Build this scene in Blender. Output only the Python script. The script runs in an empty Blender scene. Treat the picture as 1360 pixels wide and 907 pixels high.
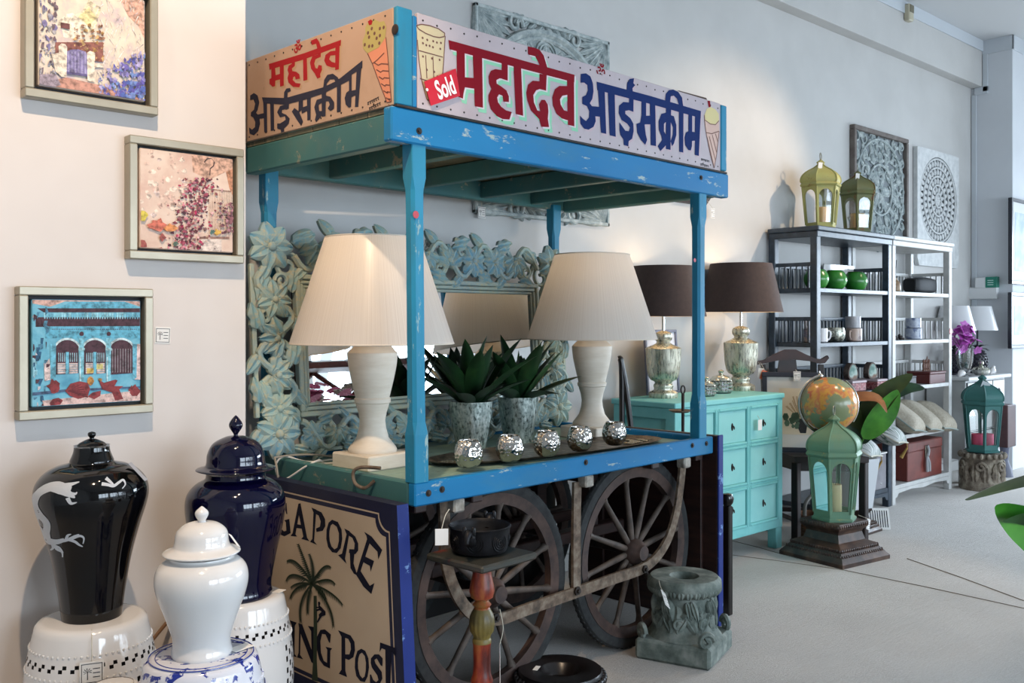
import bpy, bmesh, math, random
from math import sin, cos, pi, radians, sqrt, atan2
from mathutils import Vector, Matrix
random.seed(7)
SC = bpy.context.scene
COL = SC.collection

# ------------------------------------------------------------------ camera
F, CX, HY, EYE = 1260.0, 680.0, 426.0, 1.35       # focal length in pixels of the 1360x907 frame, horizon row, eye height
TH = math.atan((2037 - 680) / F)
SU, CU = sin(TH), cos(TH)
cam = bpy.data.cameras.new('camera')
cam.sensor_width = 36
cam.lens = F / 1360 * 36
cam.shift_y = (HY - 453.5) / 1360
cam.clip_start = 0.05
co = bpy.data.objects.new('camera', cam)
co.location = (0, 0, EYE)
co.rotation_euler = (pi / 2, 0, -atan2(CU, SU))
COL.objects.link(co)
SC.camera = co

# ------------------------------------------------------------------ world, daylight, spots, exposure
SC.view_settings.view_transform = 'Standard'
SC.view_settings.look = 'None'
SC.view_settings.gamma = 1
SC.view_settings.use_curve_mapping = False
SC.view_settings.exposure = 0.0
wd = bpy.data.worlds.new('world')
wd.use_nodes = True
wd.node_tree.nodes['Background'].inputs[0].default_value = (0.72, 0.85, 1.0, 1)
wd.node_tree.nodes['Background'].inputs[1].default_value = 1.5
SC.world = wd
SC.cycles.max_bounces = 8
SC.cycles.diffuse_bounces = 4
SC.cycles.glossy_bounces = 4
SC.cycles.transmission_bounces = 6
SC.cycles.transparent_max_bounces = 12
SC.cycles.caustics_reflective = False
SC.cycles.caustics_refractive = False
SC.cycles.sample_clamp_indirect = 4
SC.cycles.use_denoising = True


def area(name, loc, rot, sx, sy, power, col, spread=150):
    l = bpy.data.lights.new(name, 'AREA')
    l.shape = 'RECTANGLE'
    l.size, l.size_y, l.energy, l.color = sx, sy, power, col
    l.spread = radians(spread)
    o = bpy.data.objects.new(name, l)
    o.location = loc
    o.rotation_euler = rot
    COL.objects.link(o)


def spot(name, loc, to, power, col, ang=50, blend=.6, rad=.03):
    l = bpy.data.lights.new(name, 'SPOT')
    l.energy, l.color, l.spot_size, l.spot_blend, l.shadow_soft_size = power, col, radians(ang), blend, rad
    o = bpy.data.objects.new(name, l)
    o.location = loc
    d = Vector(to) - Vector(loc)
    o.rotation_euler = d.to_track_quat('-Z', 'Y').to_euler()
    COL.objects.link(o)


DAY = (0.72, 0.86, 1.0)
WARM = (1.0, 0.74, 0.50)
# daylight through the four shop windows behind the camera and the glazed end of the room
for wx in (1.4, 3.9, 6.4, 8.9):
    area('window_daylight', (wx, -4.25, 1.9), (pi / 2 - .5, 0, 0), 2.3, 2.4, 172, DAY)
area('end_window_daylight', (13.8, 0.3, 2.0), (0, pi / 2 - .75, 0), 2.4, 4.8, 800, DAY)
# ceiling spots
spot('ceiling_spot_pictures', (0.62, 1.35, 3.7), (1.1, 3.08, 1.35), 270, WARM, 62, .5, .03)
spot('ceiling_spot_sign', (0.25, 2.45, 3.6), (1.7, 2.85, 2.1), 24, WARM, 40, .6, .04)
spot('ceiling_spot_wall', (7.0, 1.0, 3.7), (5.05, 3.56, 1.8), 330, WARM, 44, .7, .04)
spot('ceiling_spot_dresser', (5.6, 1.7, 3.8), (4.45, 2.75, 0.4), 110, WARM, 46, .4, .03)
spot('ceiling_spot_cart', (1.2, 1.75, 3.75), (2.0, 2.6, 0.9), 30, WARM, 50, .6, .04)


# ------------------------------------------------------------------ pixel -> place (measuring the photo)
def ray(px, py):
    a = (px - CX) / F
    return Vector((a * SU + CU, -a * CU + SU, -(py - HY) / F))


def onZ(px, py, z=0.0):
    r = ray(px, py)
    return Vector((0, 0, EYE)) + r * ((z - EYE) / r.z)


def onY(px, py, y):
    r = ray(px, py)
    return Vector((0, 0, EYE)) + r * (y / r.y)


def onX(px, py, x):
    r = ray(px, py)
    return Vector((0, 0, EYE)) + r * (x / r.x)


def atD(px, py, d):
    return Vector((0, 0, EYE)) + ray(px, py) * d


# ------------------------------------------------------------------ colours and materials
def hx(s):
    s = s.lstrip('#')
    out = []
    for i in (0, 2, 4):
        c = int(s[i:i + 2], 16) / 255
        out.append(c / 12.92 if c <= .04045 else ((c + .055) / 1.055) ** 2.4)
    return (*out, 1)


MATS = {}


def M(name, col, rough=.5, metal=0.0, **kw):
    if name in MATS:
        return MATS[name]
    m = bpy.data.materials.new(name)
    m.use_nodes = True
    b = m.node_tree.nodes['Principled BSDF']
    b.inputs['Base Color'].default_value = hx(col) if isinstance(col, str) else col
    b.inputs['Roughness'].default_value = rough
    b.inputs['Metallic'].default_value = metal
    for k, v in kw.items():
        b.inputs[k].default_value = v
    MATS[name] = m
    return m


def N(nt, typ, **kw):
    n = nt.nodes.new(typ)
    for k, v in kw.items():
        if k in n.inputs:
            n.inputs[k].default_value = v
        else:
            setattr(n, k, v)
    return n


def coords(nt, scale=(1, 1, 1), rot=(0, 0, 0), use='Object'):
    t = nt.nodes.new('ShaderNodeTexCoord')
    mp = nt.nodes.new('ShaderNodeMapping')
    mp.inputs['Scale'].default_value = scale
    mp.inputs['Rotation'].default_value = rot
    nt.links.new(t.outputs[use], mp.inputs[0])
    return mp.outputs[0]


def ramp(nt, fac, stops, interp='LINEAR'):
    r = nt.nodes.new('ShaderNodeValToRGB')
    r.color_ramp.interpolation = interp
    el = r.color_ramp.elements
    while len(el) < len(stops):
        el.new(.5)
    for e, (p, c) in zip(el, stops):
        e.position = p
        e.color = hx(c) if isinstance(c, str) else c
    nt.links.new(fac, r.inputs[0])
    return r.outputs[0]


def mix(nt, fac, a, b):
    n = nt.nodes.new('ShaderNodeMix')
    n.data_type = 'RGBA'
    for s, v in ((0, fac), (6, a), (7, b)):
        if hasattr(v, 'links'):
            nt.links.new(v, n.inputs[s])
        else:
            n.inputs[s].default_value = hx(v) if isinstance(v, str) else v
    return n.outputs[2]


def bump(nt, b, h, strength=.3, dist=.01):
    n = nt.nodes.new('ShaderNodeBump')
    n.inputs['Strength'].default_value = strength
    n.inputs['Distance'].default_value = dist
    nt.links.new(h, n.inputs['Height'])
    nt.links.new(n.outputs[0], b.inputs['Normal'])


def Mn(name, stops, scale=10, detail=4, rough=.6, metal=0.0, bmp=0, bdist=.004, stretch=(1, 1, 1), rough2=None, **kw):
    """noise-mottled material"""
    if name in MATS:
        return MATS[name]
    m = M(name, stops[0][1], rough, metal, **kw)
    nt = m.node_tree
    b = nt.nodes['Principled BSDF']
    n = N(nt, 'ShaderNodeTexNoise', Scale=scale, Detail=detail, Roughness=.6)
    nt.links.new(coords(nt, stretch), n.inputs['Vector'])
    nt.links.new(ramp(nt, n.outputs[0], stops), b.inputs['Base Color'])
    if rough2 is not None:
        mr = N(nt, 'ShaderNodeMapRange')
        mr.inputs['From Min'].default_value, mr.inputs['From Max'].default_value = .35, .65
        mr.inputs['To Min'].default_value, mr.inputs['To Max'].default_value = rough, rough2
        nt.links.new(n.outputs[0], mr.inputs['Value'])
        nt.links.new(mr.outputs[0], b.inputs['Roughness'])
    if bmp:
        bump(nt, b, n.outputs[0], bmp, bdist)
    return m


def Mpaint(name, base, base2, chip, amount=.36, scale=14, rough=.5, stretch=(1, 1, 1), dirt=None):
    """old paint: two tones, chips down to an undercoat where a fine noise passes a threshold, and grime"""
    if name in MATS:
        return MATS[name]
    m = M(name, base, rough, 0, **{'Specular IOR Level': .25})
    nt = m.node_tree
    b = nt.nodes['Principled BSDF']
    v = coords(nt, stretch)
    n1 = N(nt, 'ShaderNodeTexNoise', Scale=3.0, Detail=3.0)
    n2 = N(nt, 'ShaderNodeTexNoise', Scale=float(scale), Detail=8.0, Roughness=.72)
    n3 = N(nt, 'ShaderNodeTexNoise', Scale=scale * .45, Detail=6.0, Roughness=.65)
    for n in (n1, n2, n3):
        nt.links.new(v, n.inputs['Vector'])
    c = mix(nt, ramp(nt, n1.outputs[0], [(.35, '000000'), (.65, 'ffffff')]), base, base2)
    if dirt:
        c = mix(nt, ramp(nt, n3.outputs[0], [(.5, '000000'), (.72, 'cccccc')]), c, dirt)
    c = mix(nt, ramp(nt, n2.outputs[0], [(amount - .02, 'ffffff'), (amount + .02, '000000')]), c, chip)
    nt.links.new(c, b.inputs['Base Color'])
    bump(nt, b, n2.outputs[0], .25, .002)
    return m


def Mglass(name, tint=(1, 1, 1, 1), refl=.12, rough=.02):
    if name in MATS:
        return MATS[name]
    m = bpy.data.materials.new(name)
    m.use_nodes = True
    nt = m.node_tree
    nt.nodes.remove(nt.nodes['Principled BSDF'])
    out = nt.nodes['Material Output']
    t = N(nt, 'ShaderNodeBsdfTransparent')
    t.inputs[0].default_value = tint
    g = N(nt, 'ShaderNodeBsdfGlossy')
    g.inputs['Roughness'].default_value = rough
    fr = N(nt, 'ShaderNodeFresnel')
    ad = N(nt, 'ShaderNodeMath', operation='ADD')
    nt.links.new(fr.outputs[0], ad.inputs[0])
    ad.inputs[1].default_value = refl * .4
    mx = N(nt, 'ShaderNodeMixShader')
    nt.links.new(ad.outputs[0], mx.inputs[0])
    nt.links.new(t.outputs[0], mx.inputs[1])
    nt.links.new(g.outputs[0], mx.inputs[2])
    nt.links.new(mx.outputs[0], out.inputs[0])
    MATS[name] = m
    return m


def Mshade(name, col, trans=.5):
    """thin lampshade cloth: scatters light and lets some through"""
    if name in MATS:
        return MATS[name]
    m = bpy.data.materials.new(name)
    m.use_nodes = True
    nt = m.node_tree
    nt.nodes.remove(nt.nodes['Principled BSDF'])
    out = nt.nodes['Material Output']
    d = N(nt, 'ShaderNodeBsdfDiffuse')
    t = N(nt, 'ShaderNodeBsdfTranslucent')
    d.inputs[0].default_value = hx(col)
    t.inputs[0].default_value = hx(col)
    mx = N(nt, 'ShaderNodeMixShader')
    mx.inputs[0].default_value = trans
    nt.links.new(d.outputs[0], mx.inputs[1])
    nt.links.new(t.outputs[0], mx.inputs[2])
    g = N(nt, 'ShaderNodeBsdfGlossy')
    g.inputs['Roughness'].default_value = .25
    m2 = N(nt, 'ShaderNodeMixShader')
    m2.inputs[0].default_value = .05
    nt.links.new(mx.outputs[0], m2.inputs[1])
    nt.links.new(g.outputs[0], m2.inputs[2])
    nt.links.new(m2.outputs[0], out.inputs[0])
    MATS[name] = m
    return m


# ------------------------------------------------------------------ mesh building
class MB:
    def __init__(s):
        s.v, s.f, s.mi, s.sm = [], [], [], []

    def add(s, vs, fs, mi=0, smooth=False, T=None):
        o = len(s.v)
        s.v += [tuple(T @ Vector(p)) for p in vs] if T is not None else [tuple(p) for p in vs]
        for f in fs:
            s.f.append([i + o for i in f])
            s.mi.append(mi)
            s.sm.append(smooth)
        return s

    def box(s, x0, x1, y0, y1, z0, z1, b=.003, mi=0, T=None):
        x0, x1 = min(x0, x1), max(x0, x1)
        y0, y1 = min(y0, y1), max(y0, y1)
        z0, z1 = min(z0, z1), max(z0, z1)
        b = min(b, (x1 - x0) * .3, (y1 - y0) * .3, (z1 - z0) * .3)
        c = [(x0 + x1) / 2, (y0 + y1) / 2, (z0 + z1) / 2]
        h = [(x1 - x0) / 2, (y1 - y0) / 2, (z1 - z0) / 2]
        if b <= 0:
            vs = [(c[0] + sx * h[0], c[1] + sy * h[1], c[2] + sz * h[2]) for sx in (-1, 1) for sy in (-1, 1) for sz in (-1, 1)]
            return s.add(vs, [(0, 1, 3, 2), (4, 6, 7, 5), (0, 4, 5, 1), (2, 3, 7, 6), (0, 2, 6, 4), (1, 5, 7, 3)], mi, False, T)
        vs, ix = [], {}
        for sx in (-1, 1):
            for sy in (-1, 1):
                for sz in (-1, 1):
                    sg = (sx, sy, sz)
                    for a in range(3):
                        ix[(sg, a)] = len(vs)
                        vs.append([c[k] + sg[k] * (h[k] if k == a else h[k] - b) for k in range(3)])
        fs = []
        for a in range(3):
            p, q = (a + 1) % 3, (a + 2) % 3
            for sa in (-1, 1):
                f = []
                for sp, sq in ((-1, -1), (1, -1), (1, 1), (-1, 1)):
                    g = [0, 0, 0]
                    g[a], g[p], g[q] = sa, sp, sq
                    f.append(ix[(tuple(g), a)])
                fs.append(f if sa > 0 else f[::-1])
            for sp in (-1, 1):
                for sq in (-1, 1):
                    f = []
                    for sa, w in ((-1, p), (1, p), (1, q), (-1, q)):
                        g = [0, 0, 0]
                        g[a], g[p], g[q] = sa, sp, sq
                        f.append(ix[(tuple(g), w)])
                    fs.append(f)
        for sx in (-1, 1):
            for sy in (-1, 1):
                for sz in (-1, 1):
                    fs.append([ix[((sx, sy, sz), a)] for a in range(3)])
        return s.add(vs, fs, mi, False, T)

    def lathe(s, prof, n=32, mi=0, T=None, smooth=True, a0=0.0, cap=True):
        vs, fs = [], []
        for r, z in prof:
            for k in range(n):
                a = a0 + 2 * pi * k / n
                vs.append((r * cos(a), r * sin(a), z))
        for i in range(len(prof) - 1):
            for k in range(n):
                k2 = (k + 1) % n
                fs.append((i * n + k, i * n + k2, (i + 1) * n + k2, (i + 1) * n + k))
        if cap:
            if prof[0][0] > 1e-5:
                fs.append(tuple(range(n))[::-1])
            if prof[-1][0] > 1e-5:
                fs.append(tuple((len(prof) - 1) * n + k for k in range(n)))
        return s.add(vs, fs, mi, smooth, T)

    def tube(s, pts, r, n=8, mi=0, T=None, closed=False, smooth=True, sx=1.0, sy=1.0, up=None):
        P = [Vector(p) for p in pts]
        m = len(P)
        rs = r if isinstance(r, (list, tuple)) else [r] * m
        vs, fs = [], []
        prev = None
        for i in range(m):
            if closed:
                t = P[(i + 1) % m] - P[i - 1]
            else:
                t = P[min(i + 1, m - 1)] - P[max(i - 1, 0)]
            t = t.normalized() if t.length > 1e-9 else Vector((0, 0, 1))
            if up is not None:
                u = Vector(up)
                u = (u - t * u.dot(t))
                u = u.normalized() if u.length > 1e-6 else t.orthogonal().normalized()
            elif prev is None:
                u = t.orthogonal().normalized()
            else:
                u = prev - t * prev.dot(t)
                u = u.normalized() if u.length > 1e-6 else t.orthogonal().normalized()
            prev = u
            w = t.cross(u)
            for k in range(n):
                a = 2 * pi * k / n + (pi / 4 if n == 4 else 0)
                vs.append(P[i] + u * (cos(a) * rs[i] * sx) + w * (sin(a) * rs[i] * sy))
        rng = m if closed else m - 1
        for i in range(rng):
            j = (i + 1) % m
            for k in range(n):
                k2 = (k + 1) % n
                fs.append((i * n + k, i * n + k2, j * n + k2, j * n + k))
        if not closed:
            fs.append(tuple(range(n))[::-1])
            fs.append(tuple((m - 1) * n + k for k in range(n)))
        return s.add(vs, fs, mi, smooth and n > 4, T)

    def prism(s, poly, z0, z1, mi=0, T=None, smooth=False):
        n = len(poly)
        vs = [(x, y, z0) for x, y in poly] + [(x, y, z1) for x, y in poly]
        fs = [tuple(range(n))[::-1], tuple(range(n, 2 * n))]
        s.add(vs, fs, mi, False, T)
        return s.add(vs, [(k, (k + 1) % n, n + (k + 1) % n, n + k) for k in range(n)], mi, smooth, T)

    def poly(s, pts, mi=0, T=None):
        return s.add(pts, [tuple(range(len(pts)))], mi, False, T)

    def ring(s, outer, inner, mi=0):
        n = len(outer)
        return s.add(list(outer) + list(inner), [(k, (k + 1) % n, n + (k + 1) % n, n + k) for k in range(n)], mi)

    def ball(s, c, rx, ry=None, rz=None, n=16, m=10, mi=0, T=None):
        ry = rx if ry is None else ry
        rz = rx if rz is None else rz
        vs, fs = [], []
        for i in range(m + 1):
            t = pi * i / m
            for k in range(n):
                a = 2 * pi * k / n
                vs.append((c[0] + rx * sin(t) * cos(a), c[1] + ry * sin(t) * sin(a), c[2] - rz * cos(t)))
        for i in range(m):
            for k in range(n):
                k2 = (k + 1) % n
                fs.append((i * n + k, i * n + k2, (i + 1) * n + k2, (i + 1) * n + k))
        return s.add(vs, fs, mi, True, T)

    def loft(s, rings, mi=0, T=None, smooth=False, cap=True):
        n = len(rings[0])
        vs = [p for r in rings for p in r]
        fs = []
        for i in range(len(rings) - 1):
            for k in range(n):
                k2 = (k + 1) % n
                fs.append((i * n + k, i * n + k2, (i + 1) * n + k2, (i + 1) * n + k))
        s.add(vs, fs, mi, smooth, T)
        if cap:
            s.add(rings[0], [tuple(range(n))[::-1]], mi, False, T)
            s.add(rings[-1], [tuple(range(n))], mi, False, T)
        return s

    def grid(s, P, mi=0, T=None, smooth=True):
        """P[i][j] points"""
        m, n = len(P), len(P[0])
        vs = [p for row in P for p in row]
        return s.add(vs, [(i * n + j, i * n + j + 1, (i + 1) * n + j + 1, (i + 1) * n + j) for i in range(m - 1) for j in range(n - 1)], mi, smooth, T)

    def build(s, name, mats, parent=None, loc=None, rot=None, angle=40):
        me = bpy.data.meshes.new(name)
        me.from_pydata(s.v, [], s.f)
        if not isinstance(mats, (list, tuple)):
            mats = [mats]
        for m in mats:
            me.materials.append(m)
        bm = bmesh.new()
        bm.from_mesh(me)
        bm.faces.ensure_lookup_table()
        for f, mi, sm in zip(bm.faces, s.mi, s.sm):
            f.material_index = mi
            f.smooth = sm
        bmesh.ops.remove_doubles(bm, verts=bm.verts, dist=1e-6)
        bmesh.ops.recalc_face_normals(bm, faces=bm.faces)
        bm.to_mesh(me)
        bm.free()
        if any(s.sm):
            me.set_sharp_from_angle(angle=radians(angle))
        me.update()
        o = bpy.data.objects.new(name, me)
        COL.objects.link(o)
        if parent is not None:
            o.parent = parent
        if loc is not None:
            o.location = loc
        if rot is not None:
            o.rotation_euler = rot
        return o


def tag(o, label, cat, group=None):
    o['label'] = label
    o['category'] = cat
    if group:
        o['group'] = group
    return o


def thing(name, label, cat, loc=(0, 0, 0), rz=0.0, group=None, rot=None):
    o = bpy.data.objects.new(name, None)
    o.empty_display_size = .05
    COL.objects.link(o)
    o.location = loc
    o.rotation_euler = rot if rot is not None else (0, 0, rz)
    return tag(o, label, cat, group)


def struct(o):
    o['kind'] = 'structure'
    return o


def copy_tree(o, parent=None):
    c = o.copy()
    COL.objects.link(c)
    if parent is not None:
        c.parent = parent
    for ch in [x for x in bpy.data.objects if x.parent == o]:
        copy_tree(ch, c)
    return c


def R(ax, a):
    return Matrix.Rotation(a, 4, ax)


def Tr(*p):
    return Matrix.Translation(Vector(p))


XZ = R('X', pi / 2)          # a drawing in x,y,(z out) becomes x,z with z towards -Y


def catmull(P, k=6, closed=False):
    P = [Vector(p) for p in P]
    out = []
    n = len(P)
    for i in range(n if closed else n - 1):
        p0, p1, p2, p3 = (P[(i - 1) % n], P[i], P[(i + 1) % n], P[(i + 2) % n]) if closed else (P[max(i - 1, 0)], P[i], P[i + 1], P[min(i + 2, n - 1)])
        for j in range(k):
            t = j / k
            out.append(.5 * ((2 * p1) + (p2 - p0) * t + (2 * p0 - 5 * p1 + 4 * p2 - p3) * t * t + (3 * p1 - p0 - 3 * p2 + p3) * t ** 3))
    if not closed:
        out.append(P[-1])
    return out


def smooth_prof(P, k=5):
    return [(max(p.x, 0), p.y) for p in catmull([(r, z, 0) for r, z in P], k)]


def blade(mb, base, az, elev, L, W, droop=.5, fold=.25, n=8, mi=0, roll=0.0, tipw=.0, shape=.8):
    """a plant leaf: rises at elev towards azimuth az and bends over by droop"""
    P = []
    p = Vector(base)
    e = elev
    h = Vector((cos(az), sin(az), 0))
    side0 = Vector((-sin(az), cos(az), 0))
    for i in range(n + 1):
        t = i / n
        d = h * cos(e) + Vector((0, 0, sin(e)))
        nrm = (Vector((0, 0, 1)) * cos(e) - h * sin(e))
        side = side0 * cos(roll) + nrm * sin(roll)
        nn = nrm * cos(roll) - side0 * sin(roll)
        w = W * .5 * (max(sin(pi * min(t ** shape * .97 + .03, 1)), 0) ** .8)
        P.append([p - side * w + nn * (w * fold), p - side * w * .5 + nn * (w * fold * .35), p.copy(), p + side * w * .5 + nn * (w * fold * .35), p + side * w + nn * (w * fold)])
        p = p + d * (L / n)
        e -= droop / n
    mb.grid(P, mi)
    return p


def relief_leaf(mb, x, y, ang, L, W, z=0.0, h=.012, lobes=0, mi=0, T=None, skirt=.012, curl=0.0):
    """carved leaf lying in the x,y plane and bulging along z; edges run down by skirt"""
    n = 10
    rows = []
    for i in range(n + 1):
        t = i / n
        w = W * .5 * (sin(pi * (t ** .75 * .94 + .03)) ** .7)
        if lobes:
            w *= 1 + .28 * sin(t * pi * 2 * lobes) * (1 - t * .5)
        a = ang + curl * t
        px = x + cos(ang + curl * t * .5) * L * t
        py = y + sin(ang + curl * t * .5) * L * t
        sx, sy = -sin(a), cos(a)
        rz = z + h * sin(pi * (t * .8 + .12))
        rows.append([(px + sx * w, py + sy * w, z - skirt), (px + sx * w, py + sy * w, z + h * .25), (px + sx * w * .45, py + sy * w * .45, rz), (px, py, rz - h * .35),
                     (px - sx * w * .45, py - sy * w * .45, rz), (px - sx * w, py - sy * w, z + h * .25), (px - sx * w, py - sy * w, z - skirt)])
    mb.grid(rows, mi, T)


def spiral(x, y, r0, r1, a0, turns, n=22, z=0.0):
    out = []
    for i in range(n + 1):
        t = i / n
        r = r0 + (r1 - r0) * t
        a = a0 + turns * 2 * pi * t
        out.append((x + r * cos(a), y + r * sin(a), z))
    return out


def flower(mb, x, y, r, z, T=None, n=6, mi=0, a0=0.0):
    for k in range(n):
        relief_leaf(mb, x, y, a0 + 2 * pi * k / n, r, r * .8, z, r * .22, 0, mi, T)
    mb.ball((x, y, z + r * .12), r * .2, r * .2, r * .14, 10, 6, mi, T)


# ------------------------------------------------------------------ shared materials
WHITE_WALL = Mn('wall_paint', [(.3, 'bbbab8'), (.7, 'c3c2c0')], 2.5, 3, .85)
CERAMIC_W = M('white_glazed_ceramic', 'd6d4d2', .1, **{'Specular IOR Level': .6})
BLACK_C = M('black_glazed_ceramic', '050507', .06, **{'Specular IOR Level': .5})
NAVY_C = M('navy_glazed_ceramic', '060524', .07, **{'Specular IOR Level': .55})
CARD = M('white_card', 'e4e2de', .7)
INK = M('dark_ink', '1b1b24', .7)
STRING = M('cotton_string', 'c9c2b0', .8)
STEEL = M('steel', 'b9b9b6', .25, 1.0)
RUST = Mn('rusty_iron', [(.3, '3a322b'), (.5, '6b5a4b'), (.7, '8a7f70')], 24, 6, .75, .3, .3, .002)
DARKIRON = Mn('dark_iron', [(.3, '1d1917'), (.7, '3a302a')], 20, 5, .6, .4, .2)
BLUE = Mpaint('worn_blue_paint', '1679ad', '0f6b9e', '9fb0ae', .385, 16, .5, (.35, 1, 1), '3a7690')
BLUEPOST = Mpaint('worn_blue_post_paint', '2a86a8', '1f7293', '93aaa8', .385, 16, .45, (1, 1, .3), '356a7c')
TEAL = Mpaint('worn_teal_paint', '44706e', '38666a', '8b8a78', .38, 12, .55, (1, 1, 1), '5a6d66')
BEDTOP = Mpaint('worn_green_board', '8fa89a', '7f9a8f', '6d6a5c', .36, 10, .6, (1, 1, 1), '6f7568')
DARKWOOD = Mn('dark_brown_wood', [(.3, '1c1110'), (.7, '38221d')], 8, 6, .45, 0, .1, .002, (1, 1, 6))
BLACKWOOD = Mn('black_lacquered_wood', [(.3, '0e0c0d'), (.7, '1c1717')], 8, 4, .3)
TILE_GREY = M('grey_soft', '8d8f90', .6)


def price_tag(label, loc, rot, w=.05, h=.055, mark=True, string=None, mat=None, group=None):
    """paper tag hanging in its own x,y plane (z out), with a dark printed border and a palm mark"""
    mb = MB()
    mb.box(-w / 2, w / 2, -h, 0, -.0006, .0006, .0003)
    t = mb.build('price_tag', mat or CARD)
    t.location = loc
    t.rotation_euler = rot
    tag(t, label, 'tag', group)
    if mark:
        k = MB()
        z = .0011
        for a, b, c, d in ((-w * .44, w * .44, -h * .08, -h * .11), (-w * .44, w * .44, -h * .89, -h * .92), (-w * .44, -w * .41, -h * .92, -h * .08), (w * .41, w * .44, -h * .92, -h * .08)):
            k.poly([(a, c, z), (b, c, z), (b, d, z), (a, d, z)])
        cx, cy = -w * .18, -h * .42
        k.poly([(cx - w * .02, cy, z), (cx + w * .02, cy, z), (cx + w * .02, -h * .78, z), (cx - w * .02, -h * .78, z)])
        for q in range(7):
            a = pi * (q / 6) * 1.3 - .45
            k.poly([(cx, cy - h * .02, z), (cx + cos(a) * w * .2, cy + sin(a) * h * .17, z), (cx + cos(a + .25) * w * .16, cy + sin(a + .25) * h * .13, z)])
        for q in range(3):
            yy = -h * (.3 + .18 * q)
            k.poly([(w * .04, yy, z), (w * .34, yy, z), (w * .34, yy - h * .035, z), (w * .04, yy - h * .035, z)])
        k.build('printing', INK, t)
    if string:
        s = MB()
        inv = t.matrix_basis.inverted()
        s.tube(catmull([inv @ Vector(p) for p in string] + [(0, 0, 0)], 5), .0012, 5)
        s.build('string', STRING, t)
    return t

# ================================================================== THE ROOM
WY, PY, CEIL = 3.56, 3.08, 3.93        # back wall, picture wall (a projecting pier), ceiling
PX = onY(327, 400, PY).x               # right-hand arris of the pier
XC = 9.136                             # left face of the far pier
YC = 3.2

carpet = M('carpet', 'a39c94', .95, 0, **{'Sheen Weight': .38, 'Sheen Roughness': .4})
nt = carpet.node_tree
b = nt.nodes['Principled BSDF']
v = coords(nt)
n1 = N(nt, 'ShaderNodeTexNoise', Scale=120.0, Detail=5.0, Roughness=.75)
n2 = N(nt, 'ShaderNodeTexNoise', Scale=2.2, Detail=5.0)
v2 = coords(nt, (3, 60, 1), (0, 0, .25))
n3 = N(nt, 'ShaderNodeTexNoise', Scale=1.0, Detail=3.0)
nt.links.new(v, n1.inputs['Vector'])
nt.links.new(v, n2.inputs['Vector'])
nt.links.new(v2, n3.inputs['Vector'])
c = mix(nt, ramp(nt, n2.outputs[0], [(.3, '000000'), (.7, 'ffffff')]), 'aca49b', 'bab2a9')
c = mix(nt, ramp(nt, n1.outputs[0], [(.38, '8a8a8a'), (.56, '000000')]), c, '857e76')
nt.links.new(c, b.inputs['Base Color'])
ad = N(nt, 'ShaderNodeMath', operation='ADD')
nt.links.new(n1.outputs[0], ad.inputs[0])
nt.links.new(n3.outputs[0], ad.inputs[1])
bump(nt, b, ad.outputs[0], .5, .006)

struct(MB().box(-1.5, 13.0, -3.5, 3.8, -.1, 0, 0).build('floor', carpet))
struct(MB().box(-1.5, 13.0, -3.5, 3.8, CEIL, CEIL + .1, 0).build('ceiling', M('ceiling_paint', 'c9cbcd', .9)))
struct(MB().box(PX - .3, XC + .3, WY, WY + .2, 0, CEIL, 0).build('wall_back', WHITE_WALL))
struct(MB().box(-1.5, PX, PY, WY + .2, 0, CEIL, .004).build('wall_left', Mn('pier_paint', [(.3, 'd3cbc6'), (.7, 'dbd4cf')], 2, 3, .85)))
struct(MB().box(PX, XC, WY - .1, WY, 3.507, CEIL, .003).build('trim_soffit', WHITE_WALL))
struct(MB().box(XC, 13.0, YC, WY + .2, 0, CEIL, .004).build('wall_far', Mn('cool_wall_paint', [(.3, 'c9cdd2'), (.7, 'd0d4d9')], 2, 3, .85)))
# moulding along the top and down the corner of the far pier
mb = MB()
mb.box(PX, XC, WY - .112, WY - .1, CEIL - .1, CEIL, .002)
mb.box(XC - .012, XC, YC - .012, WY - .1, CEIL - .13, CEIL, .002)
mb.box(XC - .012, 13.0, YC - .012, YC, CEIL - .13, CEIL, .002)
mb.box(XC - .014, XC, WY - .15, WY - .105, 3.46, CEIL - .13, .003)
mb.box(XC - .014, XC, WY - .15, WY - .03, 3.44, 3.507, .003)
mb.box(XC - .014, XC, WY - .05, WY - .005, .1, 3.44, .003)
struct(mb.build('trim_corner', M('cool_trim_paint', 'c3c9cf', .6)))
struct(MB().box(PX, XC, WY - .014, WY, 0, .09, .003).build('baseboard_back', WHITE_WALL))
struct(MB().box(-1.6, -1.5, -3.5, 3.8, 0, CEIL, 0).build('wall_side', WHITE_WALL))
# window wall behind the camera, four shop windows; glazed end wall
mb = MB()
mb.box(-1.5, 13, -3.6, -3.5, 0, .1, 0).box(-1.5, 13, -3.6, -3.5, 2.45, CEIL, 0)
xs = [-1.5, .3, 2.5, 2.8, 5.0, 5.3, 7.5, 7.8, 10.0, 13.0]
for i in range(0, len(xs), 2):
    mb.box(xs[i], xs[i + 1], -3.6, -3.5, .1, 2.45, 0)
struct(mb.build('wall_front', WHITE_WALL))
for i, (a, bb) in enumerate(((.3, 2.5), (2.8, 5.0), (5.3, 7.5), (7.8, 10.0))):
    m = MB()
    for x in (a + .03, (2 * a + bb) / 3, (a + 2 * bb) / 3, bb - .03):
        m.box(x - .03, x + .03, -3.42, -3.37, .1, 2.45, .003)
    for z in (.13, 1.85, 2.42):
        m.box(a, bb, -3.42, -3.37, z - .03, z + .03, .003)
    struct(m.build('window_%d' % (i + 1), M('window_frame_paint', 'dcdcda', .5)))
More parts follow.
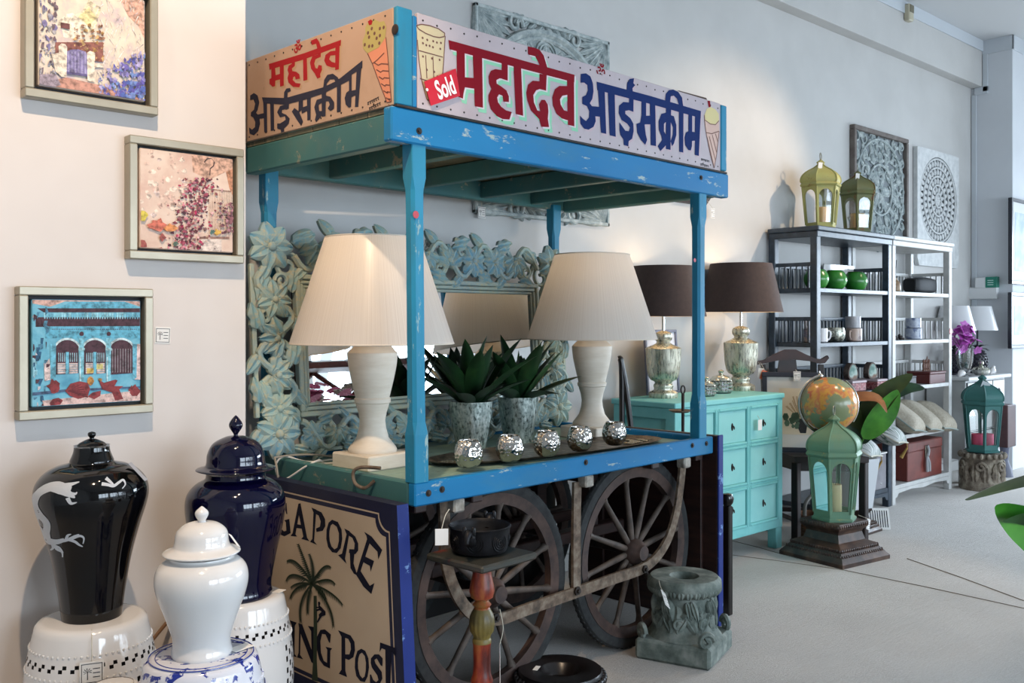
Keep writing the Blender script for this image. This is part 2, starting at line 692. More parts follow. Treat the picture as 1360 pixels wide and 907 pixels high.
mb = MB().box(13, 13.1, -3.5, 3.2, 0, .1, 0).box(13, 13.1, -3.5, 3.2, 2.5, CEIL, 0).box(13, 13.1, -3.5, -2.0, .1, 2.5, 0).box(13, 13.1, 2.6, 3.2, .1, 2.5, 0)
struct(mb.build('wall_right', WHITE_WALL))
m = MB()
for y in (-1.97, -.45, 1.05, 2.57):
    m.box(12.84, 12.89, y - .03, y + .03, .1, 2.5, .003)
for z in (.13, 1.85, 2.47):
    m.box(12.84, 12.89, -2, 2.6, z - .03, z + .03, .003)
struct(m.build('window_5', M('window_frame_paint', 'dcdcda', .5)))
# carpet seams
mb = MB()
for a, c in (((1120, 757), (1360, 808)), ((1205, 742), (1360, 798)), ((1120, 757), (955, 735)), ((960, 715), (1060, 742))):
    p, q = onZ(*a), onZ(*c)
    mb.tube([(p.x, p.y, -.001), ((p.x + q.x) / 2 + .01, (p.y + q.y) / 2, -.001), (q.x, q.y, -.001)], .0042, 6)
struct(mb.build('trim_carpet_seam', M('carpet_seam', '7d746a', .95)))
# detector on the soffit, switch boxes and exit plate on the far pier
p = onY(1203, 17, WY - .1)
t = thing('motion_detector', 'small beige motion detector high on the wall near the ceiling', 'sensor', (p.x, WY - .1, p.z))
MB().box(-.04, .04, -.05, 0, -.075, .06, .008).build('housing', M('beige_plastic', 'b9b39d', .5), t)
MB().box(-.034, .034, -.053, -.049, -.01, .052, .004).build('lens', M('detector_lens', '6b6652', .3), t)
t = thing('junction_box', 'white electrical box with trunking on the bluish far pier', 'electrical box', (XC, 0, 0))
p0, p1 = onX(1286, 382, XC), onX(1327, 397, XC)
MB().box(-.05, 0, p1.y, p0.y, p1.z, p0.z, .006).build('trunking', M('white_plastic', 'd8dadb', .4), t)
p0, p1 = onX(1298, 369, XC), onX(1312, 383, XC)
MB().box(-.06, 0, p1.y, p0.y, p1.z, p0.z, .006).build('cover', M('white_plastic', 'd8dadb', .4), t)
p0, p1 = onX(1312, 368, XC), onX(1327.5, 382, XC)
t = thing('notice_plate', 'small green notice plate on the bluish far pier above the electrical box', 'sign', (XC, 0, 0))
MB().box(-.062, -.001, p1.y, p0.y, p1.z, p0.z, .004).build('plate', M('notice_green', '1b7a66', .4), t)
k = MB()
for i in range(3):
    z = p0.z - (p0.z - p1.z) * (.3 + .2 * i)
    k.poly([(-.0628, p0.y - .02, z), (-.0628, p1.y + .03, z), (-.0628, p1.y + .03, z - .007), (-.0628, p0.y - .02, z - .007)])
k.build('printing', M('notice_text', 'b9d8cf', .6), t)

# ================================================================== THE ICE-CREAM CART
A = Vector((1.799, 2.384, 0))
YAW = .047
E1 = Vector((cos(YAW), sin(YAW), 0))
E2 = Vector((-sin(YAW), cos(YAW), 0))
L, D = 1.704, .93
BT, BB, RT, RB, ST = .84, .765, 2.008, 1.902, 2.316
X0, X1 = -.098, L + .116
MCI = Matrix(((E1.x, E1.y, 0, -A.dot(E1)), (E2.x, E2.y, 0, -A.dot(E2)), (0, 0, 1, 0), (0, 0, 0, 1)))


def loc_ray(px, py):
    o = MCI @ Vector((0, 0, EYE))
    d = (MCI.to_3x3()) @ ray(px, py)
    return o, d


def cy(px, py, y=0.0):          # a photo point on the cart's own plane y = const
    o, d = loc_ray(px, py)
    return o + d * ((y - o.y) / d.y)


def cx(px, py, x=0.0):
    o, d = loc_ray(px, py)
    return o + d * ((x - o.x) / d.x)


def W(x, y, z=0.0):             # cart coordinates to the room
    return A + E1 * x + E2 * y + Vector((0, 0, z))


cart = thing('ice_cream_cart', 'blue wooden ice cream cart with painted signs, roof on posts and spoked wheels', 'cart', A, YAW)
MB().box(0, L, 0, .035, BB, BT, .005).build('front_rail', BLUE, cart)
MB().box(0, L, D - .035, D, BB, BT, .005).build('rear_rail', BLUE, cart)
MB().box(0, .035, .035, D - .035, BB, BT, .005).build('side_rail', TEAL, cart)
MB().box(L - .035, L, .035, D - .035, BB, BT, .005).build('side_rail', BLUE, cart)
mb = MB()
for i in range(6):
    y0 = .036 + i * (D - .072) / 6
    mb.box(.036, L - .036, y0, y0 + (D - .072) / 6 - .002, .795, .815, .002)
BED = .815
mb.build('bed_boards', BEDTOP, cart)
for x in (.03, .28, .85, 1.3, L - .08):
    MB().box(x, x + .05, .036, D - .036, .735, .765, .004).build('bed_bearer', DARKWOOD, cart)


def post(x0, y0, lean=0.0, name='post', zt=RB):
    def sec(x, y, z, w, d, c):
        return [(x + c, y, z), (x + w - c, y, z), (x + w, y + c, z), (x + w, y + d - c, z), (x + w - c, y + d, z), (x + c, y + d, z), (x, y + d - c, z), (x, y + c, z)]
    w, d = .058, .05
    rings = []
    for z, c, ins in ((BT, .003, 0), (BT + .15, .003, 0), (BT + .19, .010, .0025), (BT + .4, .010, .003), (zt - .2, .010, .003), (zt - .14, .010, .0025), (zt - .1, .003, 0), (zt + .02, .003, 0)):
        f = (z - BT) / (zt - BT)
        rings.append(sec(x0 + lean * f + ins, y0 + ins, z, w - 2 * ins, d - 2 * ins, c))
    return MB().loft(rings).build(name, BLUEPOST, cart)


p_fl = post(0.0, .0, -.012)
p_fr = post(L - .11, .0, 0)
post(0.0, D - .05, 0)
post(L - .075, D - .05, 0, zt=RB + .01)
# roof frame
MB().box(X0, X1, -.006, .036, RB, RT, .005).build('roof_front_beam', BLUE, cart)
MB().box(X0, X1, D - .03, D + .01, RB + .01, RT, .005).build('roof_rear_beam', TEAL, cart)
MB().box(-.072, -.025, .036, D - .03, RB - .004, RT - .012, .005).build('roof_side_beam', TEAL, cart)
MB().box(L + .02, L + .07, .036, D - .03, RB, RT - .01, .005).build('roof_side_beam', TEAL, cart)
for i, x in enumerate((.30, .72, 1.14, 1.48)):
    MB().box(x, x + .04, .036, D - .03, RB + .02, RT - .012, .004).build('roof_joist', TEAL, cart)
mb = MB()
for i in range(6):
    y0 = -.0 + i * D / 6
    mb.box(X0 + .03, X1 - .03, y0, y0 + D / 6 - .003, RT - .01, RT + .006, .001)
mb.build('roof_boards', Mpaint('roof_board_wood', '6d6a57', '5b5b4c', '8e7f68', .4, 10, .7, (1, 4, 1)), cart)
# sign boxes on the roof
PINK = Mpaint('sign_lilac_ground', 'b9adb0', 'b0a4a9', '989092', .3, 14, .5, (1, 1, 1), 'a99a9d')
PEACH = Mpaint('sign_peach_ground', 'b89a84', 'af9079', '957a66', .3, 14, .5, (1, 1, 1), 'a88a72')
SZ0 = RT + .008
xs0, xs1 = cy(554, 100).x, cy(955.5, 180).x
LX = X0 + .02                                       # outer face of the left sign
front = MB().box(xs0 - .002, xs1 + .002, -.004, .012, SZ0, ST, .002).build('signboard', PINK, cart)
front['label'] = 'lilac front signboard with red and blue lettering'
side = MB().box(LX, LX + .014, .012, D + .02, SZ0, ST, .002).build('signboard', PEACH, cart)
side['label'] = 'peach side signboard with red and blue lettering'
MB().box(X0 + .02, X1 - .02, D + .005, D + .02, SZ0, ST, .002).build('rear_panel', TEAL, cart)
MB().box(X1 - .034, X1 - .02, .012, D, SZ0, ST, .002).build('side_panel', TEAL, cart)
xm = cy(547, 100).x
MB().box(LX + .002, xm - .001, -.006, .014, SZ0, ST + .003, .004).build('corner_board', BLUEPOST, cart)
MB().box(xm + .001, xs0 - .003, -.005, .014, SZ0, ST - .012, .004).build('corner_board', BLUE, cart)
MB().box(xs1 + .003, X1 - .018, -.008, .014, SZ0 + .004, ST - .004, .004).build('corner_board', BLUEPOST, cart)
MB().box(LX - .002, xs1 + .05, -.009, .006, RT, SZ0, .001).build('sign_ledge', DARKIRON, cart)
# tin tacks round the signs
mb = MB()
for i in range(30):
    x = xs0 + .02 + (xs1 - xs0 - .04) * i / 29
    for z in (ST - .02 - .004 * (i % 2), SZ0 + .018):
        mb.lathe([(0.0034, 0), (.003, .0015), (0, .002)], 8, 0, Tr(x, -.004, z) @ XZ)
for i in range(16):
    y = .05 + (D - .06) * i / 15
    for z in (ST - .018, SZ0 + .016):
        mb.lathe([(0.0034, 0), (.003, .0015), (0, .002)], 8, 0, Tr(LX, y, z) @ R('Y', -pi / 2))
mb.build('tack', DARKIRON, cart)
# bolts
mb = MB()
for px, py, y in ((556.5, 174, -.006), (931, 236, -.006), (569, 655, 0), (587, 650, 0), (938, 589, 0), (919.5, 591.5, 0), (778, 614, 0)):
    q = cy(px, py, y)
    MB().lathe([(.011, 0), (.011, .002), (.006, .002), (.006, .006), (0, .007)], 14, 0, Tr(q.x, q.y, q.z) @ XZ).build('bolt', DARKIRON, cart)
q = cx(525, 39, LX)
MB().lathe([(.016, 0), (.016, .002), (.012, .004), (.008, .004), (0, .005)], 18, 0, Tr(LX, q.y, q.z) @ R('Y', -pi / 2)).build('bolt', DARKIRON, cart)

# ---- painted lettering, traced as outlines on the two sign planes
RED = M('sign_red', '7c0b1d', .8, 0, **{'Specular IOR Level': .15})
INDIGO = M('sign_indigo', '12285c', .8, 0, **{'Specular IOR Level': .15})
MINT = M('sign_mint', '8cc7a6', .8, 0, **{'Specular IOR Level': .15})
PALE = M('sign_pale_line', 'd6c9cc', .8, 0, **{'Specular IOR Level': .15})
RED2 = M('sign_red_side', '9c2026', .8, 0, **{'Specular IOR Level': .15})
INDIGO2 = M('sign_slate_side', '30303f', .8, 0, **{'Specular IOR Level': .15})
red_front = [
    [(35, 85), (500, 212), (1120, 385), (1118, 450), (500, 288), (45, 165)],
    [(105, 178), (175, 195), (178, 490), (165, 545), (160, 590), (120, 575), (110, 520)],
    [(165, 405), (255, 412), (258, 505), (165, 490)],
    [(245, 215), (325, 235), (332, 668), (262, 655)],
    [(492, 265), (545, 280), (545, 435), (495, 420)],
    [(500, 345), (440, 335), (400, 350), (380, 400), (385, 460), (405, 505), (380, 560), (380, 610), (400, 680), (450, 740), (500, 765), (560, 770), (580, 705), (530, 690), (490, 660), (462, 620), (454, 580), (470, 553), (500, 565), (508, 615), (555, 620), (555, 570), (535, 520), (490, 485), (450, 460), (448, 430), (475, 415), (505, 420)],
    [(595, 300), (660, 320), (678, 738), (615, 722)],
    [(818, 375), (880, 385), (875, 522), (820, 508)],
    [(822, 440), (760, 435), (720, 470), (705, 540), (715, 610), (745, 690), (790, 740), (815, 765), (835, 832), (900, 835), (890, 760), (895, 700), (890, 640), (865, 600), (835, 600), (815, 640), (825, 700), (800, 690), (770, 620), (765, 560), (790, 518), (828, 505)],
    [(718, 140), (770, 150), (820, 170), (855, 220), (885, 320), (885, 345), (825, 335), (815, 290), (780, 225), (720, 210)],
    [(1055, 420), (1115, 436), (1118, 828), (1062, 815)],
    [(1060, 482), (990, 480), (950, 510), (928, 580), (935, 650), (965, 720), (1010, 760), (1066, 778), (1066, 702), (1030, 690), (1000, 640), (995, 595), (1015, 565), (1060, 557)]]
blue_front = [
    [(68, 110), (110, 105), (145, 130), (165, 185), (170, 250), (160, 310), (140, 345), (165, 380), (182, 430), (188, 490), (170, 535), (130, 558), (95, 550), (65, 510), (62, 445), (85, 470), (110, 488), (133, 460), (136, 410), (118, 370), (80, 350), (80, 295), (110, 280), (125, 240), (120, 200), (95, 180), (66, 180)],
    [(150, 368), (228, 375), (232, 455), (180, 450)],
    [(195, 172), (620, 285), (1032, 408), (1030, 465), (620, 350), (200, 240)],
    [(205, 232), (260, 248), (272, 592), (230, 582)],
    [(285, 258), (340, 268), (348, 615), (300, 603)],
    [(435, 245), (440, 180), (460, 150), (495, 145), (490, 185), (505, 200), (482, 225), (487, 262)],
    [(455, 265), (492, 276), (490, 415), (455, 402)],
    [(462, 340), (410, 335), (375, 365), (372, 425), (395, 480), (440, 510), (463, 540), (453, 570), (425, 565), (400, 530), (378, 500), (378, 560), (385, 600), (410, 635), (412, 680), (450, 692), (452, 650), (480, 630), (492, 570), (490, 510), (465, 465), (425, 430), (425, 407), (462, 400)],
    [(555, 328), (592, 338), (592, 440), (580, 520), (590, 600), (600, 640), (585, 680), (550, 640), (520, 580), (515, 510), (545, 500), (555, 440)],
    [(578, 445), (632, 445), (632, 515), (578, 515)],
    [(622, 338), (665, 348), (672, 690), (630, 682)],
    [(752, 325), (795, 340), (790, 500), (788, 720), (750, 712)],
    [(757, 420), (715, 430), (692, 490), (695, 560), (715, 610), (720, 640), (685, 690), (708, 728), (752, 682), (752, 600), (735, 570), (735, 510), (757, 490)],
    [(788, 440), (815, 450), (835, 520), (835, 600), (815, 670), (800, 690), (788, 650), (805, 600), (808, 540), (788, 495)],
    [(745, 325), (750, 270), (775, 240), (810, 235), (850, 255), (880, 300), (892, 385), (860, 375), (840, 310), (815, 285), (790, 290), (785, 335)],
    [(855, 388), (892, 398), (890, 742), (858, 735)],
    [(932, 415), (962, 427), (962, 570), (960, 690), (950, 725), (930, 720), (905, 680), (900, 620), (912, 580), (932, 570)],
    [(950, 572), (997, 580), (995, 645), (950, 650)],
    [(985, 428), (1030, 438), (1015, 768), (983, 760)]]
red_side = [
    [(195, 272), (480, 185), (775, 78), (772, 125), (480, 235), (200, 318)],
    [(215, 300), (245, 293), (250, 370), (245, 450), (225, 455), (200, 430), (200, 395), (215, 385)],
    [(235, 367), (287, 350), (287, 395), (240, 408)],
    [(282, 272), (315, 262), (315, 445), (285, 455)],
    [(378, 222), (405, 214), (405, 280), (380, 287)],
    [(388, 265), (355, 285), (345, 320), (355, 350), (345, 385), (352, 420), (390, 455), (440, 460), (450, 430), (410, 425), (387, 400), (392, 377), (405, 370), (410, 395), (445, 390), (440, 355), (415, 335), (385, 330), (380, 308), (405, 286)],
    [(470, 210), (500, 200), (505, 400), (472, 408)],
    [(590, 157), (615, 148), (612, 215), (590, 225)],
    [(593, 195), (545, 210), (525, 260), (535, 310), (565, 350), (585, 390), (610, 380), (608, 350), (622, 320), (620, 285), (595, 280), (585, 310), (570, 305), (560, 270), (570, 235), (613, 212)],
    [(532, 85), (580, 65), (600, 95), (615, 140), (585, 150), (575, 110), (540, 120)],
    [(730, 108), (765, 95), (758, 315), (728, 320)],
    [(738, 165), (690, 170), (650, 200), (640, 245), (660, 285), (700, 300), (733, 300), (733, 265), (700, 255), (680, 235), (690, 205), (738, 200)]]
blue_side = [
    [(45, 525), (75, 505), (105, 525), (118, 580), (105, 640), (92, 665), (118, 690), (125, 750), (110, 810), (75, 845), (40, 830), (35, 780), (60, 800), (83, 780), (86, 735), (70, 700), (50, 690), (52, 660), (75, 640), (85, 590), (70, 555), (45, 560)],
    [(100, 680), (162, 665), (162, 705), (118, 712)],
    [(140, 540), (330, 545), (630, 460), (850, 355), (850, 400), (630, 510), (480, 560), (330, 600), (150, 585)],
    [(150, 578), (180, 578), (182, 820), (158, 822)],
    [(205, 588), (235, 588), (238, 805), (210, 808)],
    [(315, 548), (318, 500), (335, 470), (365, 465), (372, 490), (345, 500), (345, 548)],
    [(330, 558), (360, 555), (355, 630), (330, 640)],
    [(338, 595), (285, 610), (262, 660), (285, 700), (325, 690), (330, 720), (310, 735), (285, 750), (262, 750), (262, 790), (290, 800), (295, 825), (318, 815), (318, 790), (355, 750), (362, 710), (335, 680), (300, 665), (300, 642), (342, 631)],
    [(435, 555), (470, 548), (470, 630), (440, 660), (470, 735), (455, 770), (420, 720), (380, 655), (400, 625), (433, 650)],
    [(455, 625), (507, 605), (507, 645), (460, 672)],
    [(500, 538), (532, 525), (530, 720), (505, 725)],
    [(620, 497), (655, 485), (650, 690), (620, 695)],
    [(628, 545), (580, 560), (560, 620), (575, 680), (565, 720), (575, 740), (622, 682), (622, 650), (600, 650), (595, 600), (628, 580)],
    [(648, 525), (690, 535), (720, 580), (718, 630), (690, 650), (668, 630), (685, 600), (675, 570), (650, 572)],
    [(630, 475), (640, 400), (665, 360), (710, 350), (750, 380), (772, 430), (745, 445), (720, 395), (685, 395), (660, 430), (658, 470)],
    [(742, 435), (775, 420), (772, 655), (742, 660)]]
blue_side_m = [
    [(60, 600), (90, 580), (290, 420), (288, 490), (95, 612), (60, 640)],
    [(165, 560), (190, 545), (190, 700), (185, 850), (165, 858), (135, 830), (125, 770), (140, 720), (165, 700)],
    [(183, 702), (237, 690), (232, 740), (183, 760)],
    [(235, 515), (280, 480), (250, 850), (220, 850)]]


def painted(polys, org, sc, to, parent, mat, name, shift=(0, 0), off=(0, 0, 0)):
    mb = MB()
    u, v_, w_ = to(org[0], org[1]), to(org[0] + 40, org[1]), to(org[0], org[1] + 40)
    nv = (v_ - u).cross(w_ - u).normalized()
    if nv.x + nv.y > 0:
        nv = -nv                                    # towards the viewer's side of the board
    for i, P in enumerate(polys):
        pts = []
        for x, y in P:
            q = to(org[0] + (x + shift[0]) / sc, org[1] + (y + shift[1]) / sc)
            pts.append(q + Vector(off) + nv * (1.6e-5 * i))
        mb.poly(pts)
    return mb.build(name, mat, parent)


fy = lambda px, py: cy(px, py, -.0046)
fx = lambda px, py: cx(px, py, LX - .0006)
painted(red_front, (590, 40), 6.478, fy, front, MINT, 'lettering_shadow', (32, 48))
painted(red_front, (590, 40), 6.478, fy, front, PALE, 'lettering_outline', (13, 14), (0, -.0004, 0))
painted(red_front, (590, 40), 6.478, fy, front, RED, 'lettering', (0, 0), (0, -.0008, 0))['label'] = 'large red word'
painted(blue_front, (760, 80), 6.045, fy, front, M('sign_shadow_rose', 'b8a2a8', .5), 'lettering_shadow', (10, 16))
painted(blue_front, (760, 80), 6.045, fy, front, INDIGO, 'lettering', (0, 0), (0, -.0008, 0))['label'] = 'large dark blue word'
painted(red_side, (325, 40), 6.05, fx, side, M('sign_shadow_tan', 'b5906c', .5), 'lettering_shadow', (10, 14))
painted(red_side, (325, 40), 6.05, fx, side, RED2, 'lettering', (0, 0), (-.0006, 0, 0))['label'] = 'red word'
painted(blue_side, (325, 40), 6.05, fx, side, INDIGO2, 'lettering', (0, 0), (-.0006, 0, 0))['label'] = 'slate blue word'
painted(blue_side_m, (440, 20), 6.977, fx, side, INDIGO2, 'lettering', (0, 0), (-.0006, 0, 0))


def text_mesh(body, name, mat, parent, T, size=1.0, offset=0.0, shear=0.0):
    c = bpy.data.curves.new(name, 'FONT')
    c.body, c.size, c.align_x, c.align_y, c.shear, c.offset = body, size, 'CENTER', 'CENTER', shear, offset
    o = bpy.data.objects.new(name + '_tmp', c)
    COL.objects.link(o)
    dg = bpy.context.evaluated_depsgraph_get()
    me = bpy.data.meshes.new_from_object(o.evaluated_get(dg))
    bpy.data.objects.remove(o)
    me.transform(T)
    me.materials.clear()
    me.materials.append(mat)
    q = bpy.data.objects.new(name, me)
    COL.objects.link(q)
    q.parent = parent
    return q


q = cy(798, 96.5, -.0052)
text_mesh('\u0950', 'om_sign', RED, front, Tr(q.x, q.y, q.z) @ XZ, .062, .0012)
q = cx(395, 65, LX - .001)
text_mesh('\u0950', 'om_sign', RED2, side, Tr(LX - .001, q.y, q.z) @ R('Z', -pi / 2) @ XZ, .055, .001)


def strokes(lines, org, sc, to, w, parent, mat, name, nrm):
    """thin brush lines: flat ribbons on the sign plane"""
    mb = MB()
    nv = Vector(nrm)
    for Ls in lines:
        P = [to(org[0] + x / sc, org[1] + y / sc) for x, y in Ls]
        for a, b2 in zip(P[:-1], P[1:]):
            d = (b2 - a)
            if d.length < 1e-6:
                continue
            s = d.normalized().cross(nv) * (w / 2)
            mb.poly([a - s, b2 - s, b2 + s, a + s])
    return mb.build(name, mat, parent)


BROWNLINE = M('sign_brown_line', '6a4238', .6)
# glass of kulfi at the front's left end (outline in the 500,0 crop at 11.33)
gl = [(605, 390), (700, 370), (830, 395), (960, 440), (1030, 510), (1035, 560), (1010, 900), (1000, 1080), (860, 1130), (900, 1500), (720, 1440), (660, 1100), (625, 650)]
gl = [(600, 385), (680, 365), (800, 385), (930, 430), (1035, 520), (1028, 700), (1010, 950), (985, 1250), (945, 1540), (760, 1500), (680, 1200), (640, 900), (615, 600)]
painted([gl], (500, 0), 11.33, fy, front, M('sign_kulfi_cream', 'c3b48f', .5), 'painted_glass')
strokes([[(600, 385), (680, 365), (800, 385), (930, 430), (1030, 500), (1020, 550), (950, 565), (860, 550), (740, 500), (640, 440), (600, 385)], [(615, 600), (640, 900), (680, 1200), (760, 1500)], [(1035, 540), (1010, 950), (985, 1250), (945, 1540)],
         [(640, 760), (1000, 860)], [(655, 1180), (980, 1290)], [(760, 1500), (945, 1540)], [(740, 830), (760, 1180)], [(850, 850), (865, 1220)]], (500, 0), 11.33, lambda x, y: cy(x, y, -.0052), .0035, front, BROWNLINE, 'painted_line', (0, -1, 0))
# cone at the front's right end (crop 760,80 at 6.045)
painted([[(1062, 470), (1175, 480), (1180, 570), (1160, 760), (1140, 865), (1110, 760), (1075, 580)]], (760, 80), 6.045, fy, front, M('sign_cone_front', 'c9a596', .5), 'painted_cone')
painted([[(1062, 440), (1080, 390), (1110, 375), (1150, 395), (1175, 430), (1178, 480), (1150, 515), (1110, 510), (1070, 480)]], (760, 80), 6.045, fy, front, M('sign_scoop_front', 'cdbd84', .5), 'painted_scoop', (0, 0), (0, -.0004, 0))
painted([[(1085, 325), (1105, 325), (1112, 375), (1095, 378)]], (760, 80), 6.045, fy, front, RED, 'painted_cherry', (0, 0), (0, -.0004, 0))
strokes([[(1062, 440), (1062, 480), (1075, 580), (1110, 760), (1140, 865), (1160, 760), (1180, 570)], [(1075, 580), (1120, 590), (1178, 570)], [(1085, 620), (1140, 865)], [(1100, 610), (1150, 800)], [(1125, 600), (1160, 740)], [(1150, 590), (1172, 660)], [(1065, 480), (1110, 512), (1150, 517), (1178, 485)]], (760, 80), 6.045, lambda x, y: cy(x, y, -.0054), .004, front, BROWNLINE, 'painted_line', (0, -1, 0))
sig = []
for r_, (x0, y0) in enumerate(((1035, 790), (1030, 830))):
    for i in range(6):
        x = x0 + i * 11
        sig += [[(x, y0 + i * 3), (x + 10, y0 + 2 + i * 3)], [(x + 4, y0 + i * 3), (x + 2 + (i % 3) * 3, y0 + 14 + i * 3), (x + 9, y0 + 10 + i * 3)]]
strokes(sig, (760, 80), 6.045, lambda x, y: cy(x, y, -.005), .0035, front, INK, 'painter_signature', (0, -1, 0))
# cone on the side sign (crop 440,20 at 6.977)
painted([[(335, 355), (440, 300), (505, 205), (525, 400), (555, 800), (515, 810), (420, 560), (380, 450)]], (440, 20), 6.977, fx, side, M('sign_cone_side', 'd08464', .5), 'painted_cone')
painted([[(335, 75), (400, 40), (450, 65), (490, 55), (510, 110), (500, 210), (440, 300), (335, 355), (295, 310), (290, 240), (318, 170), (315, 120)]], (440, 20), 6.977, fx, side, M('sign_scoop_side', 'a89a58', .5), 'painted_scoop', (0, 0), (-.0004, 0, 0))
painted([[(340, 60), (365, 40), (385, 55), (375, 90), (350, 95)]], (440, 20), 6.977, fx, side, RED2, 'painted_cherry', (0, 0), (-.0007, 0, 0))
ln = [[(335, 355), (380, 450), (420, 560), (515, 810), (555, 800), (525, 400), (505, 205)], [(380, 450), (420, 420), (490, 350)]]
for i in range(7):
    y = 380 + i * 65
    x0 = 395 + i * 22
    ln.append([(x0, y + 60), (x0 + 40, y + 85), ((x0 + 530 + i * 4) / 2, y + 70), (528 + i * 4, y + 75)])
strokes(ln, (440, 20), 6.977, lambda x, y: cx(x, y, LX - .0012), .0035, side, BROWNLINE, 'painted_line', (-1, 0, 0))
dots = MB()
for x, y in ((340, 165), (400, 170), (450, 190), (350, 205), (420, 215), (310, 275), (350, 290), (380, 285), (450, 125), (485, 115), (375, 125), (445, 260)):
    q = cx(440 + x / 6.977, 20 + y / 6.977, LX - .0012)
    dots.poly([q + Vector((0, .006 * cos(a), .006 * sin(a))) for a in [k * pi / 4 for k in range(8)]])
dots.build('painted_dots', BROWNLINE, side)
dots = MB()
for x, y in ((695, 570), (765, 600), (855, 620), (910, 640), (970, 645), (700, 650), (750, 680), (800, 690), (850, 710), (960, 735), (700, 850), (835, 880), (950, 900), (760, 1050), (870, 1080), (920, 1150)):
    q = cy(500 + x / 11.33, y / 11.33, -.0052)
    dots.poly([q + Vector((.004 * cos(a), 0, .004 * sin(a))) for a in [k * pi / 4 for k in range(8)]])
dots.build('painted_dots', BROWNLINE, front)
sig = []
for r_, (x0, y0) in enumerate(((335, 810), (350, 860))):
    for i in range(6):
        x = x0 + i * 18
        yy = y0 - i * 9
        sig += [[(x, yy), (x + 16, yy - 6)], [(x + 6, yy), (x + 3 + (i % 3) * 4, yy + 20), (x + 14, yy + 10)]]
strokes(sig, (440, 20), 6.977, lambda x, y: cx(x, y, LX - .001), .003, side, INK, 'painter_signature', (-1, 0, 0))

# ---- Sold card stuck over the front sign
P = [cy(563, 108.5, -.012), cy(605, 91, -.010), cy(610.5, 127.5, -.010), cy(572, 140.5, -.012)]
t = thing('sold_card', 'tilted red card reading Sold on the front sign of the cart', 'card', A, YAW)
mb = MB()
mb.loft([[p for p in P], [p + Vector((0, -.002, 0)) for p in P]])
mb.build('card', M('sold_red', 'c4142c', .3), t)
c0 = (P[0] + P[1] + P[2] + P[3]) / 4
ux = ((P[1] - P[0]) + (P[2] - P[3])).normalized()
ang = atan2(ux.z, ux.x)
T0 = Tr(c0.x + .010, c0.y - .0035, c0.z) @ XZ @ R('Z', ang)
text_mesh('Sold', 'lettering', M('sold_white', 'f2efec', .4), t, T0 @ Matrix.Diagonal((.74, 1.25, 1, 1)), .066, .0018)
mb = MB()
mb.lathe([(.005, 0), (.005, .0008), (0, .0009)], 12, 0, Tr(c0.x - .068, c0.y - .0028, c0.z - .018) @ XZ)
mb.build('hole', M('sold_white', 'f2efec', .4), t)
# red dot stickers on the two front posts
for i, (px, py, dz, who) in enumerate(((552.5, 285, .012, 'left'), (923, 345.5, .009, 'right'))):
    q = cy(px, py, -.001)
    k = MB().lathe([(dz, 0), (dz, .0006), (0, .0007)], 16, 0, XZ).build('dot_sticker', M('sticker_red', 'b23c4a', .5))
    k.location = W(q.x, -.0002 if i else -.0002, q.z)
    k.rotation_euler = (0, 0, YAW)
    tag(k, 'round red dot sticker on the front %s post of the cart' % who, 'sticker')

# ---- ironwork below the bed
def strap(path, w, th, name, mat=RUST):
    P = catmull(path, 5)
    rings = []
    m = len(P)
    for i in range(m):
        t = (P[min(i + 1, m - 1)] - P[max(i - 1, 0)]).normalized()
        s = Vector((-t.z, 0, t.x)) * (w / 2)
        o = Vector((0, th / 2, 0))
        rings.append([P[i] - s - o, P[i] + s - o, P[i] + s + o, P[i] - s + o])
    return MB().loft(rings).build(name, mat, cart)


def fp(px, py, y=.045):
    return cy(px, py, y)


strap([fp(588, 655), fp(590, 690), fp(592, 745), fp(607, 790), fp(630, 817), fp(662, 822), (fp(700, 809)), fp(766, 786), fp(810, 770), fp(858, 752), fp(884, 722), fp(898, 680), fp(904, 640), fp(906, 618)], .042, .012, 'spring_strap')
strap([fp(766, 640), fp(765, 700), fp(765, 792)], .042, .012, 'strap_hanger')
mb = MB()
for px, py in ((660, 821), (768, 785), (858, 756)):
    q = fp(px, py, .03)
    MB().lathe([(.017, 0), (.017, .008), (.008, .008), (.008, .016), (0, .017)], 6, 0, Tr(q.x, q.y + .008, q.z) @ XZ, False).build('strap_bolt', DARKIRON, cart)
mb = MB()
for px, py in ((607, 670), (780, 634), (910, 614)):
    q = cy(px, py, .02)
    MB().box(q.x - .025, q.x + .025, .005, .05, .72, .766, .006).build('bracket', Mn('whitewashed_block', [(.3, '6d675f'), (.7, 'b5b0a6')], 30, 4, .8), cart)
# hook on the left rail
q = cx(483, 622, -.002)
mb = MB()
mb.tube(catmull([(-.004, q.y - .06, .825), (-.02, q.y - .03, .80), (-.022, q.y + .02, .81), (-.018, q.y + .035, .845), (-.004, q.y + .01, .862), (.03, q.y - .05, .862)], 6), .006, 8)
mb.build('hook', RUST, cart)

# ---- wheels
RUBBER = Mn('old_rubber', [(.3, '17181a'), (.7, '2e3030')], 30, 4, .85, 0, .2)
RIMM = Mn('oxide_red_wood', [(.3, '271a17'), (.7, '4d3931')], 18, 5, .7, 0, .2, .002)
SPK = Mn('spoke_wood', [(.3, '2f2722'), (.7, '584b42')], 18, 5, .7, 0, .2, .002)


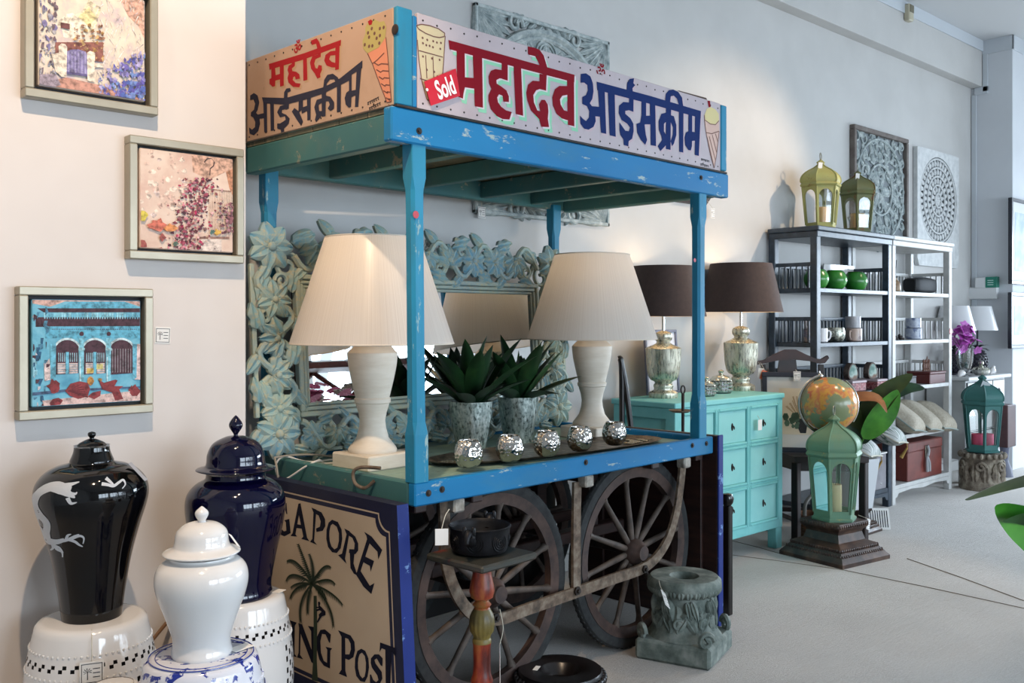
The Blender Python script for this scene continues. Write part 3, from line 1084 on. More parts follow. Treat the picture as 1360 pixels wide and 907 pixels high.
def make_wheel():
    w = bpy.data.objects.new('wheel', None)
    COL.objects.link(w)
    w.parent = cart
    Rw = .392
    prof = [(Rw - .045, -.017), (Rw - .028, -.021), (Rw - .008, -.018), (Rw, -.008), (Rw, .008), (Rw - .008, .018), (Rw - .028, .021), (Rw - .045, .017), (Rw - .045, -.017)]
    mb = MB().lathe(prof, 64, 0, XZ, True, 0, False)
    for k in range(84):
        a = 2 * pi * k / 84
        mb.box(Rw - .012, Rw + .0012, -.006, .006, -.011, .011, .001, 0, XZ @ R('Z', a) @ Matrix.Shear('XZ', 4, (0, 0)))
    mb.build('tyre', RUBBER, w)
    prof = [(Rw - .085, -.015), (Rw - .045, -.02), (Rw - .044, .02), (Rw - .085, .015), (Rw - .085, -.015)]
    MB().lathe(prof, 64, 0, XZ, True, 0, False).build('rim', RIMM, w)
    MB().lathe([(0, -.075), (.022, -.075), (.03, -.065), (.034, -.045), (.05, -.03), (.055, 0), (.05, .03), (.034, .045), (.03, .06), (0, .06)], 24, 0, XZ).build('hub', RIMM, w)
    sp = None
    for k in range(12):
        if sp is None:
            sp = MB().tube([(.04, 0, 0), (.1, 0, 0), (.18, 0, 0), (Rw - .11, 0, 0), (Rw - .08, 0, 0)], [.012, .014, .012, .011, .018], 10, 0, XZ).build('spoke', SPK, w)
            s = sp
        else:
            s = sp.copy()
            COL.objects.link(s)
        s.rotation_euler = (0, 2 * pi * (k + .3) / 12, 0)
    return w


wl = cy(650, 790, .105)
wr = cy(840, 752, .105)
wh = make_wheel()
wh.location = (wl.x, .105, .394)
for x, y in ((wr.x, .105), (wl.x + .0, .78), (wr.x, .78)):
    c = copy_tree(wh, cart)
    c.location = (x, y, .394)
    c.rotation_euler = (0, .17 * x, 0)
for x in (wl.x, wr.x):
    MB().tube([(x, .06, .394), (x, .86, .394)], .018, 10).build('axle', DARKIRON, cart)
mb = MB()
mb.box(wl.x - .1, wr.x + .2, .30, .36, .42, .47, .005).box(wl.x - .1, wr.x + .2, .60, .66, .42, .47, .005)
for x in (wl.x, wr.x):
    for y in (.31, .61):
        mb.box(x - .03, x + .03, y, y + .05, .41, .74, .005)
mb.build('under_frame', DARKWOOD, cart)
MB().box(.05, L - .05, .885, .915, .04, .735, .005).build('back_boards', M('under_cart_shade_wood', '0d0a0a', .7), cart)  # near-black colour carries the deep shade under the cart

# ================================================================== THINGS ON THE CART
CARVE = M('carved_blue_gold', '7fa5ab', .65)
nt = CARVE.node_tree
b = nt.nodes['Principled BSDF']
ge = N(nt, 'ShaderNodeNewGeometry')
n1 = N(nt, 'ShaderNodeTexNoise', Scale=45.0, Detail=6.0, Roughness=.7)
n2 = N(nt, 'ShaderNodeTexNoise', Scale=5.0, Detail=3.0)
nt.links.new(coords(nt), n1.inputs['Vector'])
nt.links.new(coords(nt), n2.inputs['Vector'])
c = mix(nt, ramp(nt, n2.outputs[0], [(.35, '000000'), (.65, 'ffffff')]), '5a8ca2', '86a5a2')
c = mix(nt, ramp(nt, n1.outputs[0], [(.50, '000000'), (.62, 'cccccc')]), c, 'b3a47c')
c = mix(nt, ramp(nt, ge.outputs['Pointiness'], [(.51, '000000'), (.60, 'aaaaaa')]), c, 'bcb08a')
nt.links.new(c, b.inputs['Base Color'])
bump(nt, b, n1.outputs[0], .3, .003)


def carved_band(mb, length, w, T, phase=0.0, period=.30, z=.014):
    """openwork band along x from 0 to length, w tall: a wavy vine, side scrolls, lobed leaves and flowers"""
    npd = max(2, round(length / period))
    per = length / npd
    for s, ph, rr in ((1, 0, .014), (-1, 0, .013)):
        pts = []
        for i in range(npd * 12 + 1):
            x = length * i / (npd * 12)
            pts.append((x, w * .5 + s * w * .40 * cos(2 * pi * x / per + phase), z - .006 + .006 * s))
        mb.tube(pts, rr, 7, 0, T)
    for k in range(npd):
        xc = (k + .25) * per - phase / (2 * pi) * per
        for j, (xx, up) in enumerate(((xc + per * .0, 1), (xc + per * .5, -1))):
            if not 0 < xx < length:
                continue
            y = w * .5
            big = (k + j) % 2
            if big:
                for q in range(5):
                    relief_leaf(mb, xx - per * .04, y - up * w * .12, up * pi / 2 + (q - 2) * .6, w * .5, w * .3, z, .02, 2, 0, T)
                mb.ball((xx - per * .04, y, z + .012), .014, .014, .009, 8, 5, 0, T)
            else:
                flower(mb, xx, y, w * .40, z, T, 7, 0, k)
            mb.tube(spiral(xx + per * .26, y + up * w * .20, w * .17, w * .04, up * -pi / 2, up * 1.2, 18, z - .004), .0085, 6, 0, T)
            relief_leaf(mb, xx + per * .26, y - up * w * .28, up * .5, per * .34, w * .26, z - .003, .016, 0, 0, T)
            relief_leaf(mb, xx - per * .25, y + up * w * .36, -up * .7 + pi, per * .34, w * .26, z - .003, .016, 0, 0, T)
            relief_leaf(mb, xx + per * .1, y + up * w * .42, up * .2, per * .36, w * .26, z - .003, .016, 2, 0, T)
            relief_leaf(mb, xx - per * .12, y - up * w * .40, pi - up * .25, per * .34, w * .24, z - .004, .015, 0, 0, T)


MX0, MX1, MZ0, MZ1 = -.085, 1.652, BT + .003, 1.712
LEAN = atan2(.065, MZ1 - MZ0)
mir = thing('wall_mirror', 'long mirror in a pale blue carved openwork frame leaning at the back of the cart', 'mirror')
mir.matrix_basis = Tr(*W(MX0, .800, MZ0)) @ R('Z', YAW) @ R('X', -LEAN) @ XZ
MW, MH = MX1 - MX0, (MZ1 - MZ0) / cos(LEAN)
Bd, Bb = .185, .14
mb = MB()
carved_band(mb, MW - 2 * Bd, Bb, Tr(Bd, 0, 0), 0, .24)
carved_band(mb, MW - 2 * Bd, Bd, Tr(Bd, MH - Bd, 0), pi * .6, .27)
carved_band(mb, MH - Bd - Bb, Bd, Tr(Bd, Bb, 0) @ R('Z', pi / 2), .7, .235)
carved_band(mb, MH - Bd - Bb, Bd, Tr(MW, Bb, 0) @ R('Z', pi / 2), 1.2, .235)
for cx_, cy_ in ((0, 0), (MW, 0), (0, MH), (MW, MH)):
    sx = 1 if cx_ == 0 else -1
    sy = 1 if cy_ == 0 else -1
    x, y = cx_ + sx * .085, cy_ + sy * .085
    flower(mb, x, y, .095, .014, None, 7)
    mb.tube(spiral(x + sx * .07, y + sy * .07, .06, .015, 0, 1.3, 20, .006), .010, 6)
    relief_leaf(mb, x + sx * .10, y - sy * .02, atan2(-sy * .4, sx), .11, .06, .01, .014, 2)
    relief_leaf(mb, x - sx * .02, y + sy * .10, atan2(sy, -sx * .4), .11, .06, .01, .014, 2)
# back lath the carving is fixed to
mb.box(.0, .02, .15, MH - .15, -.012, .006, .003).box(MW - .02, MW, .15, MH - .15, -.012, .006, .003)
mb.box(.12, MW - .12, .0, .016, -.012, .006, .003)
mb.build('carved_border', CARVE, mir)
mb = MB()
for i, (o, wd_, z0, z1) in enumerate(((Bd, .02, -.012, .022), (Bd + .022, .016, -.012, .016), (Bd + .04, .012, -.012, .010))):
    ob = o - Bd + Bb
    mb.box(o, MW - o, ob, ob + wd_, z0, z1, .004).box(o, MW - o, MH - o - wd_, MH - o, z0, z1, .004)
    mb.box(o, o + wd_, ob + wd_, MH - o - wd_, z0, z1, .004).box(MW - o - wd_, MW - o, ob + wd_, MH - o - wd_, z0, z1, .004)
mb.build('inner_moulding', CARVE, mir)
o = Bd + .05
MB().box(o, MW - o, Bb + .05, MH - o, -.008, -.002, 0).build('mirror_glass', M('silvered_glass', 'e6e8e8', .01, 1.0), mir)
MB().box(Bd, MW - Bd, Bb, MH - Bd, -.018, -.012, .001).build('backing_board', DARKWOOD, mir)
q = atD(571, 320, (W(.9, .86).x * CU + W(.9, .86).y * SU) - .03)
price_tag('white price tag with palm mark on top of the carved mirror', q, (pi / 2, .5, YAW), .05, .055, True, [q + Vector((.0, .02, .035)), q + Vector((0, .01, .02))])

# ---- table lamps
SHADE = Mshade('pleated_cream_shade', 'e6ded8', .35)
nt = SHADE.node_tree
dn = [n for n in nt.nodes if n.type == 'BSDF_DIFFUSE'][0]
wv = N(nt, 'ShaderNodeTexNoise', Scale=1.0, Detail=3.0)
tc = N(nt, 'ShaderNodeTexCoord')
sp = N(nt, 'ShaderNodeSeparateXYZ')
nt.links.new(tc.outputs['Object'], sp.inputs[0])
at = N(nt, 'ShaderNodeMath', operation='ARCTAN2')
nt.links.new(sp.outputs[0], at.inputs[0])
nt.links.new(sp.outputs[1], at.inputs[1])
mu = N(nt, 'ShaderNodeMath', operation='MULTIPLY')
nt.links.new(at.outputs[0], mu.inputs[0])
mu.inputs[1].default_value = 60
nt.links.new(mu.outputs[0], wv.inputs['Vector'])
nt.links.new(ramp(nt, wv.outputs[0], [(.3, 'd6cbc2'), (.7, 'ebe4dc')]), dn.inputs[0])
WASH = Mn('whitewashed_wood', [(.3, 'cfc3b2'), (.7, 'ddd4c6')], 9, 5, .55, 0, .08, .002, (1, 1, 5))


def cream_lamp(label, loc, power=1.6):
    t = thing('table_lamp', label, 'lamp', loc, YAW + .05, 'cream lamps on the cart')
    MB().box(-.105, .105, -.105, .105, 0, .055, .005).build('base', WASH, t)
    prof = [(.088, .055), (.09, .062), (.086, .072), (.078, .082), (.06, .105), (.05, .14), (.047, .17), (.052, .2), (.06, .225), (.061, .232), (.066, .236), (.067, .25), (.062, .254),
            (.066, .27), (.078, .32), (.088, .37), (.092, .41), (.092, .418), (.086, .424), (.06, .45), (.048, .47), (.044, .49), (.046, .51), (.03, .515), (.0, .516)]
    MB().lathe(prof, 40).build('body', WASH, t)
    mb = MB()
    mb.lathe([(.012, .515), (.012, .56), (.018, .56), (.018, .6), (0, .6)], 16)
    mb.build('socket', STEEL, t)
    MB().lathe([(.012, .6), (.02, .62), (.03, .65), (.03, .67), (.018, .69), (0, .695)], 20).build('bulb', M('bulb_glass', 'ffe6c0', .3, 0, **{'Emission Color': hx('ffd9a0'), 'Emission Strength': 3.0}), t)
    n = 140
    zb, zt, rb_, rt_ = .452, .838, .298, .172
    prof = [(rb_, zb), (rb_ - (rb_ - rt_) * .02, zb + .01), ((rb_ + rt_) / 2, (zb + zt) / 2), (rt_, zt)]
    mb = MB()
    vs, fs = [], []
    for r, z in prof:
        for k in range(n * 2):
            a = pi * k / n
            rr = r + (.0012 if k % 2 else -.0012)
            vs.append((rr * cos(a), rr * sin(a), z))
    m = n * 2
    for i in range(3):
        for k in range(m):
            fs.append((i * m + k, i * m + (k + 1) % m, (i + 1) * m + (k + 1) % m, (i + 1) * m + k))
    mb.add(vs, fs, 0, True)
    mb.build('lamp_shade', SHADE, t, angle=80)
    for rr, z in ((rb_, zb), (rt_, zt)):
        MB().tube([(rr * cos(2 * pi * k / 48), rr * sin(2 * pi * k / 48), z) for k in range(48)], .003, 6, 0, None, True).build('shade_trim', M('shade_trim', 'd8cdbf', .7), t)
    mb = MB()
    for k in range(3):
        a = 2 * pi * k / 3
        mb.tube([(0, 0, .72), (.09 * cos(a), .09 * sin(a), .78), (rt_ * cos(a), rt_ * sin(a), zt)], .002, 6)
    mb.tube([(0, 0, .69), (0, 0, .72)], .004, 6)
    mb.build('shade_carrier', STEEL, t)
    l = bpy.data.lights.new('lamp_bulb_light', 'POINT')
    l.energy, l.color, l.shadow_soft_size = power, (1, .72, .42), .03
    lo = bpy.data.objects.new('lamp_bulb_light', l)
    COL.objects.link(lo)
    lo.parent = t
    lo.location = (0, 0, .74)
    return t


l1 = cream_lamp('cream pleated lamp with whitewashed turned base, behind the front left cart post', W(.222, .51, BED))
l2 = cream_lamp('cream pleated lamp with whitewashed turned base, at the right end of the cart', W(1.47, .50, BED))


def cord(t, pts, mat):
    inv = t.matrix_basis.inverted()
    MB().tube([inv @ p for p in catmull(pts, 8)], .0035, 7).build('cord', mat, t)


CORDW = M('white_flex', 'cfcac2', .5)
cord(l2, [W(1.42, .5, BED + .012), W(1.33, .46, BED + .004), W(1.25, .46, BED + .004), W(1.17, .52, BED + .004), W(1.1, .74, BED + .004)], CORDW)
pts = [cx(463, 617, .19), ]
cord(l1, [W(.19, .60, BED + .012), W(.12, .66, BED + .006), W(.05, .60, BT + .006), W(*cx(405, 620, -.004)), W(*cx(376, 637, -.045)), W(*cx(366, 620, -.03)), W(.0, .75, BT + .01), W(.08, .72, BED + .01), W(.2, .73, BED + .005)], CORDW)
q = thing('extension_lead', 'grey flex lying along the bottom of the carved mirror frame', 'cable')
MB().tube(catmull([W(-.05, .735, BT + .012), W(.02, .745, BT + .012), W(.12, .745, BED + .03), W(.25, .735, BED + .008), W(.4, .75, BED + .004), W(.62, .77, BED + .004)], 8), .004, 7).build('flex', M('grey_flex', '8c8478', .6), q)
MB().tube(catmull([W(-.05, .735, BT + .012), W(-.062, .70, BT - .02), W(-.06, .69, BT - .08)], 6), .004, 7).build('flex_end', M('grey_flex', '8c8478', .6), q)

# ---- potted plants
MERC = Mn('mercury_glass', [(.33, '6a7673'), (.48, '97a5a0'), (.66, 'c8d1cc')], 80, 8, .22, .7, .15, .002, (1, 1, .6), .5)
LEAFD = Mn('dark_green_leaf', [(.3, '0f2415'), (.55, '1b3a1e'), (.75, '2f5328')], 6, 3, .38, 0, 0, .001, (1, 1, 1))


def agave(label, loc, rz, seed):
    rnd = random.Random(seed)
    t = thing('potted_agave', label, 'plant', loc, rz, 'agaves on the cart')
    hp = .2
    MB().lathe(smooth_prof([(0.0, 0), (.055, 0), (.062, .006), (.072, .06), (.083, .12), (.09, .19)], 4) + [(.091, hp), (.086, hp), (.083, .17), (0, .168)], 40).build('pot', MERC, t)
    MB().lathe([(0, .176), (.06, .174), (.084, .17)], 24).build('soil', Mn('soil', [(.3, '1a1410'), (.7, '352a20')], 60, 4, .95, 0, .4), t)
    mb = MB()
    k = 0
    for ringn, e0, Ln, Wd in ((7, .52, .29, .075), (7, .88, .33, .08), (5, 1.2, .34, .075), (2, 1.45, .32, .065)):
        for i in range(ringn):
            az = 2 * pi * i / ringn + k * .5 + rnd.uniform(-.2, .2)
            blade(mb, (.018 * cos(az), .018 * sin(az), .168), az, e0 + rnd.uniform(-.12, .12) + .35 * max(0, sin(az + rz)), Ln * rnd.uniform(.85, 1.1) * (1 - .38 * max(0, sin(az + rz))), Wd, rnd.uniform(.0, .45), .38, 9, 0, rnd.uniform(-.25, .25), 0, .9)
        k += 1
    for i in range(2):
        az = rnd.uniform(-1, 1) + pi * i
        blade(mb, (0, 0, .17), az, .75, .3, .03, -.3, .2, 8, 0)
    mb.build('foliage', LEAFD, t)
    return t


agave('dark green agave in a speckled silver pot, nearer the front left cart post', W(.80, .60, BED), .2, 3)
agave('dark green agave in a speckled silver pot, beside the right cream lamp', W(1.11, .625, BED), 1.1, 8)

# ---- tray with five votives
TRAYM = Mn('pierced_bronze', [(.35, '2b2119'), (.6, '6e6252'), (.75, '9a9080')], 30, 5, .4, .7, .3, .002)
tr = thing('oval_tray', 'long oval bronze tray with embossed ends along the front of the cart', 'tray', W(.97, .29, BED), YAW - .11)
outer, inner, rim = [], [], []
nT = 56
a_, b_ = .60, .165


def sup(a, b, t, p=2.6):
    c, s = cos(t), sin(t)
    return (a * math.copysign(abs(c) ** (2 / p), c), b * math.copysign(abs(s) ** (2 / p), s))


rings = []
for aa, bb, z in ((.5, .085, .0), (a_ - .03, b_ - .03, .004), (a_, b_, .016), (a_ + .002, b_ + .002, .018), (a_ - .002, b_ - .002, .019), (a_ - .03, b_ - .03, .007), (.50, .085, .003)):
    rings.append([(*sup(aa, bb, 2 * pi * k / nT), z) for k in range(nT)])
MB().loft(rings, 0, None, True).build('dish', TRAYM, tr)
mb = MB()
for s in (-1, 1):
    for i in range(26):
        a = random.uniform(-1, 1)
        x = s * (.40 + .14 * random.random())
        y = a * .095 * (1.25 - abs(x) / .62)
        mb.tube(spiral(x, y, .016, .004, random.uniform(0, 6), 1.1, 10, .0075), .0028, 5)
mb.build('embossing', M('embossed_bronze', 'a89d86', .35, .9), tr)
VOT = Mn('hammered_silver', [(.4, 'b7b3ad'), (.6, 'd8d5cf')], 9, 2, .14, 1.0)
nt = VOT.node_tree
b = nt.nodes['Principled BSDF']
vo = N(nt, 'ShaderNodeTexVoronoi', Scale=75.0, feature='SMOOTH_F1')
nt.links.new(coords(nt), vo.inputs['Vector'])
bump(nt, b, vo.outputs['Distance'], .7, .009)
SPOTS = ((622, 621, 'farthest left on the tray'), (677, 613, 'second along the tray from the left end'), (726, 606, 'middle one on the tray'), (770, 599, 'second along the tray from the right end'), (816, 591, 'farthest right on the tray'))
v0 = None
for i, (px, py, w) in enumerate(SPOTS):
    pos = onZ(px, py, BED + .0145)
    if v0 is None:
        v0 = thing('votive_holder', '', 'candle holder', pos, 0, 'hammered votives on the tray')
        prof = smooth_prof([(0, 0), (.026, .001), (.044, .018), (.052, .045), (.047, .075), (.036, .097)], 5) + [(.034, .098), (.032, .095), (.043, .074), (.047, .045), (.04, .02), (0, .008)]
        # hammered facets
        mb = MB()
        n = 44
        vs, fs = [], []
        for j, (r, z) in enumerate(prof):
            for k in range(n):
                a = 2 * pi * (k + .5 * (j % 2)) / n
                d = .0006 * (sin(k * 2.0 + j * 1.7) * cos(j * 2.4 + k * .7)) if .02 < r and j < 26 else 0
                vs.append(((r + d) * cos(a), (r + d) * sin(a), z))
        for j in range(len(prof) - 1):
            for k in range(n):
                k2 = (k + 1) % n
                fs.append((j * n + k, j * n + k2, (j + 1) * n + k2, (j + 1) * n + k))
        mb.add(vs, fs, 0, True)
        mb.build('bowl', VOT, v0, angle=70)
        MB().lathe([(0, .01), (.03, .012), (.036, .022), (.0, .026)], 20).build('tealight', M('wax', 'e6dcc2', .5, 0, **{'Subsurface Weight': .2}), v0)
        v = v0
    else:
        v = copy_tree(v0)
        v.location = pos
        v.rotation_euler = (0, 0, .7 * i)
    v['label'] = 'hammered silver votive holder, ' + w

# ================================================================== ROUND THE CART
# ---- hand painted trade sign on the left side
BX, BTH = -.09, .045
sb = thing('trade_sign', 'navy and cream painted wooden sign with palm tree leaning on the left of the cart', 'sign', A, YAW)


def byz(px, py):
    q = cx(px, py, BX)
    return (q.y, q.z)


def edge_y(z):
    return -.022 - .036 * (.787 - z) / .53


YCN = .431
YE = 2 * YCN + .02
NAVYP = Mpaint('navy_sign_paint', '14162e', '1a1d38', '4a5670', .31, 18, .5)
EDGEP = Mpaint('royal_blue_edge', '1c2f78', '1a2a6a', '6f8fc0', .41, 12, .5)
YZT = Matrix(((0, 0, 1, 0), (1, 0, 0, 0), (0, 1, 0, 0), (0, 0, 0, 1)))     # drawing (a,b,c) -> (x=c, y=a, z=b)
mb = MB()
out = [(edge_y(0), 0), (edge_y(.787), .787), (YE, .787), (YE, 0)]
mb.prism(out, BX, BX + BTH, 0, YZT)
pl = mb.build('panel', [NAVYP, EDGEP], sb)
# the front edge takes the lighter blue
for f in pl.data.polygons:
    if abs(f.normal.y) > .8 and f.center.y < .1:
        f.material_index = 1


def field(ins):
    zt, zb, r = .752 - ins, .135 + ins, .05
    ey = lambda z: edge_y(z) + .04 + ins
    yl = YE - .045 - ins
    P = [(ey(zb), zb), (ey(zt - r), zt - r)]
    for k in range(1, 7):                       # concave quarter round at the upper right
        a = pi / 2 * k / 6
        P.append((ey(zt) + r * (1 - cos(a)), zt - r * (1 - sin(a)) - r * 0) if False else (ey(zt) + r * sin(a), zt - r * cos(a)))
    for k in range(0, 7):
        a = pi / 2 * k / 6
        P.append((yl - r * cos(a), zt - r * sin(a)))
    P.append((yl, zb))
    return P


CREAMP = Mpaint('cream_sign_ground', 'b7a48c', 'ae9b84', '9a8870', .3, 10, .6)
for ins, mat, dx, nm in ((0.0, CREAMP, .0005, 'border_line'), (.005, NAVYP, .0009, 'border_band'), (.019, CREAMP, .0013, 'cream_field')):
    MB().poly([(BX - dx, y, z) for y, z in field(ins)]).build(nm, mat, sb)
LETT = M('sign_black_letter', '131424', .8, 0, **{'Specular IOR Level': .15})
top_txt = [
    [(90, 330), (95, 460), (105, 475), (50, 460), (75, 440)],
    [(205, 278), (198, 182), (165, 174), (130, 190), (105, 250), (98, 330), (108, 400), (135, 450), (180, 468), (234, 440), (222, 318), (178, 330), (192, 347), (196, 420), (175, 425), (150, 400), (135, 330), (140, 260), (160, 212), (180, 217), (196, 275)],
    [(300, 185), (316, 200), (310, 255), (275, 450), (290, 470), (232, 465), (250, 440)], [(298, 190), (318, 182), (375, 480), (395, 510), (325, 490), (342, 470), (300, 262)], [(282, 362), (348, 375), (350, 405), (275, 395)],
    [(412, 220), (455, 238), (435, 510), (462, 542), (400, 515), (420, 490), (430, 262)], [(445, 236), (500, 262), (530, 320), (532, 380), (510, 420), (455, 430), (452, 400), (485, 385), (492, 340), (475, 290), (440, 268)],
    [(695, 400), (742, 424), (702, 660), (715, 705), (642, 630), (675, 618), (715, 450)], [(735, 422), (790, 470), (815, 530), (815, 590), (790, 622), (735, 610), (738, 578), (780, 580), (785, 530), (765, 482), (730, 460)], [(742, 598), (782, 618), (775, 700), (800, 780), (820, 812), (778, 790), (748, 740)],
    [(865, 428), (932, 470), (835, 770), (865, 830), (800, 790), (825, 700), (895, 480)], [(788, 785), (835, 765), (915, 893), (955, 870), (928, 965), (860, 900)], [(880, 436), (935, 475), (1022, 585), (988, 668), (980, 600), (895, 510)], [(872, 640), (952, 680), (922, 775), (915, 722), (858, 690)]]
O1 = ([(590, 325), (640, 345), (672, 410), (678, 490), (665, 570), (630, 612), (590, 605), (555, 560), (540, 490), (542, 410), (560, 350)], [(595, 360), (630, 385), (648, 440), (648, 510), (635, 565), (610, 580), (585, 555), (570, 510), (566, 460), (568, 420), (578, 375)])
bot_txt = [
    [(230, 355), (292, 376), (275, 405), (272, 650), (295, 680), (235, 668), (245, 640), (248, 400)],
    [(305, 380), (335, 392), (328, 430), (322, 660), (350, 700), (295, 682), (308, 640), (312, 420)], [(305, 380), (340, 392), (432, 640), (442, 742), (420, 722), (325, 470)], [(390, 405), (465, 418), (442, 450), (440, 742), (425, 702), (418, 450)],
    [(585, 556), (592, 480), (540, 435), (500, 440), (470, 500), (466, 560), (470, 620), (490, 700), (530, 755), (585, 780), (588, 622), (604, 602), (545, 588), (560, 615), (558, 730), (530, 712), (505, 640), (500, 540), (515, 475), (545, 480), (576, 550)],
    [(655, 442), (718, 468), (720, 800), (735, 855), (662, 825), (685, 790), (685, 500)], [(700, 462), (765, 488), (800, 545), (805, 620), (790, 680), (750, 705), (718, 692), (718, 655), (755, 655), (768, 610), (765, 560), (745, 520), (702, 505)],
    [(1045, 760), (1048, 690), (1015, 655), (975, 655), (945, 690), (942, 730), (952, 770), (1000, 840), (1010, 880), (990, 900), (965, 880), (945, 830), (935, 835), (935, 905), (975, 930), (1020, 920), (1045, 870), (1040, 810), (985, 735), (975, 705), (995, 690), (1030, 752)],
    [(1025, 550), (1160, 598), (1162, 682), (1140, 642), (1040, 602), (1020, 636)], [(1070, 602), (1125, 620), (1115, 960), (1130, 990), (1055, 962), (1075, 930)]]
O2 = ([(860, 605), (895, 625), (922, 690), (928, 770), (915, 850), (890, 900), (850, 890), (815, 845), (802, 770), (805, 690), (825, 625)], [(865, 640), (890, 670), (900, 730), (898, 800), (888, 850), (870, 865), (848, 840), (832, 780), (830, 730), (834, 690), (845, 655)])
bx_ = lambda px, py: cx(px, py, BX - .0018)
painted(top_txt, (350, 640), 6.48, bx_, sb, LETT, 'lettering')
painted(bot_txt, (350, 770), 6.62, bx_, sb, LETT, 'lettering')
for (oo, ii), org, sc in ((O1, (350, 640), 6.48), (O2, (350, 770), 6.62)):
    MB().ring([bx_(org[0] + x / sc, org[1] + y / sc) for x, y in oo], [bx_(org[0] + x / sc, org[1] + y / sc) for x, y in ii]).build('lettering', LETT, sb)
# palm with a climber
PALMG = M('painted_palm_green', '1f2f1c', .6)
mb = MB()
C6 = lambda x, y: cx(350 + x / 6.62, 770 + y / 6.62, BX - .0022)
C5 = lambda x, y: cx(350 + x / 6.48, 640 + y / 6.48, BX - .0022)
mb.poly([C6(x, y) for x, y in ((440, 140), (468, 140), (472, 420), (468, 700), (478, 895), (425, 880), (436, 700), (440, 420))])
cr = (400, 880)
for tip, c1 in (((300, 535), (360, 690)), ((395, 620), (440, 730)), ((200, 680), (270, 620)), ((580, 735), (520, 670)), ((195, 850), (230, 730)), ((615, 880), (570, 800)), ((235, 905), (290, 850)),
                ((680, 1055), (600, 940)), ((230, 1000), (260, 880)), ((320, 1200), (290, 1000)), ((600, 1240), (590, 1040)), ((380, 1130), (370, 1000)), ((480, 790), (440, 800)), ((540, 1010), (510, 920))):
    prev = None
    for k in range(22):
        t = k / 21
        x = (1 - t) ** 2 * (cr[0] + 20) + 2 * t * (1 - t) * c1[0] + t * t * tip[0]
        y = (1 - t) ** 2 * cr[1] + 2 * t * (1 - t) * c1[1] + t * t * tip[1]
        if prev:
            dx_, dy_ = x - prev[0], y - prev[1]
            ln_ = max(sqrt(dx_ * dx_ + dy_ * dy_), 1e-3)
            nx, ny = -dy_ / ln_, dx_ / ln_
            w_ = 7 * (1 - t) + 3
            mb.poly([C5(*p) for p in ((prev[0] - nx * w_, prev[1] - ny * w_), (x - nx * w_, y - ny * w_), (x + nx * w_, y + ny * w_), (prev[0] + nx * w_, prev[1] + ny * w_))])
            if k > 3:
                lf = 60 * (1 - t * .55)
                for s in (-1, 1):
                    mb.poly([C5(*p) for p in ((prev[0], prev[1]), (x, y), (x + s * nx * lf * .55 + dx_ * 1.2, y + s * ny * lf * .55 + dy_ * 1.2 + lf * .5))])
        prev = (x, y)
mb.build('painted_palm', PALMG, sb)
painted([[(478, 195), (492, 190), (500, 205), (495, 228), (510, 240), (545, 280), (545, 310), (515, 320), (500, 340), (475, 380), (470, 365), (488, 325), (485, 305), (510, 280), (495, 268), (465, 275), (462, 262), (490, 250), (462, 245), (462, 238), (482, 236)]], (350, 770), 6.62, lambda x, y: cx(x, y, BX - .0026), sb, LETT, 'painted_climber')

# ---- second board at the right end, seen from behind
rb_ = thing('leaning_board', 'dark brown board with a blue painted edge against the right end of the cart', 'board', A, YAW)
MB().box(L + .012, L + .045, -.012, .80, 0, .842, .003).build('panel', DARKWOOD, rb_)
MB().box(L + .010, L + .047, -.022, -.0125, 0, .845, .003).build('edge_strip', EDGEP, rb_)
for y in (.06, .62):
    MB().box(L - .006, L + .0115, y, y + .09, .02, .755, .003).build('batten', DARKWOOD, rb_)

# ---- red turned pedestal with a black bowl
P0 = onZ(640, 733, .62)
REDW = Mn('red_ochre_wood', [(.36, '4a1710'), (.46, '84301c'), (.54, '9a5228'), (.62, '6d5a2a'), (.7, '7a2a1a')], 16, 7, .4, 0, .15, .002, (1, 1, .3))
pd = thing('turned_pedestal', 'red and gold turned wooden pedestal with a square top before the left wheel', 'pedestal', (P0.x, P0.y, 0), YAW + .03)
MB().box(-.125, .125, -.125, .125, .595, .618, .006).build('top', Mn('red_green_paint', [(.4, '2c2f2a'), (.55, '37352d'), (.68, '7a2a20')], 7, 5, .45), pd)
MB().lathe([(.036, .595), (.038, .588), (.032, .578), (.028, .568), (.030, .55), (.038, .515), (.040, .497), (.035, .478), (.020, .468), (.024, .462), (.030, .455), (.024, .446), (.026, .442)], 32).build('upper_turning', REDW, pd)
mb = MB()
n = 64
vs, fs = [], []
prof = [(.026, .442), (.033, .43), (.037, .415), (.039, .395), (.036, .372), (.028, .36), (.027, .35), (.03, .345), (.03, .335)]
for i, (r, z) in enumerate(prof):
    for k in range(n):
        a = 2 * pi * k / n
        rr = r * (1 + (.06 * abs(sin(a * 8)) if .35 < z < .43 else 0))
        vs.append((rr * cos(a), rr * sin(a), z))
for i in range(len(prof) - 1):
    for k in range(n):
        fs.append((i * n + k, i * n + (k + 1) % n, (i + 1) * n + (k + 1) % n, (i + 1) * n + k))
mb.add(vs, fs, 0, True).build('gadroon', Mn('gilded_green', [(.35, '4a3f22'), (.6, '77662f'), (.75, '3a3f26')], 10, 4, .45), pd)
MB().lathe([(.03, .335), (.028, .325), (.027, .26), (.029, .235), (.036, .215), (.032, .20), (.03, .15), (.04, .13), (.06, .09), (.09, .06), (.1, .04), (.1, 0), (0, 0)], 32).build('shaft', REDW, pd)
IRONB = Mn('black_iron', [(.3, '101012'), (.7, '222226')], 25, 4, .45, .6, .15)
bw = thing('iron_bowl', 'black iron bowl with ring patterns and animal head handles on the red pedestal', 'bowl', (P0.x, P0.y + .01, .618), YAW + .2)
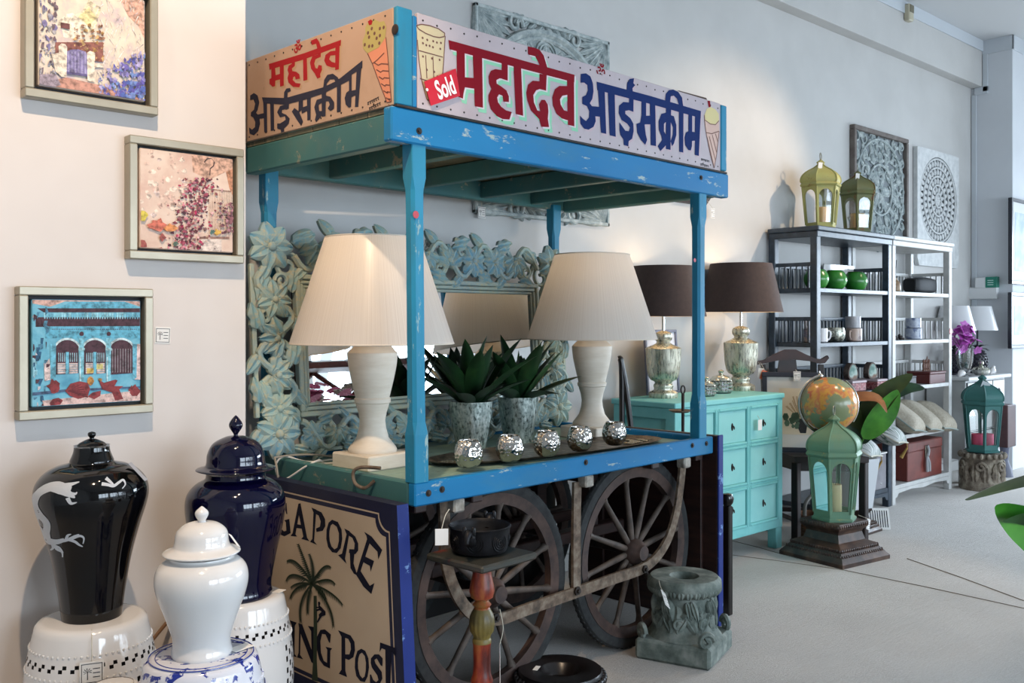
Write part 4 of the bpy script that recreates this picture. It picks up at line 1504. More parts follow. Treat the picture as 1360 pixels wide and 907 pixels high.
MB().lathe([(0, 0), (.07, 0), (.085, .008), (.092, .03), (.095, .075), (.1, .085), (.096, .088), (.09, .078), (.085, .03), (.07, .014), (0, .012)], 40).build('body', IRONB, bw)
mb = MB()
for k in range(7):
    a = 2 * pi * k / 7
    T = R('Z', a) @ Tr(.0945, 0, .045) @ R('Y', pi / 2)
    for r in (.006, .013, .02, .027):
        mb.tube([(r * cos(q * pi / 9), r * sin(q * pi / 9), -.0012 * (r / .01)) for q in range(18)], .0016, 5, 0, T, True)
mb.build('ring_relief', IRONB, bw)
for a in (pi + .35, .35):
    mb = MB()
    T = R('Z', a)
    mb.tube(catmull([(.09, 0, .05), (.115, 0, .06), (.13, 0, .085), (.145, 0, .08), (.155, 0, .06)], 4), [.012, .013, .016, .018, .018, .018, .019, .018, .016, .014, .012, .011, .010, .009, .008, .007, .006], 10, 0, T)
    mb.ball((.128, .014, .092), .008, .008, .016, 8, 6, 0, T).ball((.128, -.014, .092), .008, .008, .016, 8, 6, 0, T)
    mb.build('animal_head_handle', IRONB, bw)
q = onZ(582, 712, .63) + Vector((-.0, -.0, 0))
hd = atD(588, 692, P0.x * CU + P0.y * SU - .10)
price_tag('white price tag hanging from the black iron bowl', hd + Vector((-.012, -.01, -.02)), (pi / 2, 0, -.6), .04, .05, False, [hd + Vector((.05, .03, .025)), hd + Vector((.01, -.0, .015))])
price_tag('long white paper label hanging down the red pedestal shaft', Vector((P0.x, P0.y, 0)) + Vector((.035, -.045, .33)), (pi / 2, .12, .9), .03, .13, False, [Vector((P0.x + .04, P0.y - .04, .44)), Vector((P0.x + .05, P0.y - .045, .38))])

# ---- low black carved ring at the bottom edge
q = onZ(744, 888, .10)
rg = thing('carved_stand', 'low round black carved stand with a sunk centre on the floor before the wheels', 'stand', (q.x, q.y, 0), .3)
MB().lathe([(0, 0), (.16, 0), (.168, .03), (.15, .06), (.155, .085), (.148, .1), (.075, .1), (.07, .096), (.05, .06), (0, .055)], 48).build('body', BLACKWOOD, rg)
mb = MB()
for k in range(40):
    a = 2 * pi * k / 40
    mb.ball((.158 * cos(a), .158 * sin(a), .074), .014, .011, .016, 8, 6)
mb.build('bead_moulding', BLACKWOOD, rg)
k = MB().box(-.022, .022, -.009, .009, 0, .001, .0004).build('paper_slip', CARD)
k.location = (q.x - .06, q.y + .06, .1005)
k.rotation_euler = (0, 0, .5)
tag(k, 'white paper slip on top of the low black carved stand', 'tag')

# ---- carved stone pedestal
STONE = Mn('weathered_green_stone', [(.3, '3f4a44'), (.5, '66706a'), (.7, '8b918a')], 16, 7, .8, 0, .4, .004)
f_, r_ = onZ(943, 893, 0), onZ(980, 853, 0)
ang = atan2(r_.y - f_.y, r_.x - f_.x)
sd = thing('stone_pedestal', 'grey green carved stone capital pedestal on the carpet at the front right wheel', 'pedestal', (f_.x, f_.y, 0), ang)
SW = .31
MB().box(0, SW, 0, SW, 0, .085, .012).build('plinth', STONE, sd)
T = Tr(SW / 2, SW / 2, 0)
MB().lathe(smooth_prof([(.15, .085), (.128, .12), (.118, .17), (.117, .22), (.12, .25)], 4) + [(.125, .255), (.142, .27), (.15, .285), (.148, .305), (.135, .318), (.085, .318), (.06, .316), (.052, .3), (.05, .27), (0, .27)], 48, 0, T).build('drum', STONE, sd)
mb = MB()
for k in range(8):
    a = 2 * pi * k / 8
    T2 = T @ R('Z', a) @ Tr(.122, 0, .10) @ R('Z', pi / 2) @ R('X', pi / 2 - .1)
    relief_leaf(mb, 0, 0, pi / 2, .14, .075, .0, .016, 3, 0, T2)
    relief_leaf(mb, 0, .01, pi / 2 + .6, .09, .035, .0, .012, 0, 0, T2)
    relief_leaf(mb, 0, .01, pi / 2 - .6, .09, .035, .0, .012, 0, 0, T2)
    T3 = T @ R('Z', a + pi / 8) @ Tr(.118, 0, .24) @ R('Z', pi / 2) @ R('X', pi / 2)
    relief_leaf(mb, 0, 0, -pi / 2 + .2, .075, .03, .002, .014, 0, 0, T3)
    relief_leaf(mb, .02, .005, -pi / 2 + .3, .085, .03, .002, .014, 0, 0, T3)
    mb.tube(spiral(-.03, -.09, .025, .008, 0, 1.2, 14, .004), .007, 6, 0, T3)
for k in range(28):
    a = 2 * pi * k / 28
    relief_leaf(mb, 0, 0, -pi / 2, .036, .034, .0, .01, 0, 0, T @ R('Z', a) @ Tr(.145, 0, .288) @ R('Z', pi / 2) @ R('X', pi / 2 + .3))
for k in range(4):
    a = pi / 4 + k * pi / 2
    for da, ln_ in ((0, .15), (.32, .12), (-.32, .12)):
        relief_leaf(mb, 0, 0, -pi / 2, ln_, .075, 0, .022, 3, 0, T @ R('Z', a + da) @ Tr(.125, 0, .20) @ R('Z', pi / 2) @ R('X', pi / 2 + .55))
    mb.tube(spiral(0, -.0, .035, .008, 0, 1.3, 16, .006), .011, 6, 0, T @ R('Z', a) @ Tr(.18, 0, .105) @ R('Z', pi / 2) @ R('X', pi / 2))
mb.build('leaf_carving', STONE, sd)
q = onZ(878, 785, .3)
price_tag('white price tag with palm mark on the rim of the grey green stone pedestal', q + Vector((0, -.01, .0)), (1.0, .6, .2), .05, .065, True, [q + Vector((.05, .05, .022)), q + Vector((.02, .02, .012))])

# ================================================================== PICTURES ON THE PIER
FRM = Mn('champagne_silver_leaf', [(.3, '9f9785'), (.5, 'a79f8d'), (.7, 'b0a896')], 5, 4, .42, .5, 0, .002, (1, 1, 1))
BLK = M('black_lip', '0b0a0c', .6)
FD = .045                                # picture depth off the wall


def picture(label, pl, pr, pt, pb, bar=.027):
    """pl.. are room coordinates of the outer edges"""
    t = thing('framed_canvas', label, 'picture', ((pl + pr) / 2, PY, (pt + pb) / 2), 0, 'framed canvases on the pier')
    w, h = (pr - pl) / 2, (pt - pb) / 2
    mb = MB()
    mb.box(-w, w, -FD, 0, h - bar, h, .003).box(-w, w, -FD, 0, -h, -h + bar, .003)
    mb.box(-w, -w + bar, -FD, 0, -h + bar, h - bar, .003).box(w - bar, w, -FD, 0, -h + bar, h - bar, .003)
    mb.build('frame', FRM, t)
    MB().box(-w + bar, w - bar, -.008, -.002, -h + bar, h - bar, 0).build('backing', BLK, t)
    return t, w, h


def canvas(t, w, h, gap, ground):
    MB().box(-w + gap, w - gap, -.034, -.008, -h + gap, h - gap, .003).build('canvas', ground, t)


ARTM = {}


def am(c):
    if c not in ARTM:
        k = [int(c[i:i + 2], 16) for i in (0, 2, 4)]
        lo, hi = (''.join('%02x' % max(0, min(255, int(v * f))) for v in k) for f in (.72, 1.12))
        ARTM[c] = Mn('art_' + c, [(.36, lo), (.5, c), (.64, hi)], 70, 6, .8)
    return ARTM[c]


def art(t, org, sc, shapes, w, h, gap, name='painting'):
    """shapes: (colour, [crop pixels]) laid in order on the canvas face"""
    inv = Vector(t.location)
    mb = MB()
    cols = []
    lim = (w - gap - .002, h - gap - .002)
    for i, (c, P) in enumerate(shapes):
        if c not in cols:
            cols.append(c)
        pts = []
        for x, y in P:
            q = onY(org[0] + x / sc, org[1] + y / sc, PY - .034) - inv
            pts.append((max(-lim[0], min(lim[0], q.x)), -.0343 - .0000115 * i, max(-lim[1], min(lim[1], q.z))))
        mb.poly(pts, cols.index(c))
    return mb.build(name, [am(c) for c in cols], t)


def blob(rnd, x, y, r, n=9, j=.45, sy=1.0):
    return [(x + r * (1 + rnd.uniform(-j, j)) * cos(2 * pi * k / n), y + sy * r * (1 + rnd.uniform(-j, j)) * sin(2 * pi * k / n)) for k in range(n)]


YF = PY - FD
# 1: gate with palms
a, c = onY(33, 128, YF), onY(210.6, 152.8, YF)
top = a.z + (c.x - a.x) * 1.02
t, w, h = picture('topmost framed canvas, garden gate under palms in violet and cream', a.x, c.x, top, (a.z + c.z) / 2)
canvas(t, w, h, .04, Mn('canvas_cream_violet', [(.3, 'b7a6b4'), (.5, 'd6c8b8'), (.7, 'e0d6c4')], 16, 6, .7))
rnd = random.Random(4)
S = [('c9a08f', [(700, -300), (1010, -300), (1010, 300), (930, 200), (850, 120), (790, 0)]), ('d8ccb0', blob(rnd, 540, 150, 110)), ('d2c696', blob(rnd, 540, 130, 60)), ('e2d8c6', blob(rnd, 420, 200, 100))]
for i in range(200):
    x, y = rnd.uniform(590, 980), rnd.uniform(-300, 560)
    S.append((rnd.choice(('dcd6d2', 'e4dfda', 'c9c2c6', 'd2c4bc')), [(x, y), (x + 7, y + 3), (x + rnd.uniform(-50, 50), y + rnd.uniform(30, 90))]))
for i in range(170):
    x, y = rnd.uniform(160, 310), rnd.uniform(-200, 620)
    S.append((rnd.choice(('8f8f9f', 'a9a4a8', '7a739a', 'c2b8b4', '6c5c66')), blob(rnd, x, y, rnd.uniform(4, 15), 7, .7, 1.6)))
S += [('8a5a52', [(300, 320), (660, 320), (660, 470), (300, 420)]), ('6b4444', [(340, 170), (408, 182), (408, 224), (342, 212)]), ('7c4f4a', [(385, 318), (552, 330), (540, 392), (385, 380)])]
for i in range(110):
    S.append((rnd.choice(('a8804f', '8a5f4c', 'c0a070', '94705c')), blob(rnd, rnd.uniform(440, 660), rnd.uniform(190, 460), rnd.uniform(4, 13), 7, .7)))
S += [('b88a7c', [(160, 640), (380, 585), (620, 640), (1010, 760), (1010, 830), (160, 680)]), ('9c8f9c', [(160, 560), (300, 560), (340, 640), (300, 670), (160, 650)]),
      ('8079a6', [(383, 390), (420, 376), (470, 374), (515, 388), (540, 412), (540, 576), (383, 556)])]
for i in range(6):
    x = 395 + i * 25
    S.append(('9d97bd', [(x, 392), (x + 8, 390), (x + 8, 560), (x, 558)]))
S += [('5d5680', [(383, 540), (540, 562), (540, 580), (383, 558)]), ('e0d3c2', [(322, 350), (345, 330), (372, 335), (388, 356), (382, 586), (340, 580)]), ('e0d3c2', [(536, 400), (560, 385), (598, 402), (592, 622), (540, 610)]), ('d8ccbc', [(270, 410), (325, 400), (345, 580), (300, 540)]), ('d8ccbc', [(598, 480), (660, 480), (665, 510), (598, 510)])]
for i in range(330):
    x = rnd.uniform(620, 1000)
    y = rnd.uniform(300, 780)
    if y > 900 - x * .55:
        S.append((rnd.choice(('6a63a8', '7f7ab8', '565aa6', '6f8ac0', 'a7a0c8', '9992b8')), blob(rnd, x, y, rnd.uniform(5, 17), 7, .65, 1.2)))
for i in range(70):
    S.append((rnd.choice(('4f63a8', '5a54a0', '6f86c0')), blob(rnd, rnd.uniform(790, 1000), rnd.uniform(620, 770), rnd.uniform(7, 20), 7, .6)))
art(t, (20, 0), 5.67, S, w, h, .04)
# 2: birdcage
a, c, d = onY(172, 178.6, YF), onY(324.5, 198, YF), onY(322.5, 350, YF)
t, w, h = picture('framed canvas of a pink blossom-filled birdcage, nearest the pier corner', a.x, c.x, (a.z + c.z) / 2, d.z)
canvas(t, w, h, .036, Mn('canvas_blush', [(.3, 'c9a596'), (.5, 'd8bfae'), (.7, 'dfccbc')], 9, 5, .7))
rnd = random.Random(5)
S = [('b98468', [(660, 240), (720, 220), (720, 430), (690, 380)]), ('c7a08c', [(450, 160), (720, 190), (720, 260), (560, 330), (460, 280)])]
for i in range(60):
    S.append((rnd.choice(('d5b8a8', 'e2cdbd', 'cfaea0', 'd9c3bb')), blob(rnd, rnd.uniform(130, 420), rnd.uniform(140, 560), rnd.uniform(6, 22))))
for i in range(15):
    S.append(('b0927f', [(560 + i * 11, 395), (563 + i * 11, 395), (565 + i * 10, 650), (562 + i * 10, 650)]))
S += [('a08070', [(540, 380), (700, 400), (700, 408), (540, 388)]), ('8d6c60', [(490, 690), (690, 690), (690, 705), (490, 703)]), ('d9c9bf', [(510, 705), (640, 705), (640, 800), (510, 800)])]
hookp = [(530, 218), (548, 196), (575, 192), (594, 214), (590, 240), (568, 258), (566, 300)]
for p, q in zip(hookp[:-1], hookp[1:]):
    S.append(('4a3a3a', [(p[0] - 3, p[1] - 2), (q[0] - 3, q[1] - 2), (q[0] + 3, q[1] + 2), (p[0] + 3, p[1] + 2)]))
for i in range(520):
    y = rnd.uniform(320, 790)
    f = (y - 320) / 470
    x = rnd.gauss(510 - 110 * f, 45 + 40 * f * (1 - f) * 2)
    S.append((rnd.choice(('7a3a48', '9c4a5c', '5b3340', 'c27a88', 'a82f55', 'd0a4a4', '7d5a5a', '4f3038', 'caa79c', '8a4a50')), blob(rnd, x, y, rnd.uniform(4, 11), 6, .75)))
for i in range(110):
    x, y = rnd.uniform(600, 715), rnd.uniform(480, 670)
    if rnd.random() < (x - 560) / 150:
        S.append((rnd.choice(('6b4450', '8a5a60', 'a87880', '5a3a40')), blob(rnd, x, y, rnd.uniform(4, 11), 6, .7)))
S += [('c4b24e', blob(rnd, 142, 555, 34)), ('c9705e', blob(rnd, 225, 615, 55, 12, .35, .7)), ('cf8a58', blob(rnd, 312, 635, 32, 10)), ('9c5550', [(258, 665), (280, 692), (258, 725), (240, 695)]), ('9c5550', blob(rnd, 130, 735, 36, 9, .4, .8)), ('9c5550', blob(rnd, 258, 775, 16)),
      ('54706a', blob(rnd, 577, 660, 16)), ('c9a050', blob(rnd, 612, 662, 20)), ('55685c', blob(rnd, 345, 735, 16))]
art(t, (160, 170), 4.776, S, w, h, .036)
# 3: shophouse
a, c, d, e = onY(25, 381, YF), onY(204, 382.5, YF), onY(203.5, 546, YF), onY(25, 561, YF)
t, w, h = picture('framed canvas of a turquoise shophouse with red leaves, lowest on the pier', a.x, c.x, (a.z + c.z) / 2, (d.z + e.z) / 2)
canvas(t, w, h, .038, Mn('canvas_turquoise', [(.3, '4f93ae'), (.5, '6aaec4'), (.7, '84bfd0')], 22, 6, .7))
rnd = random.Random(6)
TQ, MA = '5fa6be', '4a323c'
S = [('c9a59a', [(120, 92), (815, 100), (815, 150), (700, 118), (330, 118), (240, 150), (120, 130)]), (TQ, [(380, 120), (700, 120), (815, 165), (260, 165)]), (MA, [(160, 160), (815, 160), (815, 185), (200, 185)]), (MA, [(150, 215), (815, 215), (815, 270), (150, 275)])]
for i in range(40):
    x = 200 + i * 15.5
    S.append((rnd.choice(('7fbccc', '6aa9c0', '93c6d2')), [(x, 186), (x + 13, 186), (x + 10, 222), (x + 6, 228), (x + 3, 222)]))
S += [(TQ, [(210, 272), (815, 270), (815, 345), (210, 345)])]
for i in range(46):
    x = 250 + i * 11.5
    S.append((MA, [(x, 286), (x + 5, 286), (x + 5, 293), (x, 293)]))
for x0, x1 in ((275, 415), (448, 582), (612, 748)):
    n = 8
    arch = [(x0, 420)] + [(x0 + (x1 - x0) * k / n, 395 - 40 * sin(pi * k / n) ** .7) for k in range(n + 1)] + [(x1, 420)]
    big = [(x0 - 10, 420)] + [(x0 - 10 + (x1 - x0 + 20) * k / n, 388 - 46 * sin(pi * k / n) ** .7) for k in range(n + 1)] + [(x1 + 10, 420)]
    S += [('c4d8dc', big), (MA, arch), (MA, [(x0, 415), (x1, 415), (x1, 560), (x0, 570)])]
for x0, x1 in ((275, 415), (448, 582)):
    m_ = (x0 + x1) / 2
    S += [('6aaec4', [(m_ - 10, 430), (m_ + 10, 430), (m_ + 10, 565), (m_ - 10, 565)])]
    for s0, s1 in ((x0 + 10, m_ - 12), (m_ + 12, x1 - 6)):
        for i in range(4):
            x = s0 + (s1 - s0) * (i + .5) / 4
            S.append(('8fb4be', [(x - 2, 435), (x + 3, 435), (x + 3, 490), (x - 2, 490)]))
        S.append(('c9b4ae', [(s0, 498), (s1, 498), (s1, 560), (s0, 565)]))
        for i in range(4):
            S.append(('7c9aa6', [(s0, 506 + i * 14), (s1, 506 + i * 14), (s1, 510 + i * 14), (s0, 510 + i * 14)]))
S += [('c2a65a', [(465, 530), (508, 530), (508, 558), (465, 562)]), ('c2b878', [(525, 505), (565, 503), (565, 535), (525, 537)])]
for i in range(8):
    x = 622 + i * 16
    S.append(('8a8488', [(x, 410), (x + 5, 410), (x + 5, 555), (x, 557)]))
for x in (418, 585):
    S += [('7fbccc', [(x, 345), (x + 30, 345), (x + 28, 620), (x + 2, 620)]), ('c4d8dc', [(x + 3, 460), (x + 9, 460), (x + 9, 610), (x + 3, 610)]), (MA, blob(rnd, x + 15, 318, 14, 8, .1)), ('9cc6d0', [(x - 5, 405), (x + 35, 405), (x + 35, 420), (x - 5, 420)])]
S += [('d8c4c0', [(200, 500), (235, 470), (245, 600), (205, 610)]), ('d4bcb8', [(770, 380), (815, 380), (815, 600), (760, 600)]), ('6aaec4', [(240, 380), (275, 380), (272, 600), (240, 600)]), ('6aaec4', [(748, 380), (775, 380), (772, 590), (748, 600)])]
for i in range(40):
    x, y = rnd.uniform(125, 215), rnd.uniform(150, 780)
    S.append((rnd.choice((MA, '4d7f98', '8fc2d0', '2f5a78', 'c9c4c8')), [(x, y), (x + rnd.uniform(4, 30), y), (x + rnd.uniform(4, 30), y + rnd.uniform(6, 60)), (x, y + rnd.uniform(6, 60))]))
S += [('4a5f7c', [(125, 680), (330, 660), (810, 640), (810, 650), (330, 676), (125, 700)]), ('cdb0aa', [(190, 730), (810, 665), (810, 745), (230, 780), (200, 790)]), ('2c2836', [(400, 762), (740, 735), (745, 745), (400, 775)])]
LR = '84393c'
S += [(LR, blob(rnd, 258, 640, 36, 14, .4)), (LR, [(240, 775), (235, 745), (255, 720), (290, 712), (318, 728), (300, 755), (265, 765)]), (LR, [(330, 670), (365, 625), (420, 610), (470, 620), (485, 655), (470, 705), (410, 720), (360, 700)]), (LR, [(470, 705), (500, 680), (552, 668), (548, 700), (510, 722)]),
      (LR, [(535, 595), (570, 620), (640, 600), (655, 605), (635, 640), (690, 640), (665, 660), (690, 720), (640, 730), (620, 680), (560, 660)]), (LR, blob(rnd, 755, 665, 34, 14, .4))]
for i in range(6):
    S.append(('5f282e', [(345, 672), (350, 668), (430 + i * 9, 625 + i * 16), (426 + i * 9, 632 + i * 16)]))
S += [('c08a4a', blob(rnd, 487, 610, 20, 8, .2, 1.3)), ('a07a4a', blob(rnd, 548, 600, 12))]
art(t, (15, 375), 4.65, S, w, h, .038)
q = onY(216.5, 434.5, PY - .001)
price_tag('square price card with palm mark pinned to the pier beside the shophouse canvas', (q.x, PY - .0015, q.z), (pi / 2, 0.04, 0), .052, .054)

# ================================================================== JARS AND GARDEN STOOLS
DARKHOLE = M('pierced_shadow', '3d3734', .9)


def stool(name, label, loc, r=.155, hgt=.5, glaze=CERAMIC_W, pierced=True, rz=0, group='white pierced garden stools'):
    t = thing(name, label, 'stool', loc, rz, group)
    n = 96
    z_rows = []
    prof = []
    bulge = lambda z: r * (.80 + .30 * sin(pi * min(max((z / hgt) * .86 + .07, 0), 1)) ** .9)
    prof += [(bulge(0) * .96, 0), (bulge(0), .006)]
    zz = [.03, .06, .075, .085, .095, .105, .115, .13]
    mid = [.13 + (hgt - .26) * k / 14 for k in range(1, 14)]
    top = [hgt - .13, hgt - .115, hgt - .105, hgt - .095, hgt - .085, hgt - .075, hgt - .05, hgt - .025, hgt - .012]
    for z in zz + mid + top:
        prof.append((bulge(z), z))
    prof += [(bulge(hgt) - .006, hgt - .003), (bulge(hgt) - .02, hgt), (0, hgt)]
    vs, fs = [], []
    for rr, z in prof:
        for k in range(n):
            a = 2 * pi * k / n
            vs.append((rr * cos(a), rr * sin(a), z))
    for i in range(len(prof) - 1):
        zc = (prof[i][1] + prof[i + 1][1]) / 2
        for k in range(n):
            hole = False
            if pierced:
                if abs(zc - (hgt - .095)) < .012 or abs(zc - .095) < .012:
                    hole = (k + (0 if zc > hgt - .095 or .083 < zc < .095 else 1)) % 3 == 0
                elif .14 < zc < hgt - .14:
                    sect = (k // 12) % 2
                    if sect == 0:
                        kk, ii = k % 12, i
                        hole = 1 <= kk <= 10 and (kk % 2 == 0) and ((ii + kk // 2) % 2 == 0)
            if hole:
                continue
            k2 = (k + 1) % n
            fs.append((i * n + k, i * n + k2, (i + 1) * n + k2, (i + 1) * n + k))
    MB().add(vs, fs, 0, True).build('barrel', glaze, t)
    if pierced:
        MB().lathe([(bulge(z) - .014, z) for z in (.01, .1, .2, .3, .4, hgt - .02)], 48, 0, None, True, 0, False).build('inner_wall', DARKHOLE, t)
    mb = MB()
    for z in (hgt - .125, hgt - .065, .065, .125):
        m = 64
        for k in range(m):
            a = 2 * pi * k / m
            mb.ball((bulge(z) * cos(a), bulge(z) * sin(a), z), .0042, None, None, 6, 4)
    mb.build('bead_bands', glaze, t)
    return t


s1 = onZ(122, 818, .5)
s2 = onZ(325, 787, .5)
s3 = onZ(268, 868, .5)
stool('garden_stool', 'white pierced ceramic garden stool under the black dragon vase', s1.to_2d().to_3d(), .166)
stool('garden_stool', 'white pierced ceramic garden stool under the navy jar beside the trade sign', (s2 - Vector((.012, 0, 0))).to_2d().to_3d(), .146, rz=.4)
q = Vector((s1.x + .17, s1.y - .22, 0))
q = onZ(178, 905, .36)
stool('garden_stool', 'small white pierced stool squeezed between the dragon vase stool and the blue patterned stool', Vector((.925, 2.53, 0)), .073, .40, rz=.2)
# blue and white stool
BW = M('blue_white_porcelain', 'd2d2d6', .12)
nt = BW.node_tree
b = nt.nodes['Principled BSDF']
v = coords(nt)
vo = N(nt, 'ShaderNodeTexVoronoi', Scale=26.0, feature='F1')
n2 = N(nt, 'ShaderNodeTexNoise', Scale=34.0, Detail=4.0, Roughness=.6)
wv = N(nt, 'ShaderNodeTexWave', Scale=6.0, Distortion=9.0, Detail=2.0, bands_direction='DIAGONAL')
for n in (vo, n2, wv):
    nt.links.new(v, n.inputs['Vector'])
c1 = ramp(nt, n2.outputs[0], [(.50, '000000'), (.54, 'ffffff')])
c2 = ramp(nt, wv.outputs[0], [(.38, 'ffffff'), (.44, '000000')])
mx = N(nt, 'ShaderNodeMix', data_type='RGBA', blend_type='DARKEN')
mx.inputs[0].default_value = 1
nt.links.new(c1, mx.inputs[6])
nt.links.new(c2, mx.inputs[7])
sp = N(nt, 'ShaderNodeSeparateXYZ')
tc = N(nt, 'ShaderNodeTexCoord')
nt.links.new(tc.outputs['Object'], sp.inputs[0])
c = mix(nt, mx.outputs[2], 'cfd0d8', '1f2f86')
nt.links.new(c, b.inputs['Base Color'])
BW2 = M('blue_band_glaze', '26388c', .12)
t = stool('garden_stool', 'blue and white patterned porcelain garden stool under the white ginger jar', s3.to_2d().to_3d(), .155, .5, BW, False, 0, None)
mb = MB()
for r in (.128, .112, .07):
    mb.tube([(r * cos(2 * pi * k / 64), r * sin(2 * pi * k / 64), .5002) for k in range(64)], .0016, 5, 0, None, True)
rb2 = lambda z: .155 * (.80 + .30 * sin(pi * min(max((z / .5) * .86 + .07, 0), 1)) ** .9) + .0006
for k in range(8):
    a0 = 2 * pi * k / 8
    for s_, rr in ((0, .05), (0, .042)):
        pts = []
        for q_ in range(28):
            u = 2 * pi * q_ / 28
            z = .36 + rr * sin(u)
            a = a0 + rr * cos(u) / rb2(z)
            pts.append((rb2(z) * cos(a), rb2(z) * sin(a), z))
        mb.tube(pts, .0016, 5, 0, None, True)
mb.build('painted_medallions', BW2, t)
mb = MB()
for k in range(8):
    a0 = 2 * pi * (k + .5) / 8
    for q_ in range(5):
        for zz in range(4):
            z = .30 + zz * .035
            a = a0 + (q_ - 2) * .012 / rb2(z) * 0 + (.05 if zz % 2 else -.05)
            if q_ in (0,):
                T = R('Z', a) @ Tr(rb2(z), 0, z) @ R('Y', pi / 2)
                mb.lathe([(.011, 0), (.011, .0008), (0, .001)], 12, 0, T)
mb.build('painted_dots', BW2, t)
MB().box(-.03, .03, -.018, .018, 0, .001, .0004, 0, Tr(.09, -.035, .503) @ R('Z', .2)).build('paper_label', CARD, t)

def jar(name, label, loc, sc, prof, glaze, cat='jar', knob=None, split=None, rz=0):
    """prof: (half width px, row px) read off the photo, foot first"""
    t = thing(name, label, cat, loc, rz)
    y0 = prof[0][1]
    P = [(r / sc, (y0 - y) / sc) for r, y in prof]
    body = P[:split]
    MB().lathe([(0, 0)] + smooth_prof(body, 5), 64).build('body', glaze, t)
    lid = P[split:]
    MB().lathe(smooth_prof(lid, 5), 56).build('lid', glaze, t)
    if knob:
        MB().lathe(smooth_prof([(r / sc, (y0 - y) / sc) for r, y in knob], 5), 24).build('finial', glaze, t)
    return t


d1 = s1.x * CU + s1.y * SU
dv = jar('dragon_vase', 'tall black glazed vase with a white dragon on the left garden stool', s1, F / d1,
         [(37, 822), (38, 815), (42, 785), (50, 740), (60, 702), (68, 676), (71, 658), (68, 643), (58, 630), (44, 622), (29, 618), (27, 614), (23, 604), (22, 597), (22.5, 595), (19, 595), (15, 591.5), (8, 588), (4, 586.5)], BLACK_C, 'vase',
         [(3, 587), (3, 585), (5, 582), (4.5, 578.5), (0.2, 577)], 14)
sc1 = F / d1


def vr(z):          # radius of the vase at height z for the dragon decal
    P = [(37, 822), (38, 815), (42, 785), (50, 740), (60, 702), (68, 676), (71, 658), (68, 643), (58, 630), (44, 622), (29, 618)]
    Q = smooth_prof([(r / sc1, (822 - y) / sc1) for r, y in P], 5)
    for (r0, z0), (r1, z1) in zip(Q[:-1], Q[1:]):
        if z0 <= z <= z1 + 1e-6:
            f = (z - z0) / max(z1 - z0, 1e-6)
            return r0 + (r1 - r0) * f
    return Q[-1][0]


view_az = atan2(-s1.y, -s1.x)
DRG = M('dragon_white', 'b9bcc0', .3)


def wrap(poly):
    """photo pixels (crop 0,560 at 2.614) onto the vase surface"""
    out = []
    for x, y in poly:
        px, py = x / 2.614, 560 + y / 2.614
        z = (822 - py) / sc1 + .0
        z = min(max(z, .005), (822 - 619) / sc1)
        r = vr(z)
        off = max(-.985, min(.985, ((px - 119.5) / sc1) / r))
        az = view_az + math.asin(off)
        out.append(((r + .0012) * cos(az), (r + .0012) * sin(az), z))
    return out


mb = MB()


def ribbon(pts, ws):
    P = catmull([(x, y, 0) for x, y in pts], 5)
    m = len(P)
    L_, R_ = [], []
    for i in range(m):
        tt = (P[min(i + 1, m - 1)] - P[max(i - 1, 0)]).normalized()
        f = i / (m - 1) * (len(ws) - 1)
        k = min(int(f), len(ws) - 2)
        wq = ws[k] + (ws[k + 1] - ws[k]) * (f - k)
        L_.append((P[i].x - tt.y * wq, P[i].y + tt.x * wq))
        R_.append((P[i].x + tt.y * wq, P[i].y - tt.x * wq))
    A_, B_ = wrap(L_), wrap(R_)
    M_ = wrap([((l[0] + r[0]) / 2, (l[1] + r[1]) / 2) for l, r in zip(L_, R_)])
    mb.grid([A_, M_, B_])


ribbon([(250, 215), (215, 205), (180, 212), (150, 235), (136, 270), (145, 305), (168, 335), (170, 370), (180, 395), (205, 395), (230, 385)], [10, 14, 12, 10, 14, 20, 20, 16, 14, 9, 6])
ribbon([(178, 212), (215, 215), (240, 225), (262, 240)], [6, 14, 12, 2])
ribbon([(215, 205), (245, 200), (275, 192)], [8, 6, 1])
ribbon([(240, 225), (262, 228), (268, 222)], [6, 4, 1])
ribbon([(240, 240), (250, 258), (268, 255)], [7, 5, 1])
for P in ([(225, 390), (250, 382), (275, 372), (288, 380), (286, 400)], [(245, 385), (262, 392), (275, 404), (285, 410)], [(235, 385), (240, 370), (250, 365)], [(245, 382), (262, 372), (274, 366)], [(195, 400), (205, 420), (222, 430), (224, 448)], [(190, 400), (195, 418), (186, 430)], [(200, 410), (215, 416), (226, 432)],
          [(342, 202), (360, 206), (378, 212), (394, 204), (408, 198), (415, 212), (405, 224)], [(355, 186), (368, 198), (380, 210)], [(150, 240), (168, 228)], [(140, 300), (128, 290), (132, 320)], [(160, 360), (146, 352), (158, 378)]):
    ribbon(P, [5, 4, 1.5])
mb.build('dragon', DRG, dv)
k = MB()
az = view_az + 1.18
zz = .415
T = R('Z', az) @ Tr(vr(zz) + .004, 0, zz) @ R('Y', pi / 2 - .75)
k.box(-.035, .035, -.012, .012, 0, .001, .0004, 0, T)
k.build('paper_label', M('label_grey', '9fa0a6', .6), dv)
k = MB()
k.tube(catmull([(.0, 0, .492), (.012 * cos(view_az), .012 * sin(view_az), .487), (.04 * cos(view_az + .9), .04 * sin(view_az + .9), .482)], 4), .0012, 5)
k.tube(catmull([(.0, 0, .492), (.015 * cos(view_az + .5), .015 * sin(view_az + .5), .49), (.048 * cos(view_az + 1.2), .048 * sin(view_az + 1.2), .474)], 4), .0012, 5)
k.build('string', STRING, dv)

